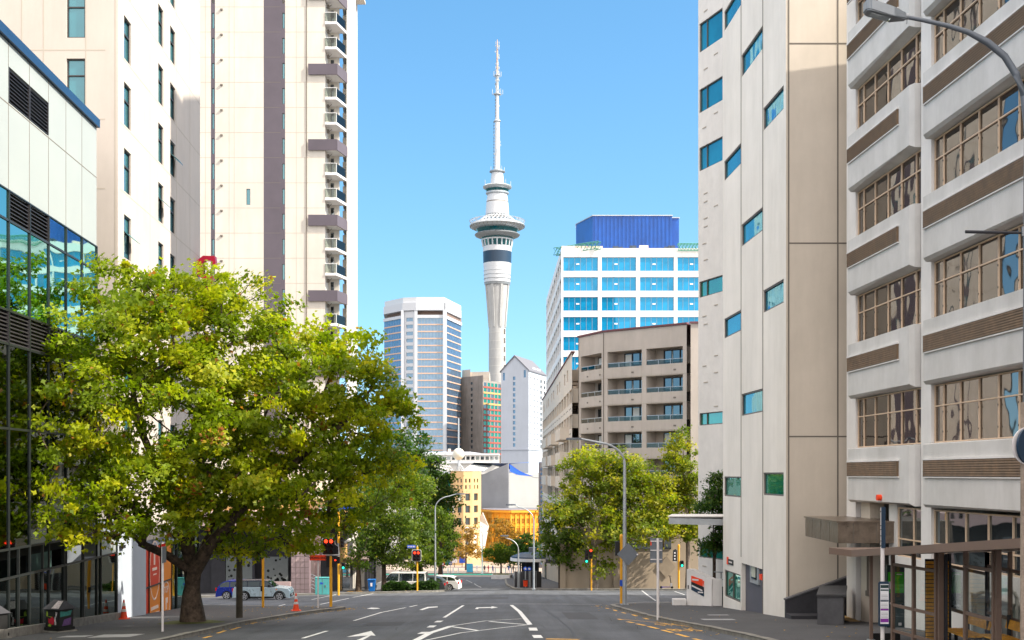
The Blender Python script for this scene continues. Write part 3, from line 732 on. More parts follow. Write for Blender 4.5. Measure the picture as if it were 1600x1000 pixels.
# balcony recess: back walls set 2.6 m behind the front plane, slabs carried out to the corner
SB = line_frame(XR+.0, -.0, 1)
xin = PX(508, 135); z_ = 135
Rb = MB(); Rb.box(xin-.3, xin-.01, 135.25, 138, LOW, TOP).box(xin, xe-.3, 137.6, 137.9, LOW, TOP)
Rb.build('recess_wall', 'tower_cream', T)
for i, z in enumerate(bal):
    grey = (i % 3 == (bal.index(min(bal, key=lambda q: abs(q-HZ(132, 135)))) % 3))
    MB().plate([(xin, 134.9, z-.28), (xe-.2, 134.9, z-.28), (xe+.5, 137.9, z-.28), (xin, 137.9, z-.28)], (0, 0, .28)).build('balcony_slab', 'white_frame', T)
    if grey: MB().box(U(482)+XL, xe-.2, 134.75, 134.88, z-.35, z+.85).plate([(xe-.2, 134.8, z-.35), (xe+.5, 137.9, z-.35), (xe+.5, 137.9, z+.85), (xe-.2, 134.8, z+.85)], (.1, 0, 0)).build('grey_balcony_band', 'tower_grey', T)
    else:
        r = MB().box(xin, xe-.2, 134.94, 134.96, z+.05, z+1.0).plate([(xe-.24, 135, z+.05), (xe+.46, 137.8, z+.05), (xe+.46, 137.8, z+1.0), (xe-.24, 135, z+1.0)], (.02, 0, 0)).build('balcony_glass', 'glass_rail', T)
        MB().box(xin, xe-.2, 134.92, 134.98, z+1.0, z+1.06).box(xe-.26, xe-.2, 134.92, 134.98, z, z+1.0).build('balcony_rail', 'white_frame', T)
    MB().box(xin+.25, xe-.9, 137.55, 137.6, z+.05, z+2.2).build('balcony_door', 'glass_apart', T)
    MB().box(xin+.06, xin+.3, 136, 136.25, z+1.9, z+2.3).tube([(xin+.5, 136.4, z+2.4), (xin+.3, 136, z+2.0)], .04, 5).build('air_unit', 'joint_dark', T)
# sunny side wall in depth with fins
FS, LS = seg((xe+.5, 138), (PX(552, 160), 160))
hs = []
for z in bal:
    for a, b in ((1.0, 3.6), (5.2, 8.2), (10.4, 13.6), (15.6, 19.2)): hs.append((a, b, z+.1, z+2.2))
MB().wall(FS, 0, LS, LOW, TOP, hs, .5).build('side_wall', 'tower_cream', T)
pn = MB(); bl = MB()
for i, (a, b, c, d) in enumerate(hs): pn.ob(FS, a+.02, b-.02, -.5, -.4, c+.02, d-.02) if i % 3 else bl.ob(FS, a+.02, b-.02, .02, .2, c, d-.6)
pn.build('side_windows', 'glass_b8', T); bl.build('blue_side_panels', mat('panel_blue', (.05, .16, .5), .4, var=.05), T)
fn = MB()
for u in (.4, 4.4, 9.3, 14.6, LS-.3): fn.ob(FS, u-.15, u+.15, 0, .55, LOW, TOP)
fn.build('vertical_fin', 'white_frame', T)
MB().box(XL, xe, 138, 160, TOP-.3, TOP).box(XL, xin, 135, 138, TOP-.3, TOP).box(XL, XL+.3, 135, 160, LOW, TOP).build('roof', 'tower_cream', T)
# podium of the tower
pod = MB().box(XL, -16.8, 134.95-6, 160, -15, LOW)
pod.build('podium', 'tower_cream', T)
# ================================================================== RIGHT: WHITE PANEL TOWER (folded slabs, slanted slot windows)
def pxR(px, x0=13.93, sl=.05): return x0/((px-HX)/F_PX+sl)
FR5 = line_frame(13.93, -.05, -1)
W5 = thing('white_panel_tower', 'off-white tower of tall slabs with a few blue slot windows, right of the street', 'building', (11.4, 50.6, -6))
ua, ub = 50.6, 62.3; TP = 24.6
g1, g2 = pxR(1158), pxR(1192)
H5 = {'a': [(HZ(y1, 58.8), HZ(y0, 58.8)) for y0, y1 in ()]}
holes5 = []
f3 = 8.12
for z in (HZ(208, 54.6)+f3, HZ(208, 54.6), HZ(208, 54.6)-f3, HZ(208, 54.6)-2*f3): holes5.append((50.95, g2-.07, z, z+1.0))       # slab next to the corner
for z in (HZ(122, g1), HZ(122, g1)-f3, HZ(122, g1)-2*f3): holes5.append((g2+.07, g1-.07, z, z+1.05))
for z in (HZ(40, 62)-.3, HZ(280, 62)-.1, HZ(526, 62)-.1, HZ(772, 62)-.1): holes5.append((g1+.07, ub-.25, z, z+1.0))
holes5.append((g1+.12, ub-.35, HZ(944, 59)+.1, HZ(910, 59)+.4))
door = (g2+.07, g1-.07, -6.9, HZ(884, 56.5))
mb = MB()
mb.wall(FR5, ua, ub, -9.5, TP, holes5+[door], .28)
F5f, L5f = seg((11.4, 50.6), (13.93, 50.6)); F5f.N = Vector((0, -1, 0))
mb.build('street_wall', 'tower5_light', W5)
mb = MB().wall(F5f, 0, 3.2, -9.5, TP, [], .1); mb.add([(11.4, 50.6, TP), (30, 50.6, TP), (30, 62.3, TP), (10.8, 62.3, TP)], [(0, 1, 2, 3)])
mb.add([(14.6, 50.6, -9.5), (30, 50.6, -9.5), (30, 50.6, TP), (14.6, 50.6, TP)], [(0, 1, 2, 3)]).add([(30, 50.6, -9.5), (30, 62.3, -9.5), (30, 62.3, TP), (30, 50.6, TP)], [(0, 1, 2, 3)]).add([(10.82, 62.3, -9.5), (30, 62.3, -9.5), (30, 62.3, TP), (10.82, 62.3, TP)], [(0, 1, 2, 3)])
mb.build('end_wall', 'tower5_tan', W5)
j = MB()
for u in (g1, g2): j.ob(FR5, u-.055, u+.055, -.01, .008, -4.0 if u == g1 else -7.2, TP)
z0 = HZ(68, 50.6)
for z in (HZ(68, 50.6), HZ(380, 50.6), HZ(682, 50.6)): j.ob(F5f, .1, PX(1309, 50.6)-11.43, -.01, .008, z-.03, z+.03); j.ob(F5f, PX(1309, 50.6)-11.37, 3.2, -.01, .008, z-.03, z+.03)
j.ob(F5f, PX(1309, 50.6)-11.43, PX(1309, 50.6)-11.37, -.01, .009, -6.5, TP); j.ob(F5f, .08, .14, -.01, .009, -6.5, TP)
j.build('panel_joint', 'joint_dark', W5)
for i, (a, b, c, d) in enumerate(holes5): win(W5, FR5, a, b, c, d, .1, 'frame_brown', 'glass_blue5' if c > 2 else 'glass_green5', bars=((a+b)/2,) if i in (11,) else (), fw=.07)
MB().ob(FR5, door[0]+.0, door[1], -.27, -.2, -7.2, door[3]).build('entrance_panel', mat('door_grey', (.10, .10, .125), .6), W5)
pf = MB().ob(FR5, 55.6, 57.2, -.2, -.12, -5.1, -3.4); pf.build('notice_frame', 'galv', W5); MB().ob(FR5, 55.9, 56.9, -.12, -.1, -4.9, -3.6).build('notice_glass', 'glass_apart', W5)
MB().ob(FR5, 56.1, 56.8, -.1, -.09, -4.8, -3.65).build('notice_sheet', mat('notice_sheet', (.5, .52, .44), .7), W5)
sg = thing('small_wall_sign', 'small black and red name sign fixed low on the off-white slab tower', 'sign', (FR5.p(60, 0, 0).x, 60, -5))
MB().ob(FR5, 60.0, 61.0, .01, .04, HZ(883, 60)-.02, HZ(876, 60)+.02).build('board', 'sheet_black', sg); MB().ob(FR5, 61.02, 61.3, .01, .05, HZ(883, 60)-.04, HZ(874, 60)+.04).build('red_end', 'works_orange', sg)
MB().ob(FR5, 60.15, 60.85, .04, .045, HZ(880, 60)-.02, HZ(880, 60)+.05).build('lettering', 'pole_white', sg)
MB().ob(FR5, g2+.2, g2+.6, -.28, .01, door[3]-.5, door[3]-.25).build('alarm', 'works_orange', W5)
# rear wing with small vent slits
Wg = thing('rear_wing_building', 'light grey wing with dash vents and blue-green band windows, left of the white tower', 'building', (11, 70, -7))
FW, LW = seg((13.6, 61.9), (PX(1091, 70), 70)); FW.N = -FW.N if FW.N.x > 0 else FW.N
if FW.N.y > 0: FW.N = -FW.N
u0w = 13.6
def uw(px):       # distance along the wing wall for a picture column
    a, b = 0, LW+2
    for _ in range(40):
        m = (a+b)/2; p = FW.p(m, 0, 0)
        if HX+p.x/p.y*F_PX > px: a = m
        else: b = m
    return a
hw = []
for y in (178, 270): hw.append((uw(1129), LW-.12, HZ(y-8, 69), HZ(y-45, 69)))
hw.append((uw(1129), LW-.12, HZ(80, 69)+.2, HZ(40, 69)+.4)); hw.append((uw(1129), LW-.12, HZ(462, 69), HZ(440, 69)+.12)); hw.append((uw(1129), LW-.12, HZ(664, 69), HZ(646, 69)+.05)); hw.append((uw(1134), LW-.12, HZ(872, 69), HZ(849, 69)))
MB().wall(FW, 0, LW, -9.5, 52.4, hw, .2).build('wall', 'wing_grey', Wg)
for i, (a, b, c, d) in enumerate(hw): win(Wg, FW, a, b, c, d, .12, 'frame_brown', 'glass_blue5' if i < 3 else 'glass_green5', bars=(b-(b-a)*.3,), fw=.05)
vs = MB(); rr = random.Random(11)
for y in list(range(15, 440, 13))+list(range(480, 650, 13))+[690, 745, 765, 800, 885]:
    z = HZ(y, 69)
    if any(c-.3 < z < d+.3 for _, _, c, d in hw): continue
    if rr.random() < .45: continue
    u = uw(1098+rr.choice([0, 18, 2])); vs.ob(FW, u-.42, u, .0, .03, z-.03, z+.02)
vs.build('vent_slit', 'joint_mid', Wg)
bz = 52.5
MB().prism([(13.7, 58.8), (30, 58.8), (30, 62.3), (13.7, 62.3)], TP+.3, bz-.3).build('shadow_block', 'wing_grey', Wg)  # unseen block added above the tower to throw shadow on the cream block
mb = MB().prism([(14.1, 62.7), (30, 62.7), (30, 84), (PX(1091, 70)*84/70+.6, 84), (PX(1091, 70)*84/70+.1, 84), (PX(1091, 70)+.02, 70.02), (PX(1091, 70)+.5, 70.1)], -9.5, bz-.01); mb.build('rear_block', 'wing_grey', Wg)

# ================================================================== RIGHT: CONCRETE OFFICE WITH BAYS
F6 = line_frame(16.0, -.05, -1)
O6 = thing('concrete_office_building', 'pale concrete office with gridded steel windows and brown grilles, behind the bus shelter', 'building', (14, 40, -5.5))
def u6(px): return 16/((px-HX)/F_PX+.05)
wz = [(1.0+4.1*k, 2.96+4.08*k) for k in range(0, 6)]
bays = [(u6(1440), u6(1337), [u6(p) for p in (1346.5, 1364, 1384, 1405, 1428)]),
        (28.0, u6(1456), [u6(p) for p in (1470.5, 1496.7, 1525.6, 1556, 1588)]+[32.8, 31.4, 30.0, 28.8])]
b3 = (17.0, 27.2, [18.2, 19.6, 21, 22.4, 23.8, 25.2, 26.4])
T6 = 20.6
# window plane wall pieces (pilasters) and spandrels that stand proud
pil = MB()
for a, b in ((bays[0][1], 49.2), (bays[1][1], bays[0][0]), (27.2, 28.0), (14, 17)): pil.ob(F6, a, b, -.35, .0 if a > 48 else .02, -7.5, T6)
pil.build('pilaster', 'conc_white', O6)
sp = MB()
def spandrel(a, b, z0, z1, d=.36, ch=.14):
    P = F6.p
    pts = [(a, 0), (a, d-ch), (a+ch, d), (b-ch, d), (b, d-ch), (b, 0), (b, -.3), (a, -.3)]
    vs_ = [P(u, n, z0+(.1 if n >= d-.001 else 0)) for u, n in pts]+[P(u, n, z1-(.04 if n >= d-.001 else 0)) for u, n in pts]
    sp.add(vs_, [tuple(range(8))[::-1], tuple(range(8, 16))]+[(i, (i+1) % 8, 8+(i+1) % 8, 8+i) for i in range(8)])
for k in range(-1, 6):
    z0 = (wz[k][1] if k >= 0 else -1.12); z1 = (wz[k+1][0] if k+1 < 6 else T6)
    for a, b, _ in bays+[b3]: spandrel(a+.05, b-.03, z0, z1)
sp.build('spandrel', 'conc_grey', O6)
for k in range(-1, 6):
    z1 = wz[k+1][0] if k+1 < 6 else T6-1
    for (a, b) in ((u6(1420), u6(1340)), (28.6, u6(1462)), (18, 26.6)):
        g = louvre(F6, a, b, z1-1.1, z1-.56, O6, 'grille_brown', .075, .03, .02)
        for v in g.data.vertices: v.co += F6.N*.415
        g.name = 'grille'
        fr = MB().ob(F6, a-.04, b+.04, .36, .44, z1-.56, z1-.5).ob(F6, a-.04, b+.04, .36, .42, z1-1.14, z1-1.1); fr.build('grille_frame', 'conc_white', O6)
for k, (z0, z1) in enumerate(wz[:5]):
    for bi, (a, b, bars) in enumerate(bays+[b3]):
        if bi == 2 and k > 3: continue
        us_ = sorted([a+.03]+list(bars)+[b-.03])
        f = win(O6, F6, a+.03, b-.03, z0+.02, z1-.02, .12, 'frame_tan', 'glass_old', bars=bars, zb=(z0+(z1-z0)*.63,), fw=.042, ft=.05)
        bolt = MB()
        for u in bars: bolt.ob(F6, u-.015, u+.015, -.07, -.05, z0+.35, z0+.40).ob(F6, u-.015, u+.015, -.07, -.05, z0+1.0, z0+1.05)
        bolt.build('window_hinge', 'frame_dark', f)
        # curtains, blinds and a few things seen through the glass
        rr = random.Random(100+k*7+bi)
        cu = MB(); u = a+.1
        while u < b-.2:
            wd = rr.uniform(.25, .8)
            if rr.random() < .55:
                n_ = max(3, int(wd/.09)); pts = [(u+wd*i/n_, -.42-.05*(i % 2)) for i in range(n_+1)]
                zt_, zb_ = z1-.05, z0+(.05 if rr.random() < .7 else 1.0)
                sk = rr.uniform(-.25, .25)
                for (p, q) in zip(pts, pts[1:]): cu.add([F6.p(p[0]+sk, p[1], zb_), F6.p(q[0]+sk, q[1], zb_), F6.p(q[0], q[1], zt_), F6.p(p[0], p[1], zt_)], [(0, 1, 2, 3)])
            u += wd+rr.uniform(.05, .8)
        if cu.v: cu.build('curtain', mat('curtain_cream', (.52, .47, .42), .9, var=.15) if (k+bi) % 2 else mat('curtain_slate', (.14, .16, .20), .9, var=.15), O6)
    MB().ob(F6, 14, 49.1, -2.4, -2.3, z0-.1, z1+.2).build('inner_wall', mat('inner_warm', (.11, .10, .10), .9, var=.5, scale=.7), O6)
MB().ob(F6, 14, 49.1, -2.35, -.36, .2, .6).ob(F6, 14, 49.1, -2.35, -.36, 4.3, 4.7).ob(F6, 14, 49.1, -2.35, -.36, 8.4, 8.8).ob(F6, 14, 49.1, -2.35, -.36, 12.5, 12.9).ob(F6, 14, 49.1, -2.35, -.36, 16.6, 17).build('floor_slab', 'conc_grey', O6)
ib = MB().ob(F6, 37.3, 37.9, -.7, -.4, 1.05, 1.55); ib.build('blue_cupboard', mat('cupboard_blue', (.01, .06, .22), .5), O6)
MB().ob(F6, 37.2, 38.0, -.75, -.4, 1.56, 1.78).build('paper_stack', 'blind_white', O6)
# ground floor: window band, entrance recess at the far end
gz0, gz1 = -2.95, -1.2
for (a, b, bars) in ((u6(1440), u6(1400), (u6(1424),)), (28.0, u6(1456), [39.5, 38.0, 36.4, 34.8, 33.2, 31.6, 30])): win(O6, F6, a, b, gz0, gz1, .12, 'frame_tan', mat('gf', (0, 0, 0)) if False else 'glass_apart', bars=bars, zb=(gz0+.62,), fw=.05, ft=.05)
lw_ = MB(); lw_.ob(F6, 27.2, bays[0][0]+.01, -.34, -.01, -8, gz0).ob(F6, u6(1400), u6(1396)+.5, -.36, -.02, -8, -1.1).ob(F6, u6(1440), u6(1400), -.34, -.02, -8, gz0).ob(F6, 14, 27.2, -.34, -.02, -8, -1.2)
lw_.build('base_wall', 'conc_white', O6)
en = MB().ob(F6, u6(1396)+.5, 48.3, -3.0, -2.8, -8, -1.1).ob(F6, 46.6, 47.6, -.6, -.05, -8, -1.12); en.build('entrance_wall', 'tower5_tan', O6)
MB().ob(F6, 44.8, 45.9, -2.78, -2.72, -6.3, -3.9).build('entrance_door', 'glass_apart', O6)
MB().ob(F6, 46.7, 46.78, -.05, .02, -4.6, -3).ob(F6, 46.66, 46.84, -.05, .05, -4.7, -4.5).build('wall_switch', 'joint_dark', O6)
body = MB().ob(F6, 14, 49.2, -14, -2.5, -9, T6-.02).ob(F6, 48.95, 49.19, -14, -.01, -9, T6-.02).ob(F6, 14, 49.2, -2.5, -.4, T6-.4, T6-.03); body.build('building_core', 'conc_grey', O6)
rc = MB().ob(F6, -20, 13.98, -14, 0, -4, T6-.02); rc.build('near_bays', 'conc_grey', O6)
MB().tube([F6.p(u6(1395)+.2, .36, HZ(778, 43.6)), F6.p(u6(1395)+.2, .52, HZ(778, 43.6))], .11, 12).build('orange_beacon', 'works_orange', O6)
# bronze canopy over the entrance
Cn = thing('bronze_canopy', 'flat bronze clad canopy jutting over the entrance between white tower and concrete office', 'canopy', (12.8, 46, -2))
cx0, cx1 = 11.8, 14.2
mb = MB().prism([(cx0, 44), (cx1, 44), (14.0, 49.0), (cx0+.02, 49.0)], -2.52, -1.78); mb.build('fascia', 'bronze', Cn, bevel=.015)
j = MB()
for y in (45.2, 46.5, 47.8): j.box(cx0-.004, cx0+.002, y-.012, y+.012, -2.52, -1.8)
for x in (12.35, 13.2): j.box(x-.012, x+.012, 43.992, 43.998, -2.52, -1.8)
j.build('panel_seam', 'joint_dark', Cn); MB().prism([(cx0-.05, 43.95), (cx1, 43.95), (14.0, 49.0), (cx0-.03, 49.05)], -1.78, -1.72).build('roof_sheet', 'bronze', Cn)
# dark ramp wall and planter block
Rw = thing('ramp_wall', 'charcoal sloping stair wall against the tan end of the white tower', 'wall', (12.6, 50, -6))
MB().plate([(PX(1228, 50.2), 50.2, -6.4), (14.0, 50.2, -6.6), (14.0, 50.2, HZ(901, 50.2)), (PX(1228, 50.2), 50.2, HZ(938, 50.2))], (0, .25, 0)).build('wall', 'charcoal', Rw, bevel=.02)
MB().plate([(PX(1228, 50.2)-.03, 50.16, HZ(938, 50.2)), (14.0, 50.16, HZ(901, 50.2)), (14.0, 50.16, HZ(901, 50.2)+.06), (PX(1228, 50.2)-.03, 50.16, HZ(938, 50.2)+.06)], (0, .33, 0)).build('coping', 'planter_grey', Rw)
MB().box(11.3, 13.4, 49.2, 50.15, -6.5, -5.75).build('low_step', 'charcoal', Rw)
Pb = thing('grey_block_wall', 'dark grey block with flat overhanging top in front of the stair wall, beside the canopy', 'block', (11.9, 46, -5.6))
pz = HZ(930, 45.5)
MB().prism([(PX(1277, 45), 45), (PX(1318, 45), 45), (13.3, 48.6), (PX(1283, 48.6), 48.6)], -6.2, pz).build('block', 'planter_grey', Pb, bevel=.02)
MB().prism([(PX(1275, 45), 44.94), (PX(1321, 45), 44.94), (13.4, 48.6), (PX(1281, 48.6), 48.6)], pz, pz+.08).build('top_slab', 'asphalt_path', Pb)
# tan footing at the office corner
MB().ob(F6, 45.5, 49.3, 0.05, .5, -6.5, -5.75).build('footing', mat('footing_ochre', (.5, .33, .15), .85), O6)
# thin awning beyond the white tower
Aw = thing('thin_awning', 'thin pale awning sticking out left of the white slab tower above the banded sign', 'awning', (10.2, 63, -2.5))
MB().plate([(PX(1045, 63), 63, HZ(809, 63)), (12.2, 63, HZ(812, 63)), (12.2, 66, HZ(812, 63)), (PX(1052, 66), 66, HZ(809, 63))], (0, 0, -.32)).build('canopy_slab', 'galv', Aw)
MB().plate([(PX(1045, 63)-.05, 62.95, HZ(808, 63)), (12.2, 62.95, HZ(808, 63)), (12.2, 66, HZ(808, 63)), (PX(1050, 66), 66.05, HZ(808, 63))], (0, 0, .06)).build('roof_sheet', 'conc_white', Aw)
# sign wall with handrails
Sw = thing('sign_wall', 'low white stair wall with sloping top, carrying an orange and navy sign', 'wall', (10.1, 65, -7))
xa, xb = PX(1073, 65.5), PX(1112, 64)
Fs, Ls = seg((xa, 65.5), (xb, 64)); Fs.N = -Fs.N if Fs.N.y > 0 else Fs.N
P = Fs.p
MB().add([P(0, 0, -7.6), P(Ls, 0, -7.6), P(Ls, 0, HZ(905, 64)), P(Ls*.15, 0, HZ(889, 65.4)), P(0, 0, HZ(889, 65.5)), P(0, -.35, -7.6), P(Ls, -.35, -7.6), P(Ls, -.35, HZ(905, 64)), P(Ls*.15, -.35, HZ(889, 65.4)), P(0, -.35, HZ(889, 65.5))],
         [(0, 1, 2, 3, 4), (9, 8, 7, 6, 5), (0, 1, 6, 5), (1, 2, 7, 6), (2, 3, 8, 7), (3, 4, 9, 8), (4, 0, 5, 9)]).box(xb, xb+.55, 64.05, 64.4, -7.6, HZ(905, 64)).build('wall', 'conc_white', Sw)
MB().box(xa-.75, xa-.05, 65.3, 65.8, -7.7, -6.75).build('low_block', 'conc_white', Sw)
MB().ob(Fs, .1, .16, .0, .03, -6.2, -6.0).build('socket', 'black_plastic', Sw)
hr = MB()
hr.tube([(11.0, 66.2, -5.35), (12.6, 65, -5.3)], .03, 6).tube([(11.35, 66, -5.35), (11.35, 66, -6.3)], .03, 6).tube([(11.2, 63.6, -5.6), (11.8, 62.9, -5.9), (11.8, 62.9, -6.6)], .03, 6).tube([(11.2, 63.6, -5.6), (11.2, 63.6, -6.5)], .04, 6)
hr.tube([(11, 66.2, -5.75), (12.6, 65, -5.72)], .025, 6).build('handrail', 'steel_grey', Sw)
MB().box(xb+.5, 13, 66.5, 66.7, -7.6, -6.2).build('stair_side', 'charcoal', Sw)
Bs = thing('banded_sign', 'parallelogram sign in orange over navy with white lettering, on the low white stair wall', 'sign', (10.1, 64.9, -6))
def sgn(u0, u1, ya, yb, yc, yd, m, nm, n0=.0, n1=.03):   # left top/bottom rows, right top/bottom rows
    MB().add([P(u, n, z) for n in (n0, n1) for u, z in ((u0, HZ(yb, 65)), (u1, HZ(yd, 64.4)), (u1, HZ(yc, 64.4)), (u0, HZ(ya, 65)))], [(0, 3, 2, 1), (4, 5, 6, 7), (0, 1, 5, 4), (1, 2, 6, 5), (2, 3, 7, 6), (3, 0, 4, 7)]).build(nm, m, Bs)
s0, s1 = Ls*.2, Ls*.70
sgn(s0, s1*.93, 900, 909, 906, 916.5, 'works_orange', 'orange_band'); sgn(s0, s1, 909.1, 922, 917.5, 932, 'sign_navy', 'navy_band'); sgn(s1*.96, s1, 906.5, 909, 907.5, 917, 'works_orange', 'orange_corner'); sgn(s0, s1, 909.2, 914, 917, 923.5, 'sheet_black', 'black_band', .03, .036)
MB().ob(Fs, s0+.08, s0+.55, .031, .04, HZ(907, 65), HZ(904.5, 65)).add([P(s0+.05, .045, HZ(916.6, 65)), P(s1-.08, .045, HZ(924.6, 64.4)), P(s1-.08, .045, HZ(922, 64.4)), P(s0+.05, .045, HZ(914, 65))], [(0, 1, 2, 3)]).ob(Fs, s0+.5, s0+.9, .031, .04, HZ(925.5, 65), HZ(923.5, 65)).build('lettering', 'pole_white', Bs)

# ================================================================== TAN APARTMENTS
Ap = thing('tan_apartment_building', 'beige apartment block of stacked recessed balconies under a maroon roof edge, behind the yellow-green trees', 'building', (9, 124, -12))
pA = (7.1, 129.7); pB = (9.35, 124.7); pC = (16.95, 118.0); pD = (23.5, 117.0)
segs = [seg(pA, pB), seg(pB, pC), seg((pC[0]+.3, pC[1]-.6), pD)]
bt = [10.8-2.74*k for k in range(0, 7)]          # top of each balcony band
def face(F, L_, cells, root):
    hs = []
    for k, z in enumerate(bt[:6]):
        for (a, b) in cells: hs.append((a, b, z, z+1.62))
    hs = [h for h in hs]
    MB().wall(F, 0, L_, bt[5]-1.1, 14.5, hs, 1.7).build('front_wall', 'apart_tan', root)
    for (a, b, c, d) in hs:
        mb = MB().ob(F, a, b, -1.9, -1.7, c-.05, d); mb.build('balcony_back_wall', 'apart_tan', root)
        mb = MB().ob(F, a, b, -1.68, .0, c-1.08, c-1.0); mb.build('balcony_floor', 'apart_side', root)
        w0 = a+.25*(b-a); w1 = b-.08*(b-a)
        f = win(root, F, w0, w1, c-.9, d-.12, 1.55, 'frame_dark', 'glass_apart', bars=(w0+(w1-w0)/3, w0+(w1-w0)*2/3), fw=.07, ft=.1, name='glazed_door')
        k_ = random.Random(int(a*97+c*31)); cw = (w1-w0)/3
        MB().ob(F, w0+.1+(cw if k_.random() < .4 else 0), w0+cw-.1+(cw if k_.random() < .3 else 0)+.1, -1.53, -1.5, c-.8, d-.25).build('curtain', 'blind_white', f)
        MB().ob(F, a+.05, b-.05, -.1, -.07, c-.02, c+.42).build('glass_balustrade', 'glass_rail', root)
        rl = MB().ob(F, a, b, -.12, -.05, c+.42, c+.48)
        for q in (.33, .66): rl.ob(F, a+(b-a)*q-.03, a+(b-a)*q+.03, -.12, -.05, c, c+.42)
        rl.build('balcony_rail', 'galv', root)
def cells_from(F, L_, n, m=.35): st = L_/n; return [(st*i+m, st*(i+1)-m*.6) for i in range(n)]
face(segs[0][0], segs[0][1], [(.5, segs[0][1]-.35)], Ap)
face(segs[1][0], segs[1][1], [(.55, segs[1][1]/2-.25), (segs[1][1]/2+.3, segs[1][1]-.45)], Ap)
face(segs[2][0], segs[2][1], [(.9, 3.4), (4, 6.2)], Ap)
vt = MB()
for F, L_ in segs[:2]:
    for k in range(1, 6):
        for q in (.35, .85): vt.ob(F, L_*q, L_*q+.28, 0, .03, bt[k]+2.05, bt[k]+2.2)
    vt.ob(F, .02, .1, 0, .04, bt[5]-1, 14.4)
vt.build('vent', 'joint_dark', Ap)
pj = MB()
for F, L_ in segs[:2]:
    for k in range(0, 6):
        if k: pj.ob(F, 0, L_, .0, .012, bt[k]+1.64, bt[k]+1.7)
        u = 1.2
        while u < L_: pj.ob(F, u-.012, u+.012, .0, .01, bt[k]-1.05, bt[k]-.03); u += 1.2
pj.build('panel_joint', 'joint_mid', Ap)
# long side wing down the street
pS = (6.45, 130.5); pE = (PX(847.5, 216), 216)
FSd, LSd = seg(pE, pS); FSd.N = -FSd.N if FSd.N.x > 0 else FSd.N
hs = []; nb = 15; stp = LSd/nb
topS = 13.0
for i in range(nb):
    for k in range(7):
        z = topS-2.6-2.74*k
        hs.append((stp*i+.5, stp*(i+1)-.5, z, z+1.5)) if k else (i % 3 < 2 and hs.append((stp*i+1.6, stp*(i+1)-1.8, z+.1, z+1.4)))
MB().wall(FSd, 0, LSd, -9, topS, hs, 1.3).build('side_wall', 'apart_side', Ap)
bk = MB()
for (a, b, c, d) in hs: bk.ob(FSd, a, b, -1.5, -1.3, c, d)
bk.build('recess_back', 'apart_tan', Ap)
for i, (a, b, c, d) in enumerate(sorted(hs, key=lambda h: -h[0])[:70]): win(Ap, FSd, a+(b-a)*.1, a+(b-a)*.55, c, d-.1, 1.2, 'frame_dark', 'glass_apart', fw=.08, name='side_window')
for i in (4, 5, 6, 8, 9, 12, 13):
    for k in (2, 3, 4):
        z = topS-2.6-2.74*k; MB().ob(FSd, stp*i+.2, stp*(i+1)-.2, .0, 1.0, z-1.1, z+.25).build('projecting_balcony', 'apart_side', Ap)
sv = MB()
for i in range(nb):
    for k in range(1, 7): sv.ob(FSd, stp*i+1, stp*i+1.25, .0, .04, topS-3.25-2.74*k, topS-3.1-2.74*k); sv.ob(FSd, stp*i+3, stp*i+3.25, .0, .04, topS-3.25-2.74*k, topS-3.1-2.74*k)
sv.build('side_vent', 'joint_dark', Ap)
MB().prism([(8.1, 132.5), (9.2, 131.4), (10.9, 127.0), (18.0, 120.2), (24, 119.3), (60, 117.1), (60, 216), (pE[0]+1.6, 216)], -14, topS-.2).build('core', 'apart_tan', Ap)
mb = MB()
mb.prism([(7.1, 129.7), (9.35, 124.7), (16.95, 118), (23.5, 117), (45, 117), (45, 150), (9, 150)], 14.45, 14.5); mb.build('upper_roof', 'roof_maroon', Ap)
mb = MB()
for F, L_ in segs: mb.ob(F, -.1, L_+.08, -.3, .12, 14.5, 14.68)
mb.ob(FSd, 0, LSd, -.3, .12, topS, topS+.14); mb.build('roof_edge', 'roof_maroon', Ap)
MB().add([(pA[0], pA[1], 12.9), (pA[0], pA[1], 14.5), (9, 150, 14.5), (9, 150, 12.9)], [(0, 1, 2, 3)]).build('upper_side_wall', 'apart_side', Ap)
# blank street-level wall
bw = MB()
for F, L_ in segs: bw.ob(F, 0, L_, -.4, .05, -12.5, bt[5]-1.1)
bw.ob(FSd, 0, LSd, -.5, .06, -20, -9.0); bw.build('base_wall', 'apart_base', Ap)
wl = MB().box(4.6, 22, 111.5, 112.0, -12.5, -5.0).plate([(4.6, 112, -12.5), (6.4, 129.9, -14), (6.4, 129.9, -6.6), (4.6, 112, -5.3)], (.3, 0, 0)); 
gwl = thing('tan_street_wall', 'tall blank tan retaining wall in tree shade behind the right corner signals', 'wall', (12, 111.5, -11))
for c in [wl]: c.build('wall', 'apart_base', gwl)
MB().box(10.5, 14.6, 111.4, 111.5, -6.9, -5.3).build('dark_window', 'glass_apart', gwl)
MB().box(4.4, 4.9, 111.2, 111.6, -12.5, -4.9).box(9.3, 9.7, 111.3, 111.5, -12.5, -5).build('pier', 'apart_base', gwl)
gr = MB(); d_ = .95; cx, cz = PX(1041, 111.4), HZ(886, 111.4)
gr.plate([(cx-d_*.9, 111.38, cz), (cx, 111.38, cz+d_*1.1), (cx+d_*.9, 111.38, cz), (cx, 111.38, cz-d_*1.1)], (0, .02, 0)).build('diamond_recess', mat('diamond_shade', (.33, .26, .19), .85), gwl)
gd = MB().plate([(4.4, 113, -12), (4.9, 118.5, -12.5), (4.9, 118.5, -8.6), (4.4, 113, -8.2)], (-.1, 0, 0)); gd.build('garage_opening', 'dark_room', gwl)
MB().plate([(PX(853, 122), 122, HZ(874, 122)), (6.2, 118, HZ(874, 122)), (6.2, 118, HZ(880, 122)), (PX(853, 122), 122, HZ(880, 122))], (0, 2, .3)).build('entrance_hood', 'charcoal', gwl)

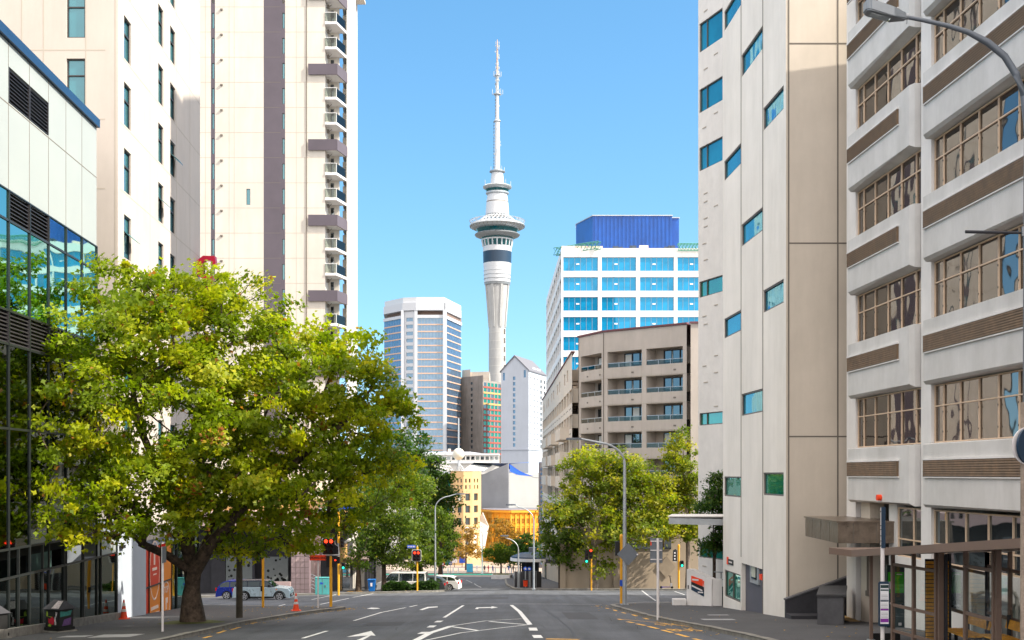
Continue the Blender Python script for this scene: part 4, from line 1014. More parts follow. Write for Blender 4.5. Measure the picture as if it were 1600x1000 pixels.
# ================================================================== WHITE AND BLUE OFFICE
W8 = thing('blue_glass_office_building', 'white gridded office with bright blue glazing and blue rooftop box, behind beige apartments', 'building', (20, 219, -15))
F8, L8 = seg((PX(877, 219), 219), (PX(1140, 219), 219)); F8.N = Vector((0, -1, 0)); X8 = F8.O.x
bays8 = [(875, 934.4), (940, 994), (1000, 1053), (1058.5, 1112)]
hs = []
for k in range(0, 9):
    zt_ = 39.0-3.585*k
    for a, b in bays8: hs.append((max(.35, PX(a, 219)-X8), PX(b, 219)-X8, zt_-2.5, zt_))
MB().wall(F8, 0, L8, -10, 40.6, hs, .35).build('front_wall', 'white_frame', W8)
for (a, b, c, d) in hs:
    f = win(W8, F8, a, b, c, d, .3, 'steel_grey', 'glass_b8', bars=[a+(b-a)*q/6 for q in range(1, 6)], fw=.05, ft=.03)
    m_ = (a+b)/2-.5; MB().ob(F8, m_-.28, m_+.28, -.29, -.25, (c+d)/2-.1, (c+d)/2+.14).build('white_label', 'pole_white', f)
FSe, LSe = seg((PX(853.5, 284), 284), (X8, 219)); FSe.N = -FSe.N if FSe.N.x > 0 else FSe.N
hs2 = []
for k in range(0, 10):
    zt_ = 39.0-3.585*k
    for q in range(9): hs2.append((LSe/9*q+.6, LSe/9*(q+1)-.6, zt_-2.4, zt_))
MB().wall(FSe, 0, LSe, -10, 40.6, hs2, .4).build('side_wall', 'white_frame', W8)
for (a, b, c, d) in hs2[-90:][::1][:0]+hs2[:90]: MB().ob(FSe, a, b, -.4, -.3, c, d).build('side_window', 'glass_side8', W8)
MB().prism([(X8, 219.45), (PX(1140, 219), 219.45), (45, 284), (PX(853.5, 284)+.45, 284)], 40.3, 40.55).build('roof', 'white_frame', W8)
cr = MB(); zt_ = 40.6
def truss(p0, p1, n, w_=1.0, h_=1.3):
    p0 = Vector(p0); p1 = Vector(p1); d = (p1-p0)/n; s_ = Vector((-(p1-p0).y, (p1-p0).x, 0)).normalized()*w_
    for o_, z in ((0, 0), (1, 0), (0, h_), (1, h_)): cr.tube([p0+s_*o_+Vector((0, 0, z)), p1+s_*o_+Vector((0, 0, z))], .07, 4)
    for i in range(n):
        a = p0+d*i; b = p0+d*(i+1)
        for o_ in (0, 1): cr.tube([a+s_*o_, b+s_*o_+Vector((0, 0, h_))], .05, 4); cr.tube([a+s_*o_+Vector((0, 0, h_)), b+s_*o_], .05, 4)
truss((X8-1.3, 222, zt_-.7), (X8+6.6, 217.5, zt_-.3), 12); truss((PX(1059, 219), 218.6, zt_-.5), (PX(1120, 219), 218.6, zt_-.5), 12)

crt = thing('green_roof_truss', 'green and pale steel cradle truss along the roof edge of the blue glazed office', 'truss', (X8, 222, 40)); cr.build('lattice', 'green_steel', crt)
MB().box(X8+.1, X8+7.5, 219.6, 220.4, 40.6, 41.1).build('gantry_rail', 'pale_mark', crt); MB().box(PX(1000, 219), PX(1014, 219), 220, 220.6, 40.6, 41.3).build('gantry_rail', 'pale_mark', crt)
bx_ = MB().prism([(PX(926, 230), 230), (PX(1050, 230), 230), (PX(1050, 230), 232), (PX(1062, 231), 232), (PX(1062, 231), 250), (PX(908, 238), 250), (PX(900, 238), 238)], 40.4, HZ(337.5, 230)); bx_.build('rooftop_box', 'blue_box', W8)
rb_8 = MB(); x = PX(926, 230)+.4
while x < PX(1050, 230): rb_8.box(x, x+.12, 229.88, 229.99, 40.45, HZ(337.5, 230)-.1); x += .75
rb_8.build('box_rib', 'blue_box', W8)
MB().prism([(PX(926, 230)-.1, 229.8), (PX(1051, 230), 229.8), (PX(1051, 230), 231.8), (PX(1063, 231), 231.8), (PX(1063, 231), 250), (PX(906, 238), 250), (PX(899, 238), 238)], HZ(337.5, 230), HZ(336.5, 230)+.05).build('box_coping', 'galv', W8)
an = MB(); z = HZ(336, 230)
for px in (988, 997, 1006): an.tube([(PX(px, 235), 235, z), (PX(px, 235), 235, z+1)], .05, 4)
an.tube([(PX(988, 235), 235, z+1), (PX(1006, 235), 235, z+1)], .05, 4).tube([(PX(929, 235), 235, z), (PX(929, 235), 235, z+.9)], .05, 4).tube([(PX(924, 235), 235, z+.7), (PX(940, 235), 235, z+.5)], .04, 4); an.build('roof_antenna', 'galv', W8)
rr = random.Random(2); mat('plant_dark', (.05, .07, .1), .6)
for k in range(16): x = PX(rr.uniform(950, 1050), 223); hh = rr.uniform(.4, 1.5); MB().box(x, x+rr.uniform(.3, 1.2), 224+k*.02, 225+k*.02, 40.6, 40.6+hh).build('roof_plant', 'plant_dark', W8)
# ================================================================== SKY TOWER
s_ = 860/F_PX
ST = thing('observation_tower', 'very tall concrete observation tower with round pods and a needle mast, against the blue sky', 'tower', (PX(777, 860), 860, -30))
cx = PX(777, 860); SC_ = (cx, 860, 0)
def Y(py): return HZ(py, 860)
def LP(rows, nm, m, n=40, sm=True): return MB().lathe([(r*s_, Y(y)) for r, y in rows], n, SC_).build(nm, m, ST, smooth=sm)
LP([(13.6, 810), (13.4, 700), (13.3, 510)], 'shaft', 'conc_tower')
LP([(13.3, 510), (14.5, 490), (17, 465), (18.2, 446)], 'shaft_flare', 'conc_tower')
rb = MB()
for k in range(8):
    t = 2*math.pi*(k+.5)/8; c_, s__ = math.cos(t), math.sin(t)
    pts = [(13.0, 512), (14.2, 512), (17.0, 478), (19.8, 446), (16, 446)]
    v = []
    for sd_ in (-1, 1):
        for r, y in pts: v.append((cx+r*s_*c_-sd_*.8*s__, 860+r*s_*s__+sd_*.8*c_, Y(y)))
    MB().add(v, [tuple(range(5))[::-1], tuple(range(5, 10))]+[(i, (i+1) % 5, 5+(i+1) % 5, 5+i) for i in range(5)]).build('buttress', 'conc_tower', ST)
jt = MB()
for y in range(520, 800, 13): jt.lathe([(13.45*s_, Y(y)), (13.5*s_, Y(y)-.15), (13.45*s_, Y(y)-.3)], 40, SC_)
jt.build('pour_joint', mat('joint_soft', (.47, .46, .44), .85), ST)
sl = MB()
for y in range(515, 800, 14): sl.box(cx+10.6*s_, cx+12.4*s_, 860-8.6*s_, 860-5*s_, Y(y+7), Y(y))
sl.build('slot_opening', 'joint_dark', ST)
LP([(19.6, 446), (20.4, 444), (20.4, 443), (21, 442)], 'ring_beam', 'steel_grey'); LP([(20.4, 442), (21.4, 420), (22.0, 412)], 'white_drum', 'sky_white')
gb = MB()
for y in (436, 430, 424, 418): gb.lathe([(20.9*s_+.1, Y(y)), (21.6*s_, Y(y)-.1), (20.9*s_+.1, Y(y)-.35)], 40, SC_)
gb.build('drum_seam', 'galv', ST)
LP([(21.9, 412), (22.3, 394)], 'navy_band', 'sign_navy'); LP([(22.3, 394), (22.6, 386)], 'upper_white_band', 'sky_white')
LP([(21.8, 386), (23.5, 376)], 'window_ring', 'glass_teal')
fr = MB()
for k in range(20):
    t = 2*math.pi*k/20; a = Vector((math.cos(t), math.sin(t), 0)); fr.tube([Vector((cx, 860, Y(386)))+a*22.3*s_, Vector((cx, 860, Y(375)))+a*24.2*s_], .5, 4)
fr.build('window_post', 'sky_white', ST); LP([(24, 376.5), (24.6, 374.5), (22, 374)], 'ring_sill', 'sky_white')
LP([(24, 375), (27, 368)], 'lower_glass', 'glass_teal'); LP([(26.5, 372.5), (34, 369.5), (35.6, 367.5), (34.5, 366), (29, 364)], 'lower_rim', 'steel_grey')
LP([(29, 366), (34.5, 356)], 'deck_glass', 'glass_teal')
LP([(33.5, 359), (41, 356.5), (43.6, 353.5), (42.5, 351.5), (36, 348.5), (30, 346.5)], 'main_rim', 'galv'); LP([(31, 348.5), (26, 345)], 'roof_glass', 'glass_b8')
LP([(23, 344), (22, 340), (18, 338)], 'louvre_ring', 'joint_dark')
rs_ = MB()
for k in range(36):
    t = 2*math.pi*k/36; a = Vector((math.cos(t), math.sin(t), 0)); o = Vector((cx, 860, 0))
    rs_.tube([o+a*34*s_+Vector((0, 0, Y(358.4))), o+a*42.8*s_+Vector((0, 0, Y(354.9)))], .35, 4)
rs_.build('rim_bracket', 'joint_dark', ST)
tr_ = MB()
for k in range(28):
    t = 2*math.pi*k/28; t2 = t+2*math.pi/28; o = Vector((cx, 860, 0)); a = Vector((math.cos(t), math.sin(t), 0)); b = Vector((math.cos(t2), math.sin(t2), 0))
    tr_.tube([o+a*30*s_+Vector((0, 0, Y(347))), o+b*19*s_+Vector((0, 0, Y(338)))], .45, 4).tube([o+b*30*s_+Vector((0, 0, Y(347))), o+a*19*s_+Vector((0, 0, Y(338)))], .45, 4)
    tr_.tube([o+a*40*s_+Vector((0, 0, Y(351))), o+a*43.5*s_+Vector((0, 0, Y(345.5)))], .18, 4).tube([o+a*43.5*s_+Vector((0, 0, Y(345.5))), o+b*43.5*s_+Vector((0, 0, Y(345.5)))], .16, 4).tube([o+a*43.5*s_+Vector((0, 0, Y(345.5))), o+a*30*s_+Vector((0, 0, Y(342)))], .16, 4)
tr_.build('roof_lattice', 'galv', ST)
LP([(17.5, 342), (18.8, 336)], 'cone_foot', 'steel_grey'); LP([(18.6, 336), (17.2, 317)], 'lower_cone', 'sky_white'); LP([(17.0, 317), (16.9, 315.5)], 'cone_joint', 'joint_dark'); LP([(17.1, 315.5), (15.4, 304)], 'upper_cone', 'sky_white')
LP([(15.4, 305), (18, 303), (18.2, 301), (16.4, 300)], 'pod_ring', 'galv'); LP([(16.2, 301), (19, 295.5)], 'pod_glass', 'glass_teal'); LP([(18.6, 296.5), (22.2, 294), (22.8, 292), (21, 290.5), (12, 289.5)], 'pod_rim', 'galv')
LP([(11, 290), (9, 270)], 'top_cone', 'sky_white'); LP([(8.6, 271), (12.3, 269), (12.3, 267.5), (8, 266)], 'top_rim', 'steel_grey'); LP([(5.4, 267), (4.3, 262), (3.8, 190)], 'lower_mast', 'sky_white'); LP([(3.9, 191), (5.4, 190), (5.4, 188.5), (3.5, 187)], 'mast_collar', 'galv'); LP([(2.7, 188), (2.3, 147)], 'middle_mast', 'sky_white')
LP([(2.4, 149), (5.6, 148), (5.6, 146.5), (2.4, 146)], 'mast_platform', 'galv'); LP([(2.0, 147), (1.9, 118)], 'upper_mast', 'metal_white'); LP([(2, 119), (3.8, 118.3), (3.8, 116.8), (2, 116)], 'mast_platform', 'galv'); LP([(1.5, 117), (1.2, 75), (.5, 62)], 'mast_tip', 'pwc_pink', 8)
ae = MB(); rr = random.Random(4)
for y in range(66, 262, 5):
    r = 3.4 if y < 118 else (3.2 if y < 188 else 5.6)
    for k in range(3):
        t = rr.uniform(0, 6.28) if y < 150 else (math.pi*.95 if k else rr.uniform(0, 6))
        a = Vector((math.cos(t), math.sin(t), 0)); o = Vector((cx, 860, Y(y)))
        ae.tube([o+a*1.0, o+a*r*s_], .14, 4).tube([o+a*r*s_+Vector((0, 0, -.8)), o+a*r*s_+Vector((0, 0, .8))], .2, 4)
for y, r in ((144, 8.5), (116, 6), (287, 21), (265, 11)):
    for k in range(7):
        t = 6.28*k/7; a = Vector((math.cos(t), math.sin(t), 0)); o = Vector((cx, 860, Y(y)-1.5)); ae.tube([o+a*r*s_*.5, o+a*r*s_], .14, 4).tube([o+a*r*s_, o+a*r*s_+Vector((0, 0, 3.2))], .2, 4)
ae.build('aerial', 'galv', ST)

# ================================================================== BANDED GLASS TOWER
BT = thing('banded_glass_tower', 'office tower with pink and blue window bands and white crown, left of needle tower', 'building', (-50, 640, -30))
pts = [(PX(600, 636), 636), (PX(629, 622), 622), (PX(650, 620), 620), (PX(694, 620), 620), (PX(720.5, 652), 652)]
zc, zb0 = HZ(497, 620), -30
fl8 = 3.56
def facet(i, kind):
    F, L_ = seg(pts[i], pts[i+1])
    if F.N.y > 0: F.N = -F.N
    hs = []
    nfl = 27
    if kind == 'col':
        for k in range(nfl): z = zc+1-fl8*k; hs.append((L_*.28, L_*.78, z-2.6, z-.7))
        MB().wall(F, 0, L_, zb0, HZ(486, 620), hs, .5).build('service_column', 'pwc_white', BT)
        for (a, b, c, d) in hs[:24]: MB().ob(F, a, b, -.5, -.4, c, d).build('window', 'glass_pwc', BT)
    else:
        MB().ob(F, 0, L_, -1.0, -.6, zb0, zc).build('core_wall', 'glass_pwc', BT)
        for k in range(nfl):
            z = zc-fl8*k
            MB().ob(F, .1, L_-.1, -.6, -.1, z-fl8+.6, z).build('window_band', 'glass_pwc', BT)
            MB().ob(F, .1, L_-.1, -.6, .12, z-fl8, z-fl8+.6).build('spandrel_band', 'pwc_pink', BT)
        m2 = MB(); u = 1.2
        while u < L_-.5: m2.ob(F, u-.06, u+.06, -.12, -.03, zb0, zc); u += 1.6
        m2.build('thin_mullion', 'steel_grey', BT)
        MB().ob(F, 0, L_, -.6, .5, zc, zc+1.6).build('white_band', 'pwc_white', BT)
for i, k in enumerate(('glass', 'col', 'glass', 'glass')): facet(i, k)
cn = MB()
for px, z in ((650, 620), (694.5, 619.5), (629, 621.5)): cn.box(PX(px, z)-.75, PX(px, z)+.75, z-.6, z+1, zb0, HZ(484, 620))
cn.box(PX(695.5, 620), PX(698, 620), 619.6, 621, zb0, HZ(470, 620)); cn.build('white_column', 'pwc_white', BT)
crn = [(PX(599.5, 636), 635.5), (PX(629, 622), 621), (PX(650, 620), 619.2), (PX(694, 620), 619.2), (PX(721, 652), 651), (PX(715, 690), 690), (PX(604, 690), 690)]
MB().prism(crn, HZ(485, 620), HZ(473, 620)).build('crown', 'pwc_white', BT)
MB().prism([(x*.985-.6, y+1.5) for x, y in crn], HZ(473, 620), HZ(464, 620)).build('crown_top', 'sky_white', BT)
MB().prism([(x*.96-1.2, y+4) for x, y in crn], zc, HZ(485, 620)).build('plant_recess', mat('recess_brown', (.22, .15, .12), .7), BT)
MB().prism([(pts[0][0], 637), (pts[1][0], 623.2), (pts[3][0], 621.2), (pts[4][0]-.8, 652.2), (PX(714, 690), 690), (PX(604, 690), 690)], zb0, zc).build('rear_body', 'glass_pwc', BT)

# ================================================================== BROWN HOTEL, GABLED BLOCK
BH = thing('brown_concrete_hotel', 'brown stained concrete block with red and green gridded right half, under the needle tower', 'building', (-20, 650, -30))
F1, L1 = seg((PX(720, 655), 655), (PX(755, 640), 640)); F2, L2 = seg((PX(755, 640), 640), (PX(783, 656), 656))
for F in (F1, F2):
    if F.N.y > 0: F.N = -F.N
zt1 = HZ(577, 650); zt2 = HZ(594, 642)
hs = [(L1*.44, L1*.53, HZ(y+5, 648), HZ(y, 648)) for y in range(597, 720, 9)]
MB().wall(F1, 0, L1, -30, zt1-4, hs, .4).build('blank_wall', 'brown_conc', BH)
for (a, b, c, d) in hs: MB().ob(F1, a, b, -.4, -.3, c, d).build('slot_window', 'glass_apart', BH)
MB().prism([(PX(721, 655), 655.3), (PX(755, 640), 640.3), (PX(782.5, 656), 656.3), (PX(783, 700), 700), (PX(722, 700), 700)], -30, zt2-.1).build('body', 'brown_conc', BH)
MB().prism([(PX(722, 656), 656), (PX(735, 650), 650), (PX(735, 690), 690), (PX(724, 690), 690)], zt2, zt1).prism([(PX(735, 651), 651), (PX(765, 648), 648), (PX(766, 690), 690), (PX(735, 690), 690)], zt2, HZ(581, 650)).build('roof_block', 'apart_side', BH)
for k in range(13):
    z = zt2-1.2-2.93*k
    MB().ob(F2, 0, L2, -.3, .25, z-2.93, z-2.0).build('red_band', 'ochre_band' if k in (1, 3) else 'red_band', BH)
    for q in range(5): MB().ob(F2, L2*(q+.18)/5, L2*(q+.82)/5, -.3, -.05, z-2.0, z).build('green_window', 'glass_green' if (q*3+k) % 4 else 'glass_apart', BH)
pr = MB()
for q in range(6): pr.ob(F2, L2*q/5-.5, L2*q/5+.5, -.3, .1, -30, zt2-1.2)
pr.build('window_pier', 'brown_conc', BH)
GB = thing('gabled_white_block', 'white block with grey gable roof and small square windows, right of the needle tower', 'building', (5, 610, -30))
xa, xb, xc = PX(783, 606), PX(826, 598), PX(853.5, 630)
F1, L1 = seg((xa, 606), (xb, 598)); F2, L2 = seg((xb, 598), (xc, 630))
for F in (F1, F2):
    if F.N.y > 0: F.N = -F.N
ze = HZ(578, 600); za = HZ(555, 600)
hs = [(L1*.43, L1*.52, HZ(y+5.5, 601), HZ(y, 601)) for y in [588+8.7*i for i in range(13)]]+[(L1*.06, L1*.14, HZ(594, 603), HZ(582, 603)), (L1*.82, L1*.90, HZ(590, 600), HZ(578.5, 600))]
MB().wall(F1, 0, L1, -30, ze, hs, .4).add([F1.p(0, 0, ze), F1.p(L1, 0, ze), F1.p(L1*.5, 0, za)], [(0, 1, 2)]).build('gable_wall', 'gable_white', GB)
for (a, b, c, d) in hs: MB().ob(F1, a, b, -.4, -.3, c, d).build('window', 'glass_pwc', GB)
hs = []
for k in range(13):
    for q in range(5): hs.append((L2*(q+.25)/5, L2*(q+.75)/5, HZ(590+8.7*k+5.2, 605), HZ(590+8.7*k, 605)))
MB().wall(F2, 0, L2, -30, ze, hs, .5).build('side_wall', 'sky_white', GB)
for (a, b, c, d) in hs: MB().ob(F2, a, b, -.5, -.4, c, d).build('side_window', 'glass_apart', GB)
dV = F2.U*L2
r0, r1 = F1.p(-.5, .5, ze-.2), F1.p(L1+.5, .5, ze-.2); ap_ = F1.p(L1*.5, .5, za+.3)
MB().add([r0, r1, ap_, r0+dV, r1+dV, ap_+dV, r0-Vector((0, 0, .6)), r1-Vector((0, 0, .6)), ap_-Vector((0, 0, .8)), r0+dV-Vector((0, 0, .6)), r1+dV-Vector((0, 0, .6)), ap_+dV-Vector((0, 0, .8))],
         [(1, 4, 5, 2), (0, 2, 5, 3), (7, 8, 11, 10), (6, 9, 11, 8), (0, 6, 8, 2), (2, 8, 7, 1), (1, 7, 10, 4)]).build('pitched_roof', 'roof_grey', GB)
lg = MB().ob(F1, -.1, L1+.1, 0, .4, HZ(703, 600), HZ(701.5, 600)).ob(F2, 0, L2, 0, .4, HZ(703, 600), HZ(701.5, 600)); lg.build('ledge', 'gable_white', GB)
MB().prism([(xa+.2, 606.6), (xb-.1, 598.6), (xc-.5, 630), (xa+8, 640)], -30, ze-.1).build('body', 'gable_white', GB)
for k, (a, b) in enumerate(((.35, .55), (.6, .8))): MB().add([F2.p(L2*a, -3.5, ze+2), F2.p(L2*b, -3.5, ze+2), F2.p(L2*b, -1.2, ze+2.2), F2.p(L2*a, -1.2, ze+2.2), F2.p(L2*a, -3.5, ze-.5), F2.p(L2*b, -3.5, ze-.5), F2.p(L2*b, -1.2, ze-.5), F2.p(L2*a, -1.2, ze-.5)], [(0, 1, 2, 3), (2, 3, 7, 6), (0, 3, 7, 4), (1, 2, 6, 5), (0, 1, 5, 4)]).build('dormer', 'sky_white', GB)

# ================================================================== LOW WHITE HALL, BALL MAST, LIBRARY, SILVER VOLUME, ORANGE HOUSE
LH = thing('low_white_hall', 'long low white hall with window strip and sloping glass canopies, below the banded tower', 'building', (-25, 480, -25))
x0, x1 = PX(600, 480), PX(780, 480)
Fh = Fr((x0, 480), (1, 0), (0, -1)); Lh = x1-x0
hs = [(Lh*(q+.15)/24, Lh*(q+.85)/24, HZ(718.5, 480), HZ(713, 480)) for q in range(24)]
MB().wall(Fh, 0, Lh, -30, HZ(711, 480), hs, .4).build('wall', 'lowwhite', LH)
for (a, b, c, d) in hs: MB().ob(Fh, a, b, -.4, -.3, c, d).build('window', 'glass_apart', LH)
MB().box(x0, x1, 479.2, 520, HZ(711, 480), HZ(708.5, 480)).build('roof_edge', 'sky_white', LH)
MB().prism([(x0, 484), (PX(752, 484), 484), (PX(735, 500), 500), (x0, 500)], HZ(708.5, 480), [HZ(708, 480)]*2+[HZ(704.5, 480)]*2).build('roof', 'gable_white', LH)
MB().box(x0, x1, 478.8, 480, HZ(724, 480), HZ(720.5, 480)).build('balcony_band', 'sky_white', LH)
gcn = MB()
def slope_frame(a, b, c, d, n):
    a, b, c, d = [Vector(v) for v in (a, b, c, d)]
    for i in range(n+1):
        t = i/n; gcn.tube([a.lerp(b, t), d.lerp(c, t)], .12, 4)
    for t in (0, .33, .66, 1): gcn.tube([a.lerp(d, t), b.lerp(c, t)], .12, 4)
slope_frame((PX(655, 440), 440, HZ(724, 440)), (PX(712, 440), 440, HZ(740, 440)), (PX(700, 455), 455, HZ(724, 455)), (PX(655, 455), 455, HZ(722, 455)), 12)
slope_frame((PX(718, 425), 425, HZ(739, 425)), (PX(755, 425), 425, HZ(736, 425)), (PX(772, 445), 445, HZ(724, 445)), (PX(742, 445), 445, HZ(722, 445)), 12)
gcn.build('canopy_frame', 'lowwhite', LH)
MB().plate([(PX(718, 425), 425.1, HZ(740, 425)), (PX(755, 425), 425.1, HZ(737, 425)), (PX(772, 445), 445.1, HZ(725, 445)), (PX(742, 445), 445.1, HZ(723, 445))], (0, 0, .1)).build('canopy_glass', 'glass_b8', LH)
MB().box(PX(700, 482), PX(704, 482), 482, 484, HZ(708, 480), HZ(701, 480)).build('chimney', 'apart_side', LH)
MB().prism([(PX(655, 440), 441), (PX(835, 440), 441), (PX(835, 470), 470), (PX(655, 470), 470)], -30, HZ(741, 440)).build('lower_wing', 'lowwhite', LH)
Ba = thing('ball_mast', 'big pale ball pierced by a thin mast, standing on the library roof', 'sculpture', (PX(716.5, 384), 384, HZ(738, 384)))
r = 9.3/F_PX*384; zc_ = HZ(709.5, 384)
MB().lathe([(max(.01, r*math.sin(math.pi*i/18)), -r*math.cos(math.pi*i/18)) for i in range(19)], 28, (PX(716.5, 384), 384, zc_)).build('ball', 'ball_stone', Ba, smooth=True)
MB().tube([(PX(716.5, 384), 384, HZ(740, 384)), (PX(716.5, 384), 384, HZ(653, 384))], [.3, .22], 8).build('mast', 'galv', Ba)
mb = MB()
for a in (-2.2, -1.1, 1.1, 2.2): mb.tube([(PX(716.5, 384), 384, HZ(722, 384)), (PX(716.5, 384)+a, 384, HZ(737.6, 384))], .06, 4)
mb.build('stay', 'galv', Ba)
Li = thing('stone_library_building', 'sunlit honey stone building with square punched windows, left of the silver curved volume', 'building', (-16, 380, -30))
lp = [(PX(704, 378), 378), (PX(712, 377), 377), (PX(724, 376.5), 376.5), (PX(738, 378), 378), (PX(749.5, 382), 382)]
zl = HZ(736, 378)
for i in range(4):
    F, L_ = seg(lp[i], lp[i+1])
    if F.N.y > 0: F.N = -F.N
    hs = []
    for k, y in enumerate((748, 758)):
        for q in ((.2, .38), (.62, .8)): hs.append((L_*q[0], L_*q[1], HZ(y+6, 378), HZ(y, 378)))
    for y in (771, 790, 809): hs.append((L_*.22, L_*.76, HZ(y+11, 378), HZ(y, 378)))
    hs.append((L_*.22, L_*.76, HZ(866, 378), HZ(835, 378)))
    MB().wall(F, 0, L_, -30, zl, hs, .5).build('stone_wall', 'lib_stone', Li)
    for n_, (a, b, c, d) in enumerate(hs): MB().ob(F, a, b, -.55, -.45, c, d).build('window', 'glass_apart' if (n_+i) % 5 else 'blind_white', Li)
MB().prism(lp+[(PX(749, 400), 400), (PX(704, 400), 400)], zl-.3, zl-.1).build('roof', 'lib_stone', Li)
MB().box(lp[4][0]-.2, lp[4][0], 382, 400, -30, zl).build('flank', 'lib_stone', Li)
clk = thing('wall_clock', 'round white clock face on the honey stone library', 'clock', (PX(729, 375), 375.5, HZ(828, 375)))
Fc = Fr((PX(729, 375), 375.6), (1, 0), (0, -1))
MB().tube([(PX(729, 375), 375.9, HZ(828, 375)), (PX(729, 375), 375.5, HZ(828, 375))], .95, 20).build('face', 'pole_white', clk)
MB().ob(Fc, -.05, .05, .11, .15, HZ(828, 375), HZ(828, 375)+.7).ob(Fc, -.05, .45, .12, .16, HZ(828, 375)-.05, HZ(828, 375)+.05).build('hands', 'sheet_black', clk)
GT = thing('green_glass_stair_tower', 'slim green glass tower with white column and flat roof, left of the stone library', 'building', (-26, 380, -30))
MB().box(PX(676, 382), PX(704, 382), 382, 396, -30, HZ(742, 382)).build('glass_wall', 'glass_green', GT)
MB().box(PX(682, 381), PX(694, 381), 381, 382, -30, HZ(742, 382)).box(PX(672, 381), PX(706, 381), 380, 396, HZ(742, 382), HZ(739, 382)).build('column', 'sky_white', GT)
MB().box(PX(676, 381), PX(704, 381), 380.5, 396, HZ(739, 382), HZ(736.5, 382)).build('roof', 'gable_white', GT)
mb = MB()
for y in (784, 803, 822): mb.plate([(PX(690, 380), 378, HZ(y, 380)), (PX(706, 380), 378, HZ(y+2, 380)), (PX(706, 380), 382, HZ(y-2, 380)), (PX(690, 380), 382, HZ(y-3, 380))], (0, 0, .3))
mb.build('sun_shade', 'lowwhite', GT)
SV = thing('silver_clad_building', 'silver and white corrugated metal theatre volume with curved roof above the orange facade', 'building', (2, 430, -30))
xa, xm, xb = PX(749, 436), PX(795, 428), PX(842, 440)
ytop = lambda t: HZ(739-15*math.sin(min(1, t*1.25)*math.pi/2), 432)
Lf, LLf = seg((xa, 436), (xm, 428)); Rf, LRf = seg((xm, 428), (xb, 440))
for F in (Lf, Rf):
    if F.N.y > 0: F.N = -F.N
mb = MB(); n = 34
for i in range(n):
    for (F, L_, m_) in ((Lf, LLf, 0),):
        a, b = L_*i/n, L_*(i+1)/n; za_ = HZ(744-20*(a/L_), 432); zb_ = HZ(744-20*(b/L_), 432)
        mb.add([F.p(a, .0, -20), F.p((a+b)/2, .25, -20), F.p(b, 0, -20), F.p(b, 0, zb_), F.p((a+b)/2, .25, (za_+zb_)/2), F.p(a, 0, za_)], [(0, 1, 4, 5), (1, 2, 3, 4)])
mb.build('corrugated_wall', 'metal_clad', SV)
mb = MB()
for k in range(22):
    z0_ = HZ(800, 434)+k*(HZ(739, 434)-HZ(800, 434))/22; z1_ = HZ(800, 434)+(k+1)*(HZ(739, 434)-HZ(800, 434))/22
    mb.add([Rf.p(0, 0, z0_), Rf.p(LRf, 0, z0_), Rf.p(LRf, .18, z1_), Rf.p(0, .18, z1_), Rf.p(0, 0, z1_), Rf.p(LRf, 0, z1_)], [(0, 1, 2, 3), (3, 2, 5, 4)])
mb.build('lapped_wall', 'metal_white', SV)
zz_ = HZ(746, 434)
mb = MB(); mb.add([Rf.p(LRf*.03, .2, HZ(737, 432)), Rf.p(LRf*.3, .2, HZ(742, 432)), Rf.p(LRf*.8, .2, HZ(744, 432)), Rf.p(LRf*.6, .2, HZ(741.5, 432)), Rf.p(LRf*.35, .2, HZ(736, 432)), Rf.p(.1, .2, HZ(725, 430))], [(0, 1, 2, 3, 4, 5)]); mb.build('blue_gable_glass', 'sign_blue', SV)
mb = MB()
prof_ = [(0, HZ(724, 430)), (.15, HZ(730, 430)), (.35, HZ(737, 430)), (.6, HZ(741, 430)), (.8, HZ(745.5, 430)), (1.02, HZ(746, 430))]
prof2 = [(-.02, HZ(723, 460)), (.2, HZ(722.5, 460)), (.5, HZ(722.5, 460)), (.75, HZ(723, 460)), (.9, HZ(723.5, 460)), (1.0, HZ(725, 460))]
for (a, z0_), (b, z1_), (c, z2_), (d, z3_) in zip(prof_, prof_[1:], prof2, prof2[1:]): mb.add([Rf.p(LRf*a, .3, z0_), Rf.p(LRf*b, .3, z1_), Rf.p(LRf*d, -22, z3_), Rf.p(LRf*c, -22, z2_)], [(0, 1, 2, 3)])
mb.build('curved_roof', 'metal_white', SV, smooth=True)
mb = MB().add([Lf.p(-.5, .3, HZ(745, 436)), Lf.p(LLf, .3, HZ(724, 428)), Lf.p(LLf+2, -22, HZ(722, 455)), Lf.p(LLf*.55, -22, HZ(722, 455)), Lf.p(LLf*.25, -10, HZ(727, 445))], [(0, 1, 2, 3, 4)]); mb.build('shaded_roof_edge', mat('roof_shade_blue', (.03, .12, .42), .4), SV)  # left roof edge, its shadow put into the blue colour
MB().prism([(xa+.5, 437), (xm, 429), (xb-.5, 441), (xb+2, 470), (xa+8, 470)], -30, [HZ(746, 434)]*5).build('inner_body', 'metal_clad', SV)
OH = thing('orange_theatre_building', 'orange and yellow rendered facade with cornice and paired sash windows below the silver volume', 'building', (5, 405, -30))
op = [(PX(752, 412), 412), (PX(770, 404), 404), (PX(798, 400), 400), (PX(844, 404), 404)]
zo = HZ(797, 400)
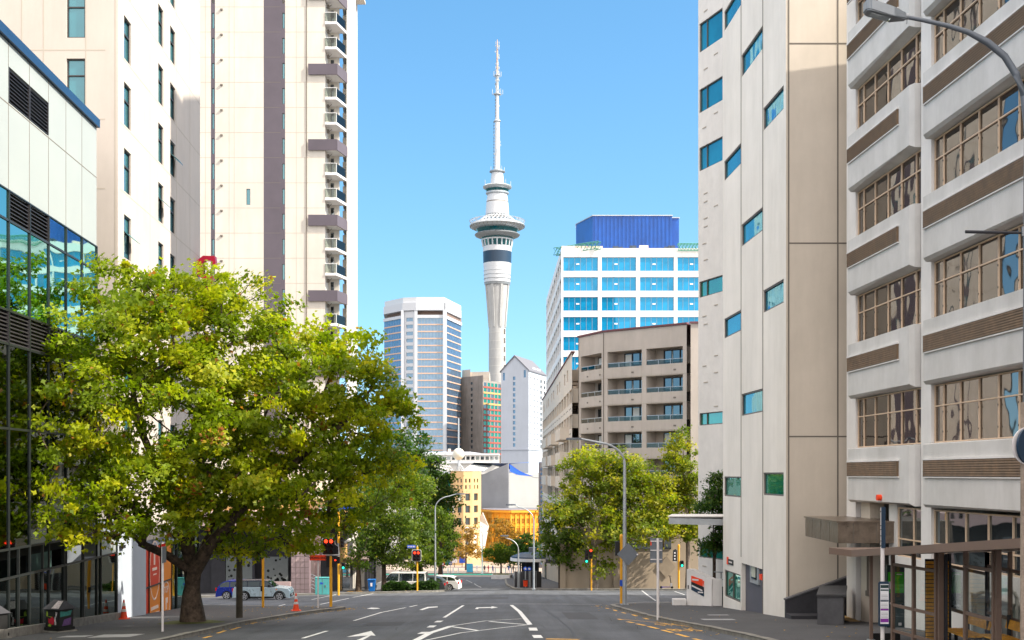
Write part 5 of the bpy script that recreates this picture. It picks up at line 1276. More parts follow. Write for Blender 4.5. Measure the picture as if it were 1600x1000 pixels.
for i in range(3):
    F, L_ = seg(op[i], op[i+1])
    if F.N.y > 0: F.N = -F.N
    n = (2, 3, 6)[i]; hs = []
    for y in (810, 825, 841, 858):
        for q in range(n): hs += [(L_*(q+.2)/n, L_*(q+.45)/n, HZ(y+8, 402), HZ(y, 402)), (L_*(q+.55)/n, L_*(q+.8)/n, HZ(y+8, 402), HZ(y, 402))]
    MB().wall(F, 0, L_, -30, zo, hs, .4).build('rendered_wall', 'civic_orange', OH)
    for (a, b, c, d) in hs: MB().ob(F, a, b, -.45, -.38, c, d).build('sash_window', 'glass_apart', OH)
    MB().ob(F, -.2, L_+.2, 0, .9, HZ(801, 400), HZ(798.5, 400)).build('cornice', 'civic_orange', OH)
    pm_ = MB()
    for q in range(n+1): pm_.ob(F, L_*q/n-.28, L_*q/n+.28, 0, .35, -30, HZ(803, 400))
    pm_.ob(F, 0, L_, 0, .2, HZ(822.5, 400), HZ(821, 400)); pm_.build('pilaster', 'civic_orange', OH)
MB().prism(op+[(PX(846, 430), 430), (PX(756, 430), 430)], zo-.4, zo-.1).build('roof', 'roof_grey', OH)
MB().box(op[3][0]-.2, op[3][0], 404, 430, -30, zo).build('flank', 'civic_orange', OH)
AS = thing('angular_white_canopy', 'tall faceted white sculptural panel between honey stone library and orange facade', 'sculpture', (PX(756, 385), 385, -30))
MB().add([(PX(748, 385), 385, HZ(812, 385)), (PX(754, 385), 384, HZ(801, 385)), (PX(763.5, 385), 386, HZ(823, 385)), (PX(757, 385), 385, HZ(858, 385)), (PX(750, 385), 384, HZ(866, 385)),
          (PX(748, 385), 389, HZ(812, 385)), (PX(754, 385), 389, HZ(801, 385)), (PX(763.5, 385), 389, HZ(823, 385)), (PX(757, 385), 389, HZ(858, 385)), (PX(750, 385), 389, HZ(866, 385))],
         [(0, 1, 2), (0, 2, 3), (0, 3, 4), (5, 6, 1, 0), (6, 7, 2, 1), (7, 8, 3, 2), (8, 9, 4, 3), (9, 5, 0, 4), (9, 8, 7, 6, 5)]).build('panel', 'lowwhite', AS)
NB = thing('narrow_dark_building', 'sliver of a dark mottled building between the orange facade and the beige apartments', 'building', (PX(848, 330), 330, -28))
MB().box(PX(843.5, 330), PX(870, 330), 330, 345, -28, HZ(722, 330)).build('wall', mat('dark_mottle', (.13, .12, .13), .8, var=.5, scale=1), NB)
nbw = MB()
for k in range(22): nbw.box(PX(844.6, 330), PX(847.4, 330), 329.9, 330, HZ(735+7*k, 330), HZ(731.5+7*k, 330))
nbw.build('window', 'glass_pwc', NB)
# ================================================================== LEFT, ACROSS THE SIDE STREET
LB = thing('street_podium_building', 'shaded podium with perforated grey screens across the side street, behind the blue and silver cars', 'building', (-28, 116, -11))
MB().box(-50, -16.9, 118, 129, -14, -3.9).build('body', 'charcoal', LB)
MB().box(-50, -17.5, 114, 129, -4.9, -3.6).build('soffit_beam', 'pink_tile', LB)
def perforated(x0, x1, y, z0, z1, nm, seed):
    rr = random.Random(seed); F = Fr((x0, y), (1, 0), (0, -1)); MB().ob(F, 0, x1-x0, -.1, 0, z0, z1).build(nm, 'dotted_wall', LB)
    d = MB()
    for k in range(26):
        u = rr.uniform(.2, x1-x0-.2); z = z0+(z1-z0)*rr.random()**1.6*.9+.15; r = rr.uniform(.08, .15)
        d.add([F.p(u+r*math.cos(t)*1.0, .006, z+r*math.sin(t)) for t in [6.283*i/7 for i in range(7)]], [tuple(range(7))])
    d.build('perforation', 'dark_room', LB)
perforated(PX(353, 117), PX(394, 117), 117, -11.6, -7.9, 'perforated_screen', 3); perforated(PX(412, 117), PX(450, 117), 117, -10.4, -8.0, 'perforated_screen', 9)
MB().box(PX(412, 116), PX(453, 116), 116, 116.6, -12, -10.35).build('low_wall', 'pink_tile', LB)
MB().box(PX(394, 117), PX(398, 117), 117, 117.4, -12, -5).box(PX(330, 117), PX(352, 117), 117, 117.4, -12, -4.9).build('dark_pier', 'charcoal', LB)
Pk = thing('pink_tiled_pillar', 'broad pink tiled pillar at the corner across the side street, left of the works sign', 'pillar', (PX(469, 110), 110, -11))
xa, xb = PX(455, 110), PX(483, 110)
MB().box(xa, xb, 110, 112.5, -12, HZ(828, 110)).build('tiled_face', 'pink_tile', Pk); MB().box(xb, xb+.18, 109.95, 112.5, -12, HZ(828, 110)).build('light_edge', 'pink_tile_light', Pk)
j = MB()
for k in range(1, 12): j.box(xa, xb, 109.985, 109.995, -11+.5*k, -11+.5*k+.02)
for k in range(1, 4): j.box(xa+(xb-xa)*k/4-.01, xa+(xb-xa)*k/4+.01, 109.98, 109.99, -12, HZ(828, 110))
j.build('tile_joint', 'joint_dark', Pk)
MB().box(PX(483, 112)+.2, PX(500, 112), 112, 112.3, -12, -4.5).build('side_return', 'pink_tile', Pk)
hd = MB()
for k in range(5): hd.tube([(PX(486, 109), 109, -9.9-.3*k+.9), (PX(497, 109), 109, -10.2-.3*k+.9)], .03, 5)
hd.build('handrail', 'galv', Pk)
OB = thing('ochre_banded_building', 'ochre office with dark ribbon windows and a street awning, seen past the red traffic signal', 'building', (-17, 125, -12))
Fo, Lo = seg((-16.6, 119), (-18.4, 160)); Fo.N = -Fo.N if Fo.N.x < 0 else Fo.N
MB().prism([(-17, 119.05), (-16.65, 119.05), (-18.45, 160), (-30, 160), (-30, 119.05)], -14, HZ(785, 119)).build('body', 'ochre_band', OB)
for k, (ya, yb) in enumerate(((797, 812), (826, 842))):
    z1_, z0_ = HZ(ya, 119)-.3, HZ(yb, 119)-.3; MB().ob(Fo, .3, Lo, .0, .06, z0_, z1_).build('ribbon_window', 'glass_side8', OB); MB().ob(Fo, .1, Lo, .0, .3, z0_-.2, z0_-.05).build('white_sill', 'lowwhite', OB)
    f_ = MB(); u = .5
    while u < Lo: f_.ob(Fo, u, u+.12, .06, .12, z0_, z1_); u += 1.6
    f_.build('window_post', 'frame_dark', OB)
MB().box(-19.6, -16.7, 118.9, 119.04, -14, HZ(785, 119)).build('end_wall', 'lib_stone', OB)
MB().ob(Fo, 1, Lo, 0, 2.4, HZ(877, 119)-.12, HZ(877, 119)+.12).build('awning', 'shelter_brown', OB)
MB().ob(Fo, 0, Lo, .0, .05, -13, HZ(879, 119)).build('shop_glazing', 'glass_side8', OB)
MB().box(-19.5, -18.2, 118.8, 118.9, HZ(843, 119), HZ(838, 119)).build('red_sign', 'tail_red', OB); MB().box(-19.0, -18.0, 118.8, 118.9, HZ(872, 119), HZ(866, 119)).build('red_banner', 'tail_red', OB)
MB().box(-18.6, -17.4, 118.8, 118.9, -11.8, -9.2).build('poster_case', 'conc_white', OB)
for k in range(4): MB().ob(Fo, 2+4*k, 2.4+4*k, 2.0, 2.3, -15, HZ(877, 119)-.12).build('awning_post', 'charcoal', OB)
# pavilion and fence far right
Pv = thing('round_pavilion', 'low dark roofed kiosk with a grey box on top beyond the black fence', 'kiosk', (PX(826, 200), 200, -17))
MB().lathe([(3.7, HZ(869, 200)-.5), (3.6, HZ(869, 200)), (2.2, HZ(864, 200)), (.3, HZ(862.5, 200))], 20, (PX(833, 200), 200, 0)).build('roof', 'sign_navy', Pv); MB().lathe([(3.75, HZ(871, 200)-.5), (3.75, HZ(871, 200))], 20, (PX(833, 200), 200, 0)).build('eaves', 'conc_white', Pv)
mb = MB()
for px in (813, 822, 832, 841): mb.tube([(PX(px, 199), 199, -18), (PX(px, 199), 199, HZ(870, 200))], .12, 6)
mb.build('column', 'charcoal', Pv); MB().box(PX(826.5, 201), PX(838, 201), 201, 203, HZ(866, 200), HZ(860.5, 200)+.4).build('rooftop_unit', 'sign_back', Pv)
MB().box(PX(815, 201), PX(842, 201), 201, 203, -18, HZ(878, 200)).build('counter', 'charcoal', Pv)
Fe = thing('black_fence', 'black panelled site fence beside the right pavement beyond the crossing', 'fence', (2, 120, -12))
for k in range(5):
    xa = PX(804+8.5*k, 121); MB().box(xa, PX(804+8.5*k+8, 121), 121, 121.08, G(2, 121)-.2, HZ(893, 121)).build('panel', 'charcoal' if k < 3 else 'sheet_black', Fe)
    MB().box(xa-.06, xa, 120.95, 121.1, G(2, 121)-.2, HZ(892, 121)).build('post', 'steel_grey', Fe)
# ================================================================== TREES
def make_tree(name, label, cat, base, rt, fork, limbs, ells, ncl, per, lsz, crad, lm, bm_='bark', seed=1, orange=0.0, tipr=.014, group=None, shell=4.0, topy=.25, expo=.46, gap=0):
    rs = np.random.RandomState(seed); rr = random.Random(seed)
    root = thing(name, label, cat, (base[0], base[1], G(*base)), 0, group)
    B0 = Vector((base[0], base[1], G(*base)-.1)); K = [Vector(k) for k in fork]
    vols = np.array([e[3]*e[4]*e[5] for e in ells]); vols = vols/vols.sum(); cs = []
    tries = 0
    while len(cs) < ncl and tries < ncl*40:
        tries += 1
        e = ells[rs.choice(len(ells), p=vols)]; d = rs.normal(size=3); d /= np.linalg.norm(d)
        r = rs.rand()**(1/shell); p = np.array(e[:3])+d*r*np.array(e[3:6])
        if gap and math.sin(p[0]*1.7+seed)*math.sin(p[2]*1.9+1)*math.sin(p[1]*1.3) > gap: continue
        cs.append(Vector(p))
    # skeleton: trunk and main limbs first, then every cluster is joined to the closest node
    nodes = []; par = []; 
    def addn(p, q): nodes.append(Vector(p)); par.append(q); return len(nodes)-1
    last = addn(B0, -1)
    for k in K: last = addn(k, last)
    fk = last; main = set(range(len(nodes)))
    for lm_ in limbs:
        q = fk if lm_[0] is None else lm_[0]
        for p in lm_[1]:
            a = nodes[q]; b = Vector(p); n = max(1, int((b-a).length/1.1)); prev = q
            for i in range(1, n+1):
                jt_ = Vector((rr.gauss(0, .07), rr.gauss(0, .07), rr.gauss(0, .05))) if i < n else Vector((0, 0, 0))
                prev = addn(a.lerp(b, i/n)+jt_, prev)
            q = prev
    F0 = nodes[fk]
    cs.sort(key=lambda c: (c-F0).length)
    tips = []
    arr = np.array([tuple(n) for n in nodes])
    for c in cs:
        d = np.linalg.norm(arr-np.array(c), axis=1); dz = (arr[:, 2] > c.z+.3)*.8; dd = d+dz
        dd[:fk] += 50
        q = int(np.argmin(dd)); a = nodes[q]; L_ = (c-a).length; n = max(1, int(L_/.9)); prev = q
        for i in range(1, n+1):
            t = i/n; s = Vector((rr.gauss(0, .06), rr.gauss(0, .06), rr.gauss(0, .05)-.12*math.sin(math.pi*t)*L_*.3))
            prev = addn(a.lerp(c, t)+s, prev)
        arr = np.array([tuple(n) for n in nodes]); tips.append(prev)
    cnt = [0]*len(nodes)
    for t in tips:
        q = t
        while q != -1: cnt[q] += 1; q = par[q]
    rad = [min(rt, max(tipr, tipr*(max(1, c)**expo))) for c in cnt]
    sc = rt/rad[fk] if rad[fk] else 1
    kidsn = {}
    for i, q in enumerate(par):
        if q >= 0: kidsn.setdefault(q, []).append(i)
    mb = MB()
    def rr_(i): return tipr+(rad[i]-tipr)*sc if sc > 1 else rad[i]
    done = set()
    def run(i0):
        stack = [(i0, None)]
        while stack:
            i, pr = stack.pop()
            path = ([pr] if pr is not None else [])+[i]
            while kidsn.get(i):
                ks = sorted(kidsn[i], key=lambda k: -cnt[k])
                for k in ks[1:]: stack.append((k, i))
                i = ks[0]; path.append(i)
            if len(path) > 1:
                rads = [rr_(k) for k in path]
                if pr is not None: rads[0] = min(rads[0], rads[1]*1.25)
                if path[0] == 0: rads[0] *= 1.5
                mb.tube([nodes[k] for k in path], rads, 9 if rads[0] > .1 else (5 if rads[0] > .03 else 3), cap=False)
    run(0)
    mb.build('trunk', bm_, root, smooth=True)
    N = len(cs)*per
    ci = np.repeat(np.arange(len(cs)), per); cen = np.array([tuple(c) for c in cs])[ci]
    off = rs.normal(size=(N, 3))*np.array([crad, crad, crad*.62])*rs.rand(len(cs))[ci][:, None]**.3
    P = cen+off
    ctr = np.average(np.array([e[:3] for e in ells]), axis=0, weights=vols)
    outd = P-ctr; outd /= np.linalg.norm(outd, axis=1)[:, None]+1e-6
    cn_ = rs.normal(size=(len(cs), 3))*.55; nrm_ = rs.normal(size=(N, 3))*.5+cn_[ci]+np.array([0, 0, .65])+outd*.4; nrm_ /= np.linalg.norm(nrm_, axis=1)[:, None]
    t = np.cross(nrm_, rs.normal(size=(N, 3))); t /= np.linalg.norm(t, axis=1)[:, None]; t[:, 2] -= .35; t /= np.linalg.norm(t, axis=1)[:, None]
    s = np.cross(nrm_, t); sz = lsz*(.65+.7*rs.rand(N))[:, None]
    tipv = P+t*sz*.62; rootv = P-t*sz*.5; l1 = P+s*sz*.46+nrm_*sz*.10-t*sz*.05; r1 = P-s*sz*.46+nrm_*sz*.10-t*sz*.05
    if lsz > .115 and per > 60:      # lobed leaf: two side lobes and a tip
        l2 = P+s*sz*.17+t*sz*.1; r2 = P-s*sz*.17+t*sz*.1
        V = np.stack([rootv, l1, l2, tipv, r2, r1], 1).reshape(-1, 3); nv = 6
    else: V = np.stack([rootv, l1, tipv, r1], 1).reshape(-1, 3); nv = 4
    V -= np.array(tuple(root.location))
    me = bpy.data.meshes.new('crown'); me.vertices.add(len(V)); me.vertices.foreach_set('co', V.ravel())
    me.loops.add(N*nv); me.loops.foreach_set('vertex_index', np.arange(N*nv)); me.polygons.add(N)
    me.polygons.foreach_set('loop_start', np.arange(N)*nv); me.polygons.foreach_set('loop_total', np.full(N, nv))
    cl_t = rs.rand(len(cs))
    oc = rs.rand(len(cs)) < orange
    tint = np.clip(.02+.58*cl_t[ci]+.28*rs.rand(N), 0, .86); tint = np.where(oc[ci] & (rs.rand(N) < .4), .9+.1*rs.rand(N), tint); tint = np.where(rs.rand(N) < .012, .95, tint)
    at = me.attributes.new('tint', 'FLOAT', 'FACE'); at.data.foreach_set('value', tint.astype(np.float32))
    me.update(calc_edges=True); me.materials.append(MATS[lm])
    o = bpy.data.objects.new('crown', me); C.objects.link(o); o.parent = root
    return root
# the large maple/plane on the left pavement
def W(px, py, z): return (PX(px, z), z, HZ(py, z))
bt_ = (PX(301, 51.5), 51.5)
ell = []
for px, py, z, rx, ry, rz in ((190, 510, 49, 3.6, 3.0, 2.6), (330, 520, 51, 3.9, 3.2, 2.9), (455, 585, 51, 3.6, 3.0, 2.7), (140, 625, 47.5, 2.7, 2.4, 2.4), (260, 650, 49.5, 4.4, 3.6, 3.3), (410, 690, 50, 4.2, 3.4, 3.0),
                              (530, 650, 51.5, 2.9, 2.4, 3.1), (130, 745, 46.5, 2.0, 2.0, 1.8), (220, 775, 48, 3.0, 2.6, 2.0), (500, 760, 51, 3.2, 2.6, 2.1), (350, 760, 51, 3.4, 3.0, 1.9),
                              (590, 700, 52, 1.9, 1.8, 2.6), (430, 820, 52.5, 2.4, 2.0, 1.3), (160, 445, 49.5, 1.5, 1.5, 1.1), (195, 842, 47, 1.5, 1.3, 1.2), (300, 478, 51, 2.2, 1.8, 1.2), (395, 848, 52, 2.0, 1.6, .9), (480, 828, 51.5, 1.8, 1.6, 1.2), (125, 805, 46.5, 1.5, 1.4, 1.2), (215, 868, 47.5, .8, .8, .6), (330, 832, 53.5, 2.2, 1.2, 1.1), (437, 440, 52, .45, .5, 1.5), (370, 470, 51.5, 1.7, 1.4, 1.1), (560, 560, 52, 1.7, 1.5, 1.5), (600, 590, 52.2, 1.1, 1.0, 1.3)):
    x, y, z_ = W(px, py, z); ell.append((x, y, z_, rx, ry, rz))
L1_ = [(None, [W(262, 868, 50.5), W(222, 850, 49), W(170, 800, 47.5)]), (None, [W(283, 830, 51.3), W(262, 770, 50.6), W(215, 660, 49.5), W(190, 520, 49)]), (None, [W(300, 800, 51.8), W(312, 700, 51.5), W(330, 560, 51.4), W(345, 470, 51.3)]),
       (None, [W(326, 835, 52), W(352, 770, 52), W(410, 660, 51.6), W(455, 560, 51.5)]), (None, [W(330, 850, 51.3), W(372, 800, 51), W(440, 740, 51), W(540, 660, 51.5), W(585, 600, 52)]), (None, [W(355, 835, 52.2), W(395, 812, 52.3), W(470, 790, 52)])]
make_tree('maple_tree', 'large spreading yellow-green maple with forked trunk on the left pavement, hiding the buildings behind', 'tree', bt_, .40, [W(299, 930, 51.5), W(300, 893, 51.5)], L1_, ell, 820, 100, .20, .37, 'leaf_plane', seed=4, orange=.012, shell=3.0, gap=.55)
# moss and roots at its foot
ms = MB(); ms.lathe([(1.5, -.02), (1.2, .03), (.7, .06), (.3, .1)], 18, (bt_[0], bt_[1]-.2, G(*bt_))); mo = ms.build('moss_patch', 'moss'); mo['kind'] = 'structure'
def tall(px0, z, crown, label, lm, ncl, per, lsz, crad, seed, tr=.22, name='street_tree', bark='bark', group=None, fork_h=2.6, orange=0, shell=3.2, lean=0, gap=.6):
    b = (PX(px0, z), z); g = G(*b); ells = [(*W(px, py, z+dz), rx, ry, rz) for px, py, dz, rx, ry, rz in crown]
    top = max(ells, key=lambda e: e[2])
    lb = [(None, [(e[0]*.8+b[0]*.2, e[1]*.8+b[1]*.2, e[2]*.85+(g+fork_h)*.15)]) for e in ells]
    return make_tree(name, label, 'tree', b, tr, [(b[0]+lean*.5, b[1], g+fork_h*.5), (b[0]+lean, b[1], g+fork_h)], lb, ells, ncl, per, lsz, crad, lm, bark, seed, group=group, orange=orange, shell=shell, gap=gap)
gR = 'trees along the right far pavement'
tall(1.0*928, 107, [(925, 745, 0, 2.9, 2.6, 2.9), (965, 745, .5, 2.9, 2.6, 2.8), (1010, 770, 1, 3.2, 2.6, 3.0), (940, 820, 0, 3.4, 2.6, 2.4), (1000, 830, 0, 3.2, 2.6, 2.0), (885, 800, 0, 1.8, 1.8, 1.4), (930, 875, -.5, 1.6, 1.4, 1.3), (975, 715, .5, 1.6, 1.4, 1.2)], 'broad tree with sunlit yellow top behind the tall right lamp post', 'leaf_yellow', 330, 75, .25, .48, 21, .30, bark='bark_pale', group=gR, fork_h=4)
tall(1075, 109, [(1065, 720, 0, 1.7, 1.6, 2.4), (1062, 690, 0, 1.0, 1.0, 1.6), (1070, 760, 0, 2.0, 1.8, 2.2), (1050, 810, 0, 2.4, 1.8, 2.2), (1085, 820, 0, 1.4, 1.4, 2.2), (1066, 665, 0, .5, .5, .7)], 'slender open yellow-green tree next to the light grey wing', 'leaf_yellow', 170, 65, .23, .4, 22, .20, bark='bark_pale', group=gR, fork_h=4, shell=2.2)
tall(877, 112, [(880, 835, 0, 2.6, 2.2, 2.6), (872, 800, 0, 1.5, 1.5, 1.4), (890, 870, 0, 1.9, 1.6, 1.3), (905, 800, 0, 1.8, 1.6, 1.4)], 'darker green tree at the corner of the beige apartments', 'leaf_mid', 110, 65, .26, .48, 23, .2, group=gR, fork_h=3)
tall(1116, 66.8, [(1114, 775, 0, .9, .7, 1.2), (1118, 820, 0, .95, .7, 1.3), (1112, 850, 0, .75, .7, .5), (1124, 740, 0, .4, .4, .5)], 'small dark green tree squeezed between the grey wing and the white tower', 'leaf_dark', 60, 80, .15, .3, 24, .09, fork_h=2.5)
gL = 'trees on the left corner beyond the crossing'
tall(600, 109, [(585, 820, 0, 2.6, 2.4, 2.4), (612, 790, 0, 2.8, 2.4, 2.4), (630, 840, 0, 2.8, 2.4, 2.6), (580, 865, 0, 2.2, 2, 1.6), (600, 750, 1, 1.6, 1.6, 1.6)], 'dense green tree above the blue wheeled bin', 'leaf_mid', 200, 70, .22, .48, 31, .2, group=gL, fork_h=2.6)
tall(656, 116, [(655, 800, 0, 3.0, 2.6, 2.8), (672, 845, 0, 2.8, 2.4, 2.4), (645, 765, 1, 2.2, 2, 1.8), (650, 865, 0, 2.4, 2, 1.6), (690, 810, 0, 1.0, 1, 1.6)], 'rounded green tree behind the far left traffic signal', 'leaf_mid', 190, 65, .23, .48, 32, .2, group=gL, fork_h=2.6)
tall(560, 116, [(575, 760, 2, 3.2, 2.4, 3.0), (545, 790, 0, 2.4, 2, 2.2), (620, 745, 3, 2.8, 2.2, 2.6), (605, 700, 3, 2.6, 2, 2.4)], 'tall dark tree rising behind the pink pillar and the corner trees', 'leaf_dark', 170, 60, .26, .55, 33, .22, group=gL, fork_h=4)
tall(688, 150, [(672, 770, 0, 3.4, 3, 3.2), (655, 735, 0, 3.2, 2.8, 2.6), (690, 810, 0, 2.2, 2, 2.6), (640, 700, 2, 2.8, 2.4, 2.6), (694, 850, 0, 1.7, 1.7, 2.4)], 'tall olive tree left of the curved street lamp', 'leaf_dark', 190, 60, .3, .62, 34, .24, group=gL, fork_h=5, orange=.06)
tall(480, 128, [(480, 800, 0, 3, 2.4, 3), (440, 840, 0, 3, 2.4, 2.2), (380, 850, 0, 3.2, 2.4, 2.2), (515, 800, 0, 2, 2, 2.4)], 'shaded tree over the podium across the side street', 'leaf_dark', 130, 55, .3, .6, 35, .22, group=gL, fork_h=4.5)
tall(783, 205, [(775, 865, 0, 2.2, 2, 1.6), (790, 868, 0, 2.2, 2, 1.5), (783, 858, 0, 1.8, 1.8, 1.3)], 'small rounded green tree in a stone planter in the middle of the far street', 'leaf_mid', 60, 60, .26, .5, 41, .16, fork_h=2.2, gap=0)
tall(818, 262, [(815, 862, 0, 4.2, 3, 3.0), (822, 848, 0, 3, 2.6, 2.4), (805, 868, 0, 3, 2.6, 2)], 'dark green conical tree before the orange facade', 'leaf_dark', 70, 60, .42, .8, 42, .3, fork_h=2.5, gap=0)
tall(797, 330, [(790, 838, 0, 4.2, 3, 4), (782, 822, 0, 2.6, 2.2, 2.4), (805, 845, 0, 3, 3, 3)], 'thin orange-leaved tree against the orange facade', 'leaf_orange', 70, 50, .4, .8, 43, .25, fork_h=5, gap=0, shell=2)
tall(728, 300, [(725, 850, 0, 3.2, 2.6, 4), (735, 835, 0, 2.4, 2, 2.6), (745, 858, 0, 2.2, 2, 2.4)], 'thin sparse tree in front of the honey stone library', 'leaf_orange', 60, 45, .36, .7, 44, .22, fork_h=6, gap=0, shell=2)
tall(690, 215, [(688, 860, 0, 2.2, 2, 3), (683, 835, 0, 2.4, 2, 2.6)], 'bright yellow-green tree behind the curved lamp on the left', 'leaf_yellow', 70, 55, .32, .6, 45, .18, fork_h=2.5, gap=0)
# hedge on the far left corner
hx0, hx1 = PX(598, 107), PX(684, 107)
rs2 = np.random.RandomState(8); N = 9000
hp = np.stack([rs2.uniform(hx0, hx1, N), rs2.uniform(106.5, 109.5, N), np.zeros(N)], 1); hp[:, 2] = [G(a, b) for a, b in hp[:, :2]]; hp[:, 2] += rs2.rand(N)**.6*(.75+.15*np.sin(hp[:, 0]*2.3)+.1*np.sin(hp[:, 0]*5.1))
hm = MB(); V = []
n_ = rs2.normal(size=(N, 3))+np.array([0, -.2, .7]); n_ /= np.linalg.norm(n_, axis=1)[:, None]; t_ = np.cross(n_, rs2.normal(size=(N, 3))); t_ /= np.linalg.norm(t_, axis=1)[:, None]; q_ = np.cross(n_, t_)
V = np.stack([hp-t_*.09, hp+q_*.06, hp+t_*.09, hp-q_*.06], 1).reshape(-1, 3)
hm.v = [tuple(v) for v in V]; hm.f = [(4*i, 4*i+1, 4*i+2, 4*i+3) for i in range(N)]; hm.tint = list(rs2.rand(N)*.7)
ho = hm.build('hedge', 'leaf_dark'); tag(ho, 'low dense dark green hedge on the far left corner in front of parked cars', 'hedge', kind=None); ho['kind'] = 'stuff'
# fallen leaves along the kerbs (nobody could count them)
fl = MB(); rr = random.Random(9); ft_ = []
for k in range(700):
    if k < 520: L_ = KL; i = rr.randrange(4, 40) if len(KL) > 44 else rr.randrange(len(KL)-1)
    else: L_ = KR; i = rr.randrange(len(KR)-1)
    p = Vector(L_[i % (len(L_)-1)]).lerp(Vector(L_[i % (len(L_)-1)+1]), rr.random()); s = 1 if L_ is KL else -1
    x = p.x+s*abs(rr.gauss(0, .4)) if rr.random() < .7 else p.x-s*rr.uniform(0, 5); y = p.y+rr.gauss(0, .4)
    if y < 30: continue
    inside = (x < p.x) if s == 1 else (x > p.x)
    z = G(x, y)+(.02 if inside else -KH+.015); a = rr.uniform(0, 6.28); r = rr.uniform(.03, .07)
    fl.add([(x+r*math.cos(a), y+r*math.sin(a), z), (x-r*.6*math.sin(a), y+r*.6*math.cos(a), z+.01), (x-r*math.cos(a), y-r*math.sin(a), z), (x+r*.6*math.sin(a), y-r*.6*math.cos(a), z+.015)], [(0, 1, 2, 3)]); ft_.append(.3+.7*rr.random())
fl.tint = ft_; fo = fl.build('fallen_leaves', 'leaf_orange'); tag(fo, 'scattered dry leaves along the gutters', 'leaves', kind='stuff')

# ================================================================== STREET FURNITURE
def lamp_post(px, z, label, arm=2.6, h=9.0, side=-1, m='galv', mid=None, rr0=.1):
    x = PX(px, z); b = (x, z, G(x, z)); t = thing('street_lamp', label, 'street lamp', b)
    mb = LMB(); ct = [(0, 0, -.1), (0, 0, h*.45), (0, 0, h-1.3)]; cr_ = [rr0, rr0*.8, rr0*.62]
    if side == -1 or side == 1:
        for k in range(1, 8): a = k/7*R(82); ct.append((side*(1-math.cos(a))*1.5, 0, h-1.3+math.sin(a)*1.15)); cr_.append(rr0*.5)
        ct.append((side*arm, 0, h-.0+.06)); cr_.append(rr0*.42)
    mb.tube(ct, cr_, 12); mb.build('pole', m, t, smooth=True)
    mb = LMB(); mb.box(-rr0*1.7, rr0*1.7, -rr0*1.7, rr0*1.7, -.05, .04); mb.build('base_plate', 'steel_grey', t)
    hb = LMB(); a0 = side*arm; hb.prism([(a0-side*.05, -.08), (a0+side*.25, -.14), (a0+side*.7, -.12), (a0+side*.8, 0), (a0+side*.7, .12), (a0+side*.25, .14), (a0-side*.05, .08)], h, [h+.12]*3+[h+.08]+[h+.12]*3); hb.build('lamp_head', 'sign_back', t, bevel=.02)
    hb = LMB(); hb.box(min(a0+side*.2, a0+side*.65), max(a0+side*.2, a0+side*.65), -.09, .09, h-.03, h-.005); hb.build('lens', 'glass_clear', t)
    return t
lamp_post(976, 66, 'tall galvanised street lamp at the near right kerb, arm reaching left', 2.4, 8.95, -1, rr0=.12)
lamp_post(925, 112, 'street lamp rising out of the right corner trees, arm reaching left', 2.6, 11.1, -1)
lamp_post(680, 112, 'grey street lamp with curved arm over the far street, beside the left hedge', 2.0, 8.8, 1)
lamp_post(834, 104.5, 'slim grey street lamp at the far right kerb, arm arching left over the street', 1.6, 7.2, -1, rr0=.09)
lamp_post(810, 118, 'short pale street lamp with bent top before the black fence', 1.0, 5.0, -1, rr0=.1)
lamp_post(738.5+15, 255, 'distant pale street lamp standing by the bus lane', 1.5, 9.5, -1, rr0=.16, m='pole_white')
# near lamp at the right picture edge
xn, yn = PX(1606.5, 20.5), 20.5
nl = thing('street_lamp', 'near street lamp with rusty weathered pole at the right edge, its curved arm overhead', 'street lamp', (xn, yn, G(xn, yn)))
g0 = G(xn, yn); zt_ = HZ(20, 20.5)-g0
mb = LMB(); hz_ = HZ(250, 20.5)-g0
pts_ = [(0, 0, -.1), (0, 0, 2.2), (0, 0, 5.0)]; mb.tube(pts_, [.13, .125, .12], 14).build('concrete_pole', mat('rust_conc', (.42, .33, .27), .9, var=.3, scale=3, bump=.6, stain=.5), nl, smooth=True)
arm = [(0, 0, 5.0), (0, 0, hz_-.2)]
for px, py in ((1606, 205), (1600, 150), (1588, 117), (1570, 88), (1543, 66), (1512, 50), (1480, 40), (1440, 31), (1412, 26)): arm.append((PX(px, 20.5)-xn, 0, HZ(py, 20.5)-g0))
LMB().tube(arm, [.085, .075]+[.06]*5+[.045, .04, .035, .032], 12).build('curved_arm', 'sign_back', nl, smooth=True)
a0 = PX(1412, 20.5)-xn; z0 = HZ(26, 20.5)-g0
hb = LMB(); hb.prism([(a0+.04, -.06), (a0-.2, -.15), (a0-.6, -.16), (a0-.66, -.1), (a0-.66, .1), (a0-.6, .16), (a0-.2, .15), (a0+.04, .06)], [z0-.06, z0-.06, z0+.06, z0+.08, z0+.08, z0+.06, z0-.06, z0-.06], [z0+.05, z0+.12, z0+.26, z0+.26, z0+.26, z0+.26, z0+.12, z0+.05]); hb.build('lamp_head', 'steel_grey', nl, bevel=.02)
LMB().plate([(a0-.25, -.1, z0-.05), (a0-.58, -.1, z0+.035), (a0-.58, .1, z0+.035), (a0-.25, .1, z0-.05)], (0, 0, -.02)).build('lens', 'glass_clear', nl)
LMB().tube([(a0+.08, 0, z0), (a0-.02, 0, z0)], .05, 10).tube([(a0+.05, 0, z0-.05), (a0+.05, 0, z0-.12)], .012, 5).build('clamp', 'steel_grey', nl)
bt2 = thing('signal_bracket', 'dark horizontal arm sticking left from the near lamp pole at upper right', 'bracket', (xn, yn+.0, HZ(364, 20.5)))
LMB().tube([(0, -.1, -.02), (PX(1505, 20.5)-xn, -.1, .0)], [.022, .028], 8).build('bar', 'charcoal', bt2); LMB().box(-.16, .16, -.16, -.12, -.08, .08).build('clamp', 'steel_grey', bt2)
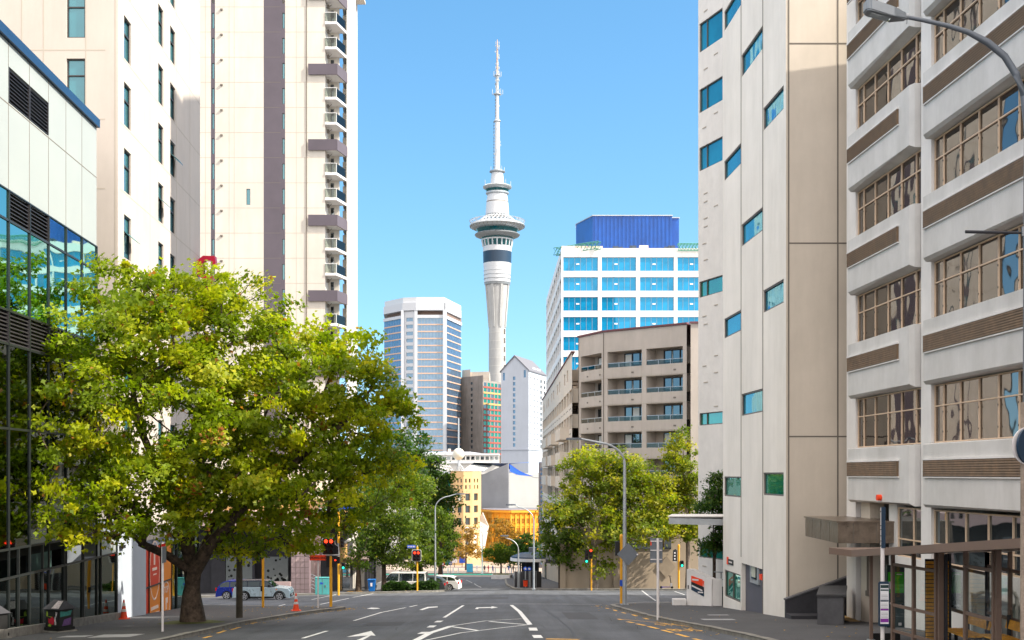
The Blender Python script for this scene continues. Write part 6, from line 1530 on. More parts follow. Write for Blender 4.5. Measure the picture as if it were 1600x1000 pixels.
cs_ = thing('round_sign', 'navy back of a round sign clamped to the near lamp pole at the right edge', 'sign', (xn, yn, HZ(697, 20.5)))
LMB().tube([(-.08, -.14, 0), (-.06, -.17, 0)], .30, 28).build('disc', 'sign_navy', cs_); LMB().tube([(-.08, -.15, 0), (-.075, -.165, 0)], .315, 28).build('rim', 'pole_white', cs_)
LMB().box(-.3, .14, -.22, -.18, .13, .16).box(-.3, .14, -.22, -.18, -.17, -.14).build('clamp_strap', 'steel_grey', cs_); LMB().box(-.24, -.16, -.19, -.175, -.06, -.0).build('yellow_sticker', 'pole_yellow', cs_)
# wooden/green pole at px 374
xg, yg = PX(374, 56), 56
gp_ = thing('street_lamp', 'dark green-grey pole rising into the maple crown, in front of the silver car', 'street lamp', (xg, yg, G(xg, yg)))
LMB().tube([(0, 0, -.1), (0, 0, 2.8)], [.16, .145], 12).build('lower_pole', mat('pole_brown', (.075, .065, .05), .8, var=.3, scale=3), gp_, smooth=True); LMB().tube([(0, 0, 2.8), (0, 0, 6.5), (.6, 0, 7.4)], [.145, .1, .06], 12).build('upper_pole', 'pole_green', gp_, smooth=True)
LMB().box(.5, 1.1, -.12, .12, 7.35, 7.48).build('lamp_head', 'sign_back', gp_, bevel=.02); LMB().lathe([(.16, 2.78), (.165, 2.84), (.15, 2.86)], 12).build('collar', 'pole_green', gp_)

# ---------------- traffic signals
def lens_row(x, y, z, r, m, n=3, dz=-.3, parent=None, on=None):
    pass
def lantern(parent, x, y, z, n, lit, litm, r=.1, face=(0, -1), nm='lantern'):
    h = n*.28; L = LMB(); L.box(x-.15, x+.15, y-.05, y+.2, z-h, z); o = L.build(nm, 'black_plastic', parent, bevel=.02)
    for k in range(n):
        zc = z-.14-.28*k; d = LMB(); t_ = [2*math.pi*i/14 for i in range(14)]
        d.add([(x+r*math.cos(a), y-.06, zc+r*math.sin(a)) for a in t_], [tuple(range(14))]); d.build('lens', litm if k == lit else 'lens_off', o)
        v = LMB(); n2 = 9; ring_ = [math.pi*i/(n2-1) for i in range(n2)]
        v.add([(x+r*1.15*math.cos(a), yy, zc+r*1.15*math.sin(a)) for yy in (y-.05, y-.24) for a in ring_], [(i, i+1, n2+i+1, n2+i) for i in range(n2-1)]); v.build('visor', 'black_plastic', o)
    return o
def outline(pts, wd, y0, y1):     # thin rim following an outline in x, z
    mb = LMB(); c = Vector((sum(p[0] for p in pts)/len(pts), sum(p[1] for p in pts)/len(pts)))
    inn = [tuple(Vector(p)+(c-Vector(p)).normalized()*wd) for p in pts]; n = len(pts)
    for i in range(n):
        j = (i+1) % n; mb.plate([(pts[i][0], y0, pts[i][1]), (pts[j][0], y0, pts[j][1]), (inn[j][0], y0, inn[j][1]), (inn[i][0], y0, inn[i][1])], (0, y1-y0, 0))
    return mb
def rrect(x0, x1, z0, z1, r=.1, k=4):
    out = []
    for cx_, cz_, a0 in ((x1-r, z1-r, 0), (x0+r, z1-r, 90), (x0+r, z0+r, 180), (x1-r, z0+r, 270)):
        for i in range(k+1): a = R(a0+90*i/k); out.append((cx_+r*math.cos(a), cz_+r*math.sin(a)))
    return out
def signal(px, z, label, h, heads, back=None, m='pole_yellow', r=.07, cap=True, top=None):
    x = PX(px, z); t = thing('traffic_signal', label, 'traffic light', (x, z, G(x, z)-.02))
    LMB().tube([(0, 0, -.1), (0, 0, h)], r, 12).build('pole', m, t, smooth=True)
    if cap: LMB().lathe([(r*1.25, h), (r*1.2, h+.22), (r*.6, h+.3)], 12).build('cap', 'pole_yellow', t)
    if top: LMB().tube([(0, 0, h), (0, 0, h+top)], r*.7, 8).build('top_pipe', 'galv', t)
    if back:
        pts = back; LMB().plate([(a, -.12, b) for a, b in pts], (0, .03, 0)).build('backboard', 'black_plastic', t); outline(pts, .045, -.135, -.1).build('board_rim', 'pole_white', t)
    for (dx, dz, n, lit, lm_) in heads: lantern(t, dx, -.18, dz, n, lit, lm_, nm='lantern')
    return t
hB = 3.0
bk_ = [(-.50, 2.95), (-.50, 3.85), (-.42, 3.93), (.18, 3.93), (.26, 3.85), (.26, 3.62), (.32, 3.52), (.42, 3.46), (.48, 3.38), (.48, 2.95)]
s1 = signal(517, 68.7, 'large white-rimmed signal board showing a red arrow and red disc, beside the works sign', 3.0, [(-.24, 3.87, 3, 0, 'red_on'), (.05, 3.87, 3, 0, 'red_on')], bk_, r=.085, cap=False)
LMB().box(-.26, .3, -.05, .1, 2.25, 2.9).box(.3, .5, -.05, .1, 2.45, 2.85).build('pedestrian_lantern', 'black_plastic', s1, bevel=.02); LMB().box(-.5, .5, -.1, .0, 2.9, 2.94).build('bracket', 'galv', s1)
LMB().box(.22, .3, -.08, -.04, 2.62, 2.68).build('red_pedestrian_lamp', 'red_on', s1)
signal(652, 104, 'slim signal with rounded white-rimmed board and two red discs, by the left hedge', 3.55, [(-.2, 3.45, 3, 0, 'red_on'), (.1, 3.45, 3, 0, 'red_on')], rrect(-.45, .35, 2.58, 3.58, .12), r=.07, top=.4)
s3 = signal(529, 100, 'yellow mast with tall grey extension and curved mast arm, left of the blue bin', 3.1, [(.42, 2.6, 2, 1, 'green_on'), (.32, 4.7, 3, -1, 'red_on')], None, r=.09, cap=False)
LMB().tube([(0, 0, 3.1), (0, 0, 5.6), (-.15, 0, 6.3), (-.6, 0, 6.8), (-1.6, 0, 7.05)], [.08, .075, .07, .065, .05], 10).build('mast_arm', 'steel_grey', s3, smooth=True); lantern(s3, -1.5, -.1, 7.0, 3, -1, 'red_on'); LMB().box(.0, 1.3, -.05, -.02, 7.0, 7.25).build('street_name_plate', 'sign_blue', s3); LMB().tube([(0, 0, 5.6), (0, 0, 7.6)], .05, 8).build('top_pipe', 'steel_grey', s3)
LMB().tube([(0, 0, 4.2), (0, 0, 6.8)], .1, 10).build('yellow_sleeve', 'pole_yellow', s3)
signal(924, 105.3, 'weathered yellow signal with black lanterns showing one red, under the right corner trees', 2.9, [(-.05, 3.5, 3, 0, 'red_on'), (-.42, 2.85, 2, 1, 'green_on'), (-.4, 3.4, 2, -1, 'red_on')], None, r=.07, cap=False)
s5 = signal(971, 68, 'orange-yellow signal pole hidden behind the tall near right lamp, seen from behind', 3.6, [], None, r=.085); LMB().box(-.35, -.1, -.05, .2, 2.7, 3.5).build('lantern', 'black_plastic', s5); LMB().box(.1, .3, -.05, .25, 1.9, 2.4).build('lantern', 'black_plastic', s5); LMB().box(-.1, .08, -.12, -.08, 1.0, 1.35).build('push_button', 'sign_blue', s5)
s6 = signal(1060.5, 106, 'bright yellow signal with a side lantern of three pale discs, before the tan wall', 3.6, [(.26, 2.5, 2, 1, 'green_on')], None, r=.09)
o6 = LMB().plate([(-.55, -.15, 2.45), (-.25, -.1, 2.35), (-.15, 0, 2.45), (-.15, 0, 3.4), (-.3, -.1, 3.5), (-.5, -.15, 3.4)], (0, .1, 0)); o6.build('side_lantern', 'black_plastic', s6)
lb_ = LMB()
for k in range(3): lb_.add([(-.36+.07*math.cos(a), -.16, 2.65+.26*k+.07*math.sin(a)) for a in [6.283*i/10 for i in range(10)]], [tuple(range(10))])
lb_.build('lens_row', 'pole_white', s6)
s7 = signal(411, 70, 'thin orange signal pole half hidden by leaves in front of the silver car', 3.4, [], None, r=.075, cap=False); LMB().box(-.2, .1, -.1, .15, 2.9, 3.6).build('lantern', 'black_plastic', s7); LMB().box(-.12, -.02, -.14, -.08, .95, 1.25).build('push_button', 'black_plastic', s7)

# ---------------- signs
def pole_sign(name, px, z, label, h, r=.04, m='pole_white'):
    x = PX(px, z); t = thing(name, label, 'sign', (x, z, G(x, z))); LMB().tube([(0, 0, -.1), (0, 0, h)], r, 10).build('pole', m, t, smooth=True); return t
FZ = Fr((0, 0), (1, 0), (0, -1))
ws = pole_sign('works_sign', 497, 67, 'orange WORKS END board on a thin white pole left of the large red signal', 3.0)
b = LMB(); b.box(-.45, .45, -.1, -.06, 2.62, 2.92); b.build('board', 'works_orange', ws, bevel=.01); outline([(-.43, 2.64), (.43, 2.64), (.43, 2.90), (-.43, 2.90)], .02, -.105, -.1).build('border', 'sheet_black', ws)
tx = text_mb('WORKS END', .165, FZ, 0, 2.77, n=.112, bold=.004); tx.local = True; tx.build('lettering', 'sheet_black', ws)
ps = pole_sign('parking_sign', 254, 45, 'narrow edge-on sign on a white pole at the left kerb before the orange shopfront', 3.3, .045)
LMB().box(.05, .08, -.25, .2, 2.55, 3.15).build('sign_plate', 'sign_back', ps); LMB().box(.03, .05, -.25, .2, 3.15, 3.25).build('red_top', 'tail_red', ps)
bs = pole_sign('back_of_sign', 1028, 50.6, 'grey back of a rectangular road sign on a pale pole at the right kerb', 3.3, .055)
LMB().box(-.32, .2, .06, .09, 2.28, 3.3).build('sign_plate', 'sign_back', bs); k_ = LMB()
for z in (2.42, 2.8, 3.18): k_.box(-.3, .18, .035, .06, z-.02, z+.02)
k_.build('clamp_rail', 'pole_white', bs); LMB().box(-.31, -.26, .05, .058, 3.0, 3.2).build('sticker', 'works_orange', bs)
dsx = thing('diamond_sign_back', 'grey back of a diamond sign fixed to the tall near right lamp pole', 'sign', (PX(980, 65.8), 65.8, HZ(866, 65.8)))
LMB().plate([(-.55, .0, 0), (.05, .0, .62), (.62, .0, 0), (.05, .0, -.62)], (0, -.03, 0)).build('plate', 'sign_back', dsx); LMB().box(.5, .58, -.05, -.031, -.05, .02).build('pale_corner', 'pole_white', dsx)
nb_ = thing('street_name_sign', 'small blue street name plate on top of the slim far left signal', 'sign', (PX(644, 104), 104, HZ(854, 104))); LMB().box(-.42, .3, -.05, .0, -.13, .13).build('plate', 'sign_blue', nb_)
b = LMB()
for k, w_ in enumerate((.08, .05, .09, .06, .1, .07)): b.box(-.36+.11*k, -.36+.11*k+w_*.7, -.06, -.05, -.06, .07)
b.build('lettering', 'pole_white', nb_)
for px, z, lb_, cm in ((692, 205, 'small round red and white sign on a thin pole beyond the hedge', 'tail_red'), (704, 222, 'small round blue sign on a thin pole right of the round red one', 'sign_blue'), (821, 119, 'blue round sign on a pole carrying an orange litter bin by the black fence', 'sign_blue'), (827, 119, 'blue round sign on a thin pole just right of the orange litter bin', 'sign_blue')):
    t = pole_sign('round_sign', px, z, lb_, 2.4 if z > 150 else 1.9, .05, 'galv'); hh = 2.3 if z > 150 else 1.85
    LMB().tube([(0, -.06, hh), (0, -.09, hh)], .32 if z > 150 else .2, 18).build('disc', cm, t); LMB().tube([(0, -.09, hh), (0, -.1, hh)], .2 if z > 150 else .1, 14).build('centre', 'pole_white', t)
ob_ = thing('litter_bin', 'bright orange litter bin on the sign pole beside the black fence', 'bin', (PX(821, 118.8), 118.8, G(2, 119)+.15)); LMB().tube([(0, -.05, 0), (0, -.05, .62)], [.2, .24], 12).build('bin', 'works_orange', ob_); LMB().tube([(0, -.05, .6), (0, -.05, .66)], .26, 12).build('rim', 'charcoal', ob_)
# bus stop pole with timetable
xb_, yb_ = PX(1379, 30), 30
bp = thing('bus_stop_pole', 'pale bus stop pole with a strapped top and timetable case before the shelter', 'bus stop', (xb_, yb_, G(xb_, yb_)))
g0 = G(xb_, yb_); LMB().tube([(0, 0, -.1), (0, 0, HZ(793, 30)-g0)], .05, 14).build('pole', 'pole_white', bp, smooth=True)
b = LMB(); b.box(-.05, .05, -.075, -.05, HZ(856, 30)-g0, HZ(792, 30)-g0); b.build('bus_sign_edge', 'sign_navy', bp)
b = LMB()
for y in (800, 822, 828, 838, 846, 853): b.lathe([(.062, HZ(y, 30)-g0), (.062, HZ(y, 30)-g0+.025)], 12)
b.build('strap', 'joint_dark', bp)
zc0, zc1 = HZ(978, 30)-g0, HZ(908, 30)-g0
LMB().box(-.135, .13, -.16, -.06, zc0, zc1).build('timetable_case', 'sign_navy', bp, bevel=.025)
LMB().box(-.105, .10, -.166, -.16, zc0+.07, zc1-.06).build('timetable_sheet', 'poster_white', bp)
b = LMB(); hh = zc1-zc0
for m_, a, c in (('poster_dark', .86, .93), ('glass_teal', .8, .83), ('sign_navy', .56, .59), ('poster_purple', .36, .4), ('poster_purple', .1, .18)): LMB().box(-.1, .095, -.169, -.166, zc0+hh*a, zc0+hh*c).build('timetable_band', m_, bp)
b = LMB()
for k in range(18):
    zq = zc0+hh*(.2+.6*k/18)
    if k % 6 in (4, 5): continue
    b.box(-.085, .08, -.168, -.166, zq, zq+.008)
b.build('timetable_print', 'sign_back', bp)

# ---------------- cones, bin, cabinets
def cone(px, z, label, s=1.0):
    x = PX(px, z); t = thing('traffic_cone', label, 'traffic cone', (x, z, G(x, z)), 0, 'orange traffic cones')
    return t
c1 = cone(193.5, 57, 'orange traffic cone standing beside the glass front at the white rendered wall')
LMB().prism([(-.24, -.17), (-.17, -.24), (.17, -.24), (.24, -.17), (.24, .17), (.17, .24), (-.17, .24), (-.24, .17)], 0, .05).build('base', 'cone_orange', c1, bevel=.01)
LMB().lathe([(.17, .05), (.155, .12), (.03, .92), (.0, .925)], 20).build('cone_body', 'cone_orange', c1, smooth=True)
def rad(z): return .155+(z-.12)*(.03-.155)/.8
LMB().lathe([(rad(.62)+.004, .62), (rad(.78)+.004, .78)], 20).build('reflective_band', 'pole_white', c1); LMB().lathe([(rad(.36)+.004, .36), (rad(.48)+.004, .48)], 20).build('reflective_band', 'pole_white', c1)
x = PX(462.5, 63.2); dup(c1, (x, 63.2, G(x, 63.2)), .4, 'orange traffic cone at the left kerb corner near the silver car bonnet')
def park_bin(px, z, label, rz):
    x = PX(px, z); t = thing('litter_bin', label, 'bin', (x, z, G(x, z)), rz)
    LMB().box(-.46, .46, -.46, .46, -.02, .07).build('base_slab', 'kerbstone', t, bevel=.01); LMB().box(-.4, .4, -.4, .4, .07, .2).box(-.36, .36, -.36, .36, .2, .88).build('body', 'sheet_black', t, bevel=.02)
    LMB().add([(-.44, -.44, .88), (.44, -.44, .88), (.44, .44, .88), (-.44, .44, .88), (-.3, 0, 1.22), (.3, 0, 1.22)], [(0, 3, 2, 1), (0, 1, 5, 4), (2, 3, 4, 5), (1, 2, 5), (3, 0, 4)]).build('roof', 'charcoal', t, bevel=.01)
    LMB().box(-.2, .2, -.375, -.36, .62, .8).build('slot', 'dark_room', t); return t
tb_ = park_bin(93, 46.4, 'black house-shaped litter bin covered in stickers and graffiti, on the left pavement', R(-28))
rr = random.Random(12)
for m_, pts in (('graffiti_green', [(-.3, .62), (-.02, .58), (-.05, .8), (-.16, .72), (-.28, .84)]), ('graffiti_red', [(-.18, .36), (.08, .3), (.14, .5), (.02, .62), (-.1, .5), (-.2, .55)]), ('graffiti_pale', [(.16, .3), (.24, .32), (.2, .55), (.3, .78), (.18, .8), (.13, .5)]), ('graffiti_green', [(-.2, .24), (-.06, .22), (-.02, .32), (-.16, .33)]), ('graffiti_pale', [(-.08, .64), (.06, .66), (.06, .74), (-.08, .72)])):
    LMB().plate([(a, -.362, b) for a, b in pts], (0, -.004, 0)).build('sticker', m_, tb_)
for m_, pts in (('graffiti_teal', [(-.3, .6), (.2, .64), (.28, .84), (0, .78), (-.28, .82)]), ('graffiti_purple', [(-.2, .25), (.2, .28), (.24, .55), (-.1, .5)])):
    LMB().plate([(.362, a, b) for a, b in pts], (.004, 0, 0)).build('sticker', m_, tb_)
LMB().add([(.02, -.41, .93), (.4, -.40, .93), (.26, -.06, 1.185), (.0, -.07, 1.18)], [(0, 1, 2, 3)]).build('roof_sticker', 'graffiti_pale', tb_)
b2 = park_bin(-12, 42.5, 'dark litter bin cut off by the left picture edge', R(-28))
tc = thing('service_cabinet', 'teal steel roadside cabinet behind the works sign pole', 'cabinet', (PX(505, 99), 99, G(PX(505, 99), 99)))
LMB().box(-.62, .6, -.3, .3, 0, 1.35).build('body', 'teal_box', tc, bevel=.03); LMB().box(-.64, .62, -.32, .32, 1.35, 1.4).build('lid', 'teal_box', tc, bevel=.01); LMB().box(-.02, .0, -.31, -.3, .1, 1.3).box(.2, .26, -.33, -.3, .6, .8).build('door_seam', 'joint_dark', tc); LMB().box(-.2, .05, -.308, -.3, .85, 1.0).build('blue_label', 'sign_blue', tc)
wb = thing('wheeled_bin', 'blue wheeled bin beside the hedge under the corner trees', 'bin', (PX(581, 106), 106, G(PX(581, 106), 106)))
LMB().prism([(-.27, -.3), (.27, -.3), (.27, .3), (-.27, .3)], 0.06, .06).v
b = LMB(); b.add([(-.24, -.26, .05), (.24, -.26, .05), (.24, .26, .05), (-.24, .26, .05), (-.32, -.34, 1.0), (.32, -.34, 1.0), (.32, .34, 1.0), (-.32, .34, 1.0)], [(0, 3, 2, 1), (4, 5, 6, 7), (0, 1, 5, 4), (1, 2, 6, 5), (2, 3, 7, 6), (3, 0, 4, 7)]); b.build('body', 'bin_blue', wb, bevel=.03)
LMB().prism([(-.36, -.4), (.36, -.4), (.36, .38), (-.36, .38)], 1.0, 1.1).build('lid', 'bin_blue', wb, bevel=.03)
for sx in (-1, 1): LMB().tube([(sx*.2, .3, .12), (sx*.28, .3, .12)], .12, 12).build('wheel', 'rubber', wb)
LMB().box(-.08, .08, -.36, -.33, .5, .8).build('label_patch', 'pole_white', wb)
sc = thing('electric_scooter', 'small purple-blue hire scooter parked against the shaded tan wall', 'scooter', (PX(1042, 109.5), 109.5, G(PX(1042, 109.5), 109.5)))
LMB().prism([(-.5, -.09), (.3, -.09), (.3, .09), (-.5, .09)], .12, .18).build('deck', 'scooter_blue', sc, bevel=.02); LMB().tube([(.42, 0, .12), (.3, 0, .95), (.26, 0, 1.15)], .035, 8).build('stem', 'charcoal', sc); LMB().tube([(.26, -.25, 1.15), (.26, .25, 1.15)], .025, 8).tube([(.1, 0, 1.18), (.42, 0, 1.12)], .02, 6).build('handlebar', 'charcoal', sc)
for xx in (-.52, .46): LMB().tube([(xx, -.03, .12), (xx, .03, .12)], .12, 14).build('wheel', 'rubber', sc)
LMB().prism([(.3, -.05), (.48, -.05), (.48, .05), (.3, .05)], .2, .5).build('front_fender', 'pole_white', sc)
pt = thing('stone_planter', 'low stone planter box under the small rounded tree in the far street', 'planter', (PX(783, 200), 200, G(PX(783, 200), 200)-.1)); LMB().prism([(-1.6, -1.2), (1.4, -1.4), (1.9, .8), (-1.4, 1)], -.1, .75).build('box', 'conc_white', pt, bevel=.05); LMB().prism([(-1.4, -1.0), (1.2, -1.2), (1.7, .7), (-1.2, .9)], .75, .8).build('soil', 'moss', pt)

# ================================================================== BUS SHELTER
sh = thing('bus_shelter', 'brown steel bus shelter with glass walls and a long flat roof, on the right pavement', 'bus shelter', (11.4, 31, -4.6))
sx0, sx1 = 10.55, 12.55
def gz_(y): return G(11, y)
ra, rb_, rc_, rd_ = (PX(1335, 37.4), 37.4), (PX(1352, 37)-.15, 36.9), (10.35, 22), (13.4, 22)
def rz_(y): return -2.29+(36.5-y)*.078
yb1 = 37.2
MB().add([(sx0-.42, yb1-.9, rz_(yb1)-.14), (sx0-.75, yb1+.4, rz_(yb1)-.14), (sx1+.35, yb1+.5, rz_(yb1)-.14), (sx1+.35, 22, rz_(22)-.14), (sx0-.42, 22, rz_(22)-.14),
          (sx0-.42, yb1-.9, rz_(yb1)+.06), (sx0-.75, yb1+.4, rz_(yb1)+.06), (sx1+.35, yb1+.5, rz_(yb1)+.06), (sx1+.35, 22, rz_(22)+.06), (sx0-.42, 22, rz_(22)+.06)],
         [(0, 1, 2, 3, 4), (5, 6, 7, 8, 9), (0, 1, 6, 5), (1, 2, 7, 6), (2, 3, 8, 7), (3, 4, 9, 8), (4, 0, 5, 9)]).build('roof', 'shelter_brown', sh)
def post(x, y, w_=.055, m='shelter_brown', nm='post'): MB().box(x-w_, x+w_, y-w_, y+w_, gz_(y)-.1, rz_(y)-.13).build(nm, m, sh)
post(PX(1361, 35.9), 35.9, .045)
MB().box(PX(1361, 35.9)-.1, PX(1361, 35.9)+.1, 35.8, 36.0, gz_(35.9), gz_(35.9)+.03).build('base_plate', 'galv', sh)
def screen(x0, y0, x1, y1, n, rows, nm='glass_screen', lo=.1):
    F, L_ = seg((x0, y0), (x1, y1)); fr = MB(); W_ = .045
    def zb(u): return gz_(y0+(y1-y0)*u/L_)
    for i in range(n+1):
        u = L_*i/n; fr.add([F.p(u+a, b, z) for a, b, z in ((-W_, -W_, zb(u)-.05), (W_, -W_, zb(u)-.05), (W_, W_, zb(u)-.05), (-W_, W_, zb(u)-.05), (-W_, -W_, rz_(y0+(y1-y0)*u/L_)-.14), (W_, -W_, rz_(y0+(y1-y0)*u/L_)-.14), (W_, W_, rz_(y0+(y1-y0)*u/L_)-.14), (-W_, W_, rz_(y0+(y1-y0)*u/L_)-.14))], [(0, 1, 5, 4), (1, 2, 6, 5), (2, 3, 7, 6), (3, 0, 4, 7)])
    top = [rows[-1]]
    for r_ in rows:
        for i in range(n):
            a, b = L_*i/n+W_, L_*(i+1)/n-W_; fr.ob(F, a, b, -.03, .03, gz_((y0+y1)/2)+r_-.04, gz_((y0+y1)/2)+r_+.04)
    fr.build('screen_frame', 'shelter_brown', sh)
    for i in range(n): MB().ob(F, L_*i/n+W_, L_*(i+1)/n-W_, -.006, .006, gz_((y0+y1)/2)+rows[0], gz_((y0+y1)/2)+rows[-1]).build('glass_pane', 'glass_clear', sh)
    return F, L_
# end screen facing up the street (two bays), then a second one, both running away from the kerb
screen(10.71, 34.2, 11.08, 31.75, 2, (.30, 1.02, 2.16))
screen(11.02, 29.55, 11.12, 28.05, 1, (.30, 1.02, 2.16)); screen(11.15, 26.4, 11.2, 24, 1, (.30, 1.02, 2.16))
for xq, y in ((11.14, 31.6), (11.17, 27.95)): post(xq, y, .06)
MB().box(11.21, 11.29, 31.5, 31.62, gz_(31.5), rz_(31.5)-.2).build('inner_post', 'charcoal', sh)
# back screens along the wall side
for a, b in ((34.5, 31.6), (31.6, 28.7), (28.7, 25.8)): screen(12.35, a, 12.35, b, 2, (.9, 2.1))
# timber slat panel
tp = MB(); xa, xb = PX(1447, 33.8), PX(1482, 33.8)
for k in range(21): tp.box(xa, xb, 33.78, 33.84, gz_(33.8)+.15+.105*k, gz_(33.8)+.15+.105*k+.08)
tp.build('timber_slats', 'timber', sh); MB().box(xa, xb, 33.86, 33.9, gz_(33.8)+.1, rz_(33.8)-.3).build('slat_backing', 'charcoal', sh); MB().box(xb, xb+.06, 33.74, 33.92, gz_(33.8), rz_(33.8)-.15).build('post', 'charcoal', sh)
# advert case at the far end
ac = MB(); xa, xb = PX(1385, 36.2), PX(1411, 36.2); gb_ = gz_(36)
ac.box(xa, xb+.03, 36.15, 36.3, gb_+.35, gb_+2.2).build('advert_case', 'poster_dark', sh); MB().box(xa+.03, xb, 36.12, 36.15, gb_+1.38, gb_+2.0).build('advert_green', 'poster_green', sh)
b = MB(); b.box(xa+.05, xa+.13, 36.1, 36.12, gb_+1.5, gb_+1.72).box(xa+.28, xb-.06, 36.1, 36.12, gb_+1.92, gb_+1.95).box(xa+.08, xa+.16, 36.1, 36.12, gb_+1.05, gb_+1.11).box(xa+.28, xa+.42, 36.1, 36.12, gb_+.98, gb_+1.04).box(xa+.33, xa+.42, 36.1, 36.12, gb_+.42, gb_+.5).build('advert_lettering', 'pole_white', sh)
MB().box(xa-.45, xa+.35, 36.0, 36.05, gb_-.02, gb_+.2).build('info_strip', 'sheet_black', sh)
# benches inside: each with slatted seat and back
def bench(x, y, label):
    t = thing('bench', label, 'bench', (x, y, gz_(y)), 0, 'timber benches in the bus shelter')
    for k in range(4): LMB().box(-.42+.16*k, -.42+.16*k+.13, -.85, .85, .43, .47).build('seat_slat', 'timber', t)
    LMB().plate([(.22, -.85, .62), (.22, .85, .62), (.27, .85, .84), (.27, -.85, .84)], (.03, 0, 0)).build('back_board', 'timber', t)
    for yy in (-.7, .7): LMB().box(-.38, .3, yy-.03, yy+.03, .36, .43).box(-.1, -.02, yy-.03, yy+.03, 0, .36).box(.22, .3, yy-.03, yy+.03, .43, .95).build('leg_frame', 'charcoal', t)
    return t
bn = bench(12.0, 32.0, 'timber bench in the shelter, the farther one beside the slatted timber panel')
dup(bn, (12.0, 29.3, gz_(29.3)), 0, 'timber bench in the shelter, the nearer one cut by the right picture edge')
# white tube bike rails behind
br = thing('tube_rail', 'white bent tube rail behind the shelter glass, the farthest one by the timber panel', 'bike rack', (13.0, 33.4, gz_(33.4)), 0, 'white tube rails behind the shelter')
LMB().tube([(-.3, 0, 0), (-.3, 0, 1.25), (-.24, 0, 1.4), (-.1, 0, 1.48), (.1, 0, 1.48), (.24, 0, 1.4), (.3, 0, 1.25), (.3, 0, 0)], .05, 10).build('hoop', 'tube_white', br, smooth=True)
LMB().box(-.36, -.24, -.06, .06, 0, .02).box(.24, .36, -.06, .06, 0, .02).build('foot_plate', 'galv', br)
for k, (xx, yy) in enumerate(((12.9, 31.8), (13.05, 30.3), (12.95, 29.0), (13.0, 27.8))): dup(br, (xx, yy, gz_(yy)+.1), 0, 'white bent tube rail behind the shelter glass, '+('second farthest from the canopy post', 'middle one of five', 'fourth from the far end', 'nearest to the camera')[k].replace('camera', 'near lamp pole'))
wt = thing('white_slat_barrier', 'pale horizontal slatted ledge along the concrete office behind the shelter', 'ledge', (13.7, 31, -4.6))
b = MB()
for k in range(5): b.box(13.35+.09*k, 13.41+.09*k, 26, 35.5, -3.5, -3.46)
b.build('slats', 'tube_white', wt); MB().box(13.4, 13.46, 26, 35.5, -5.2, -3.52).build('support', 'conc_grey', wt)

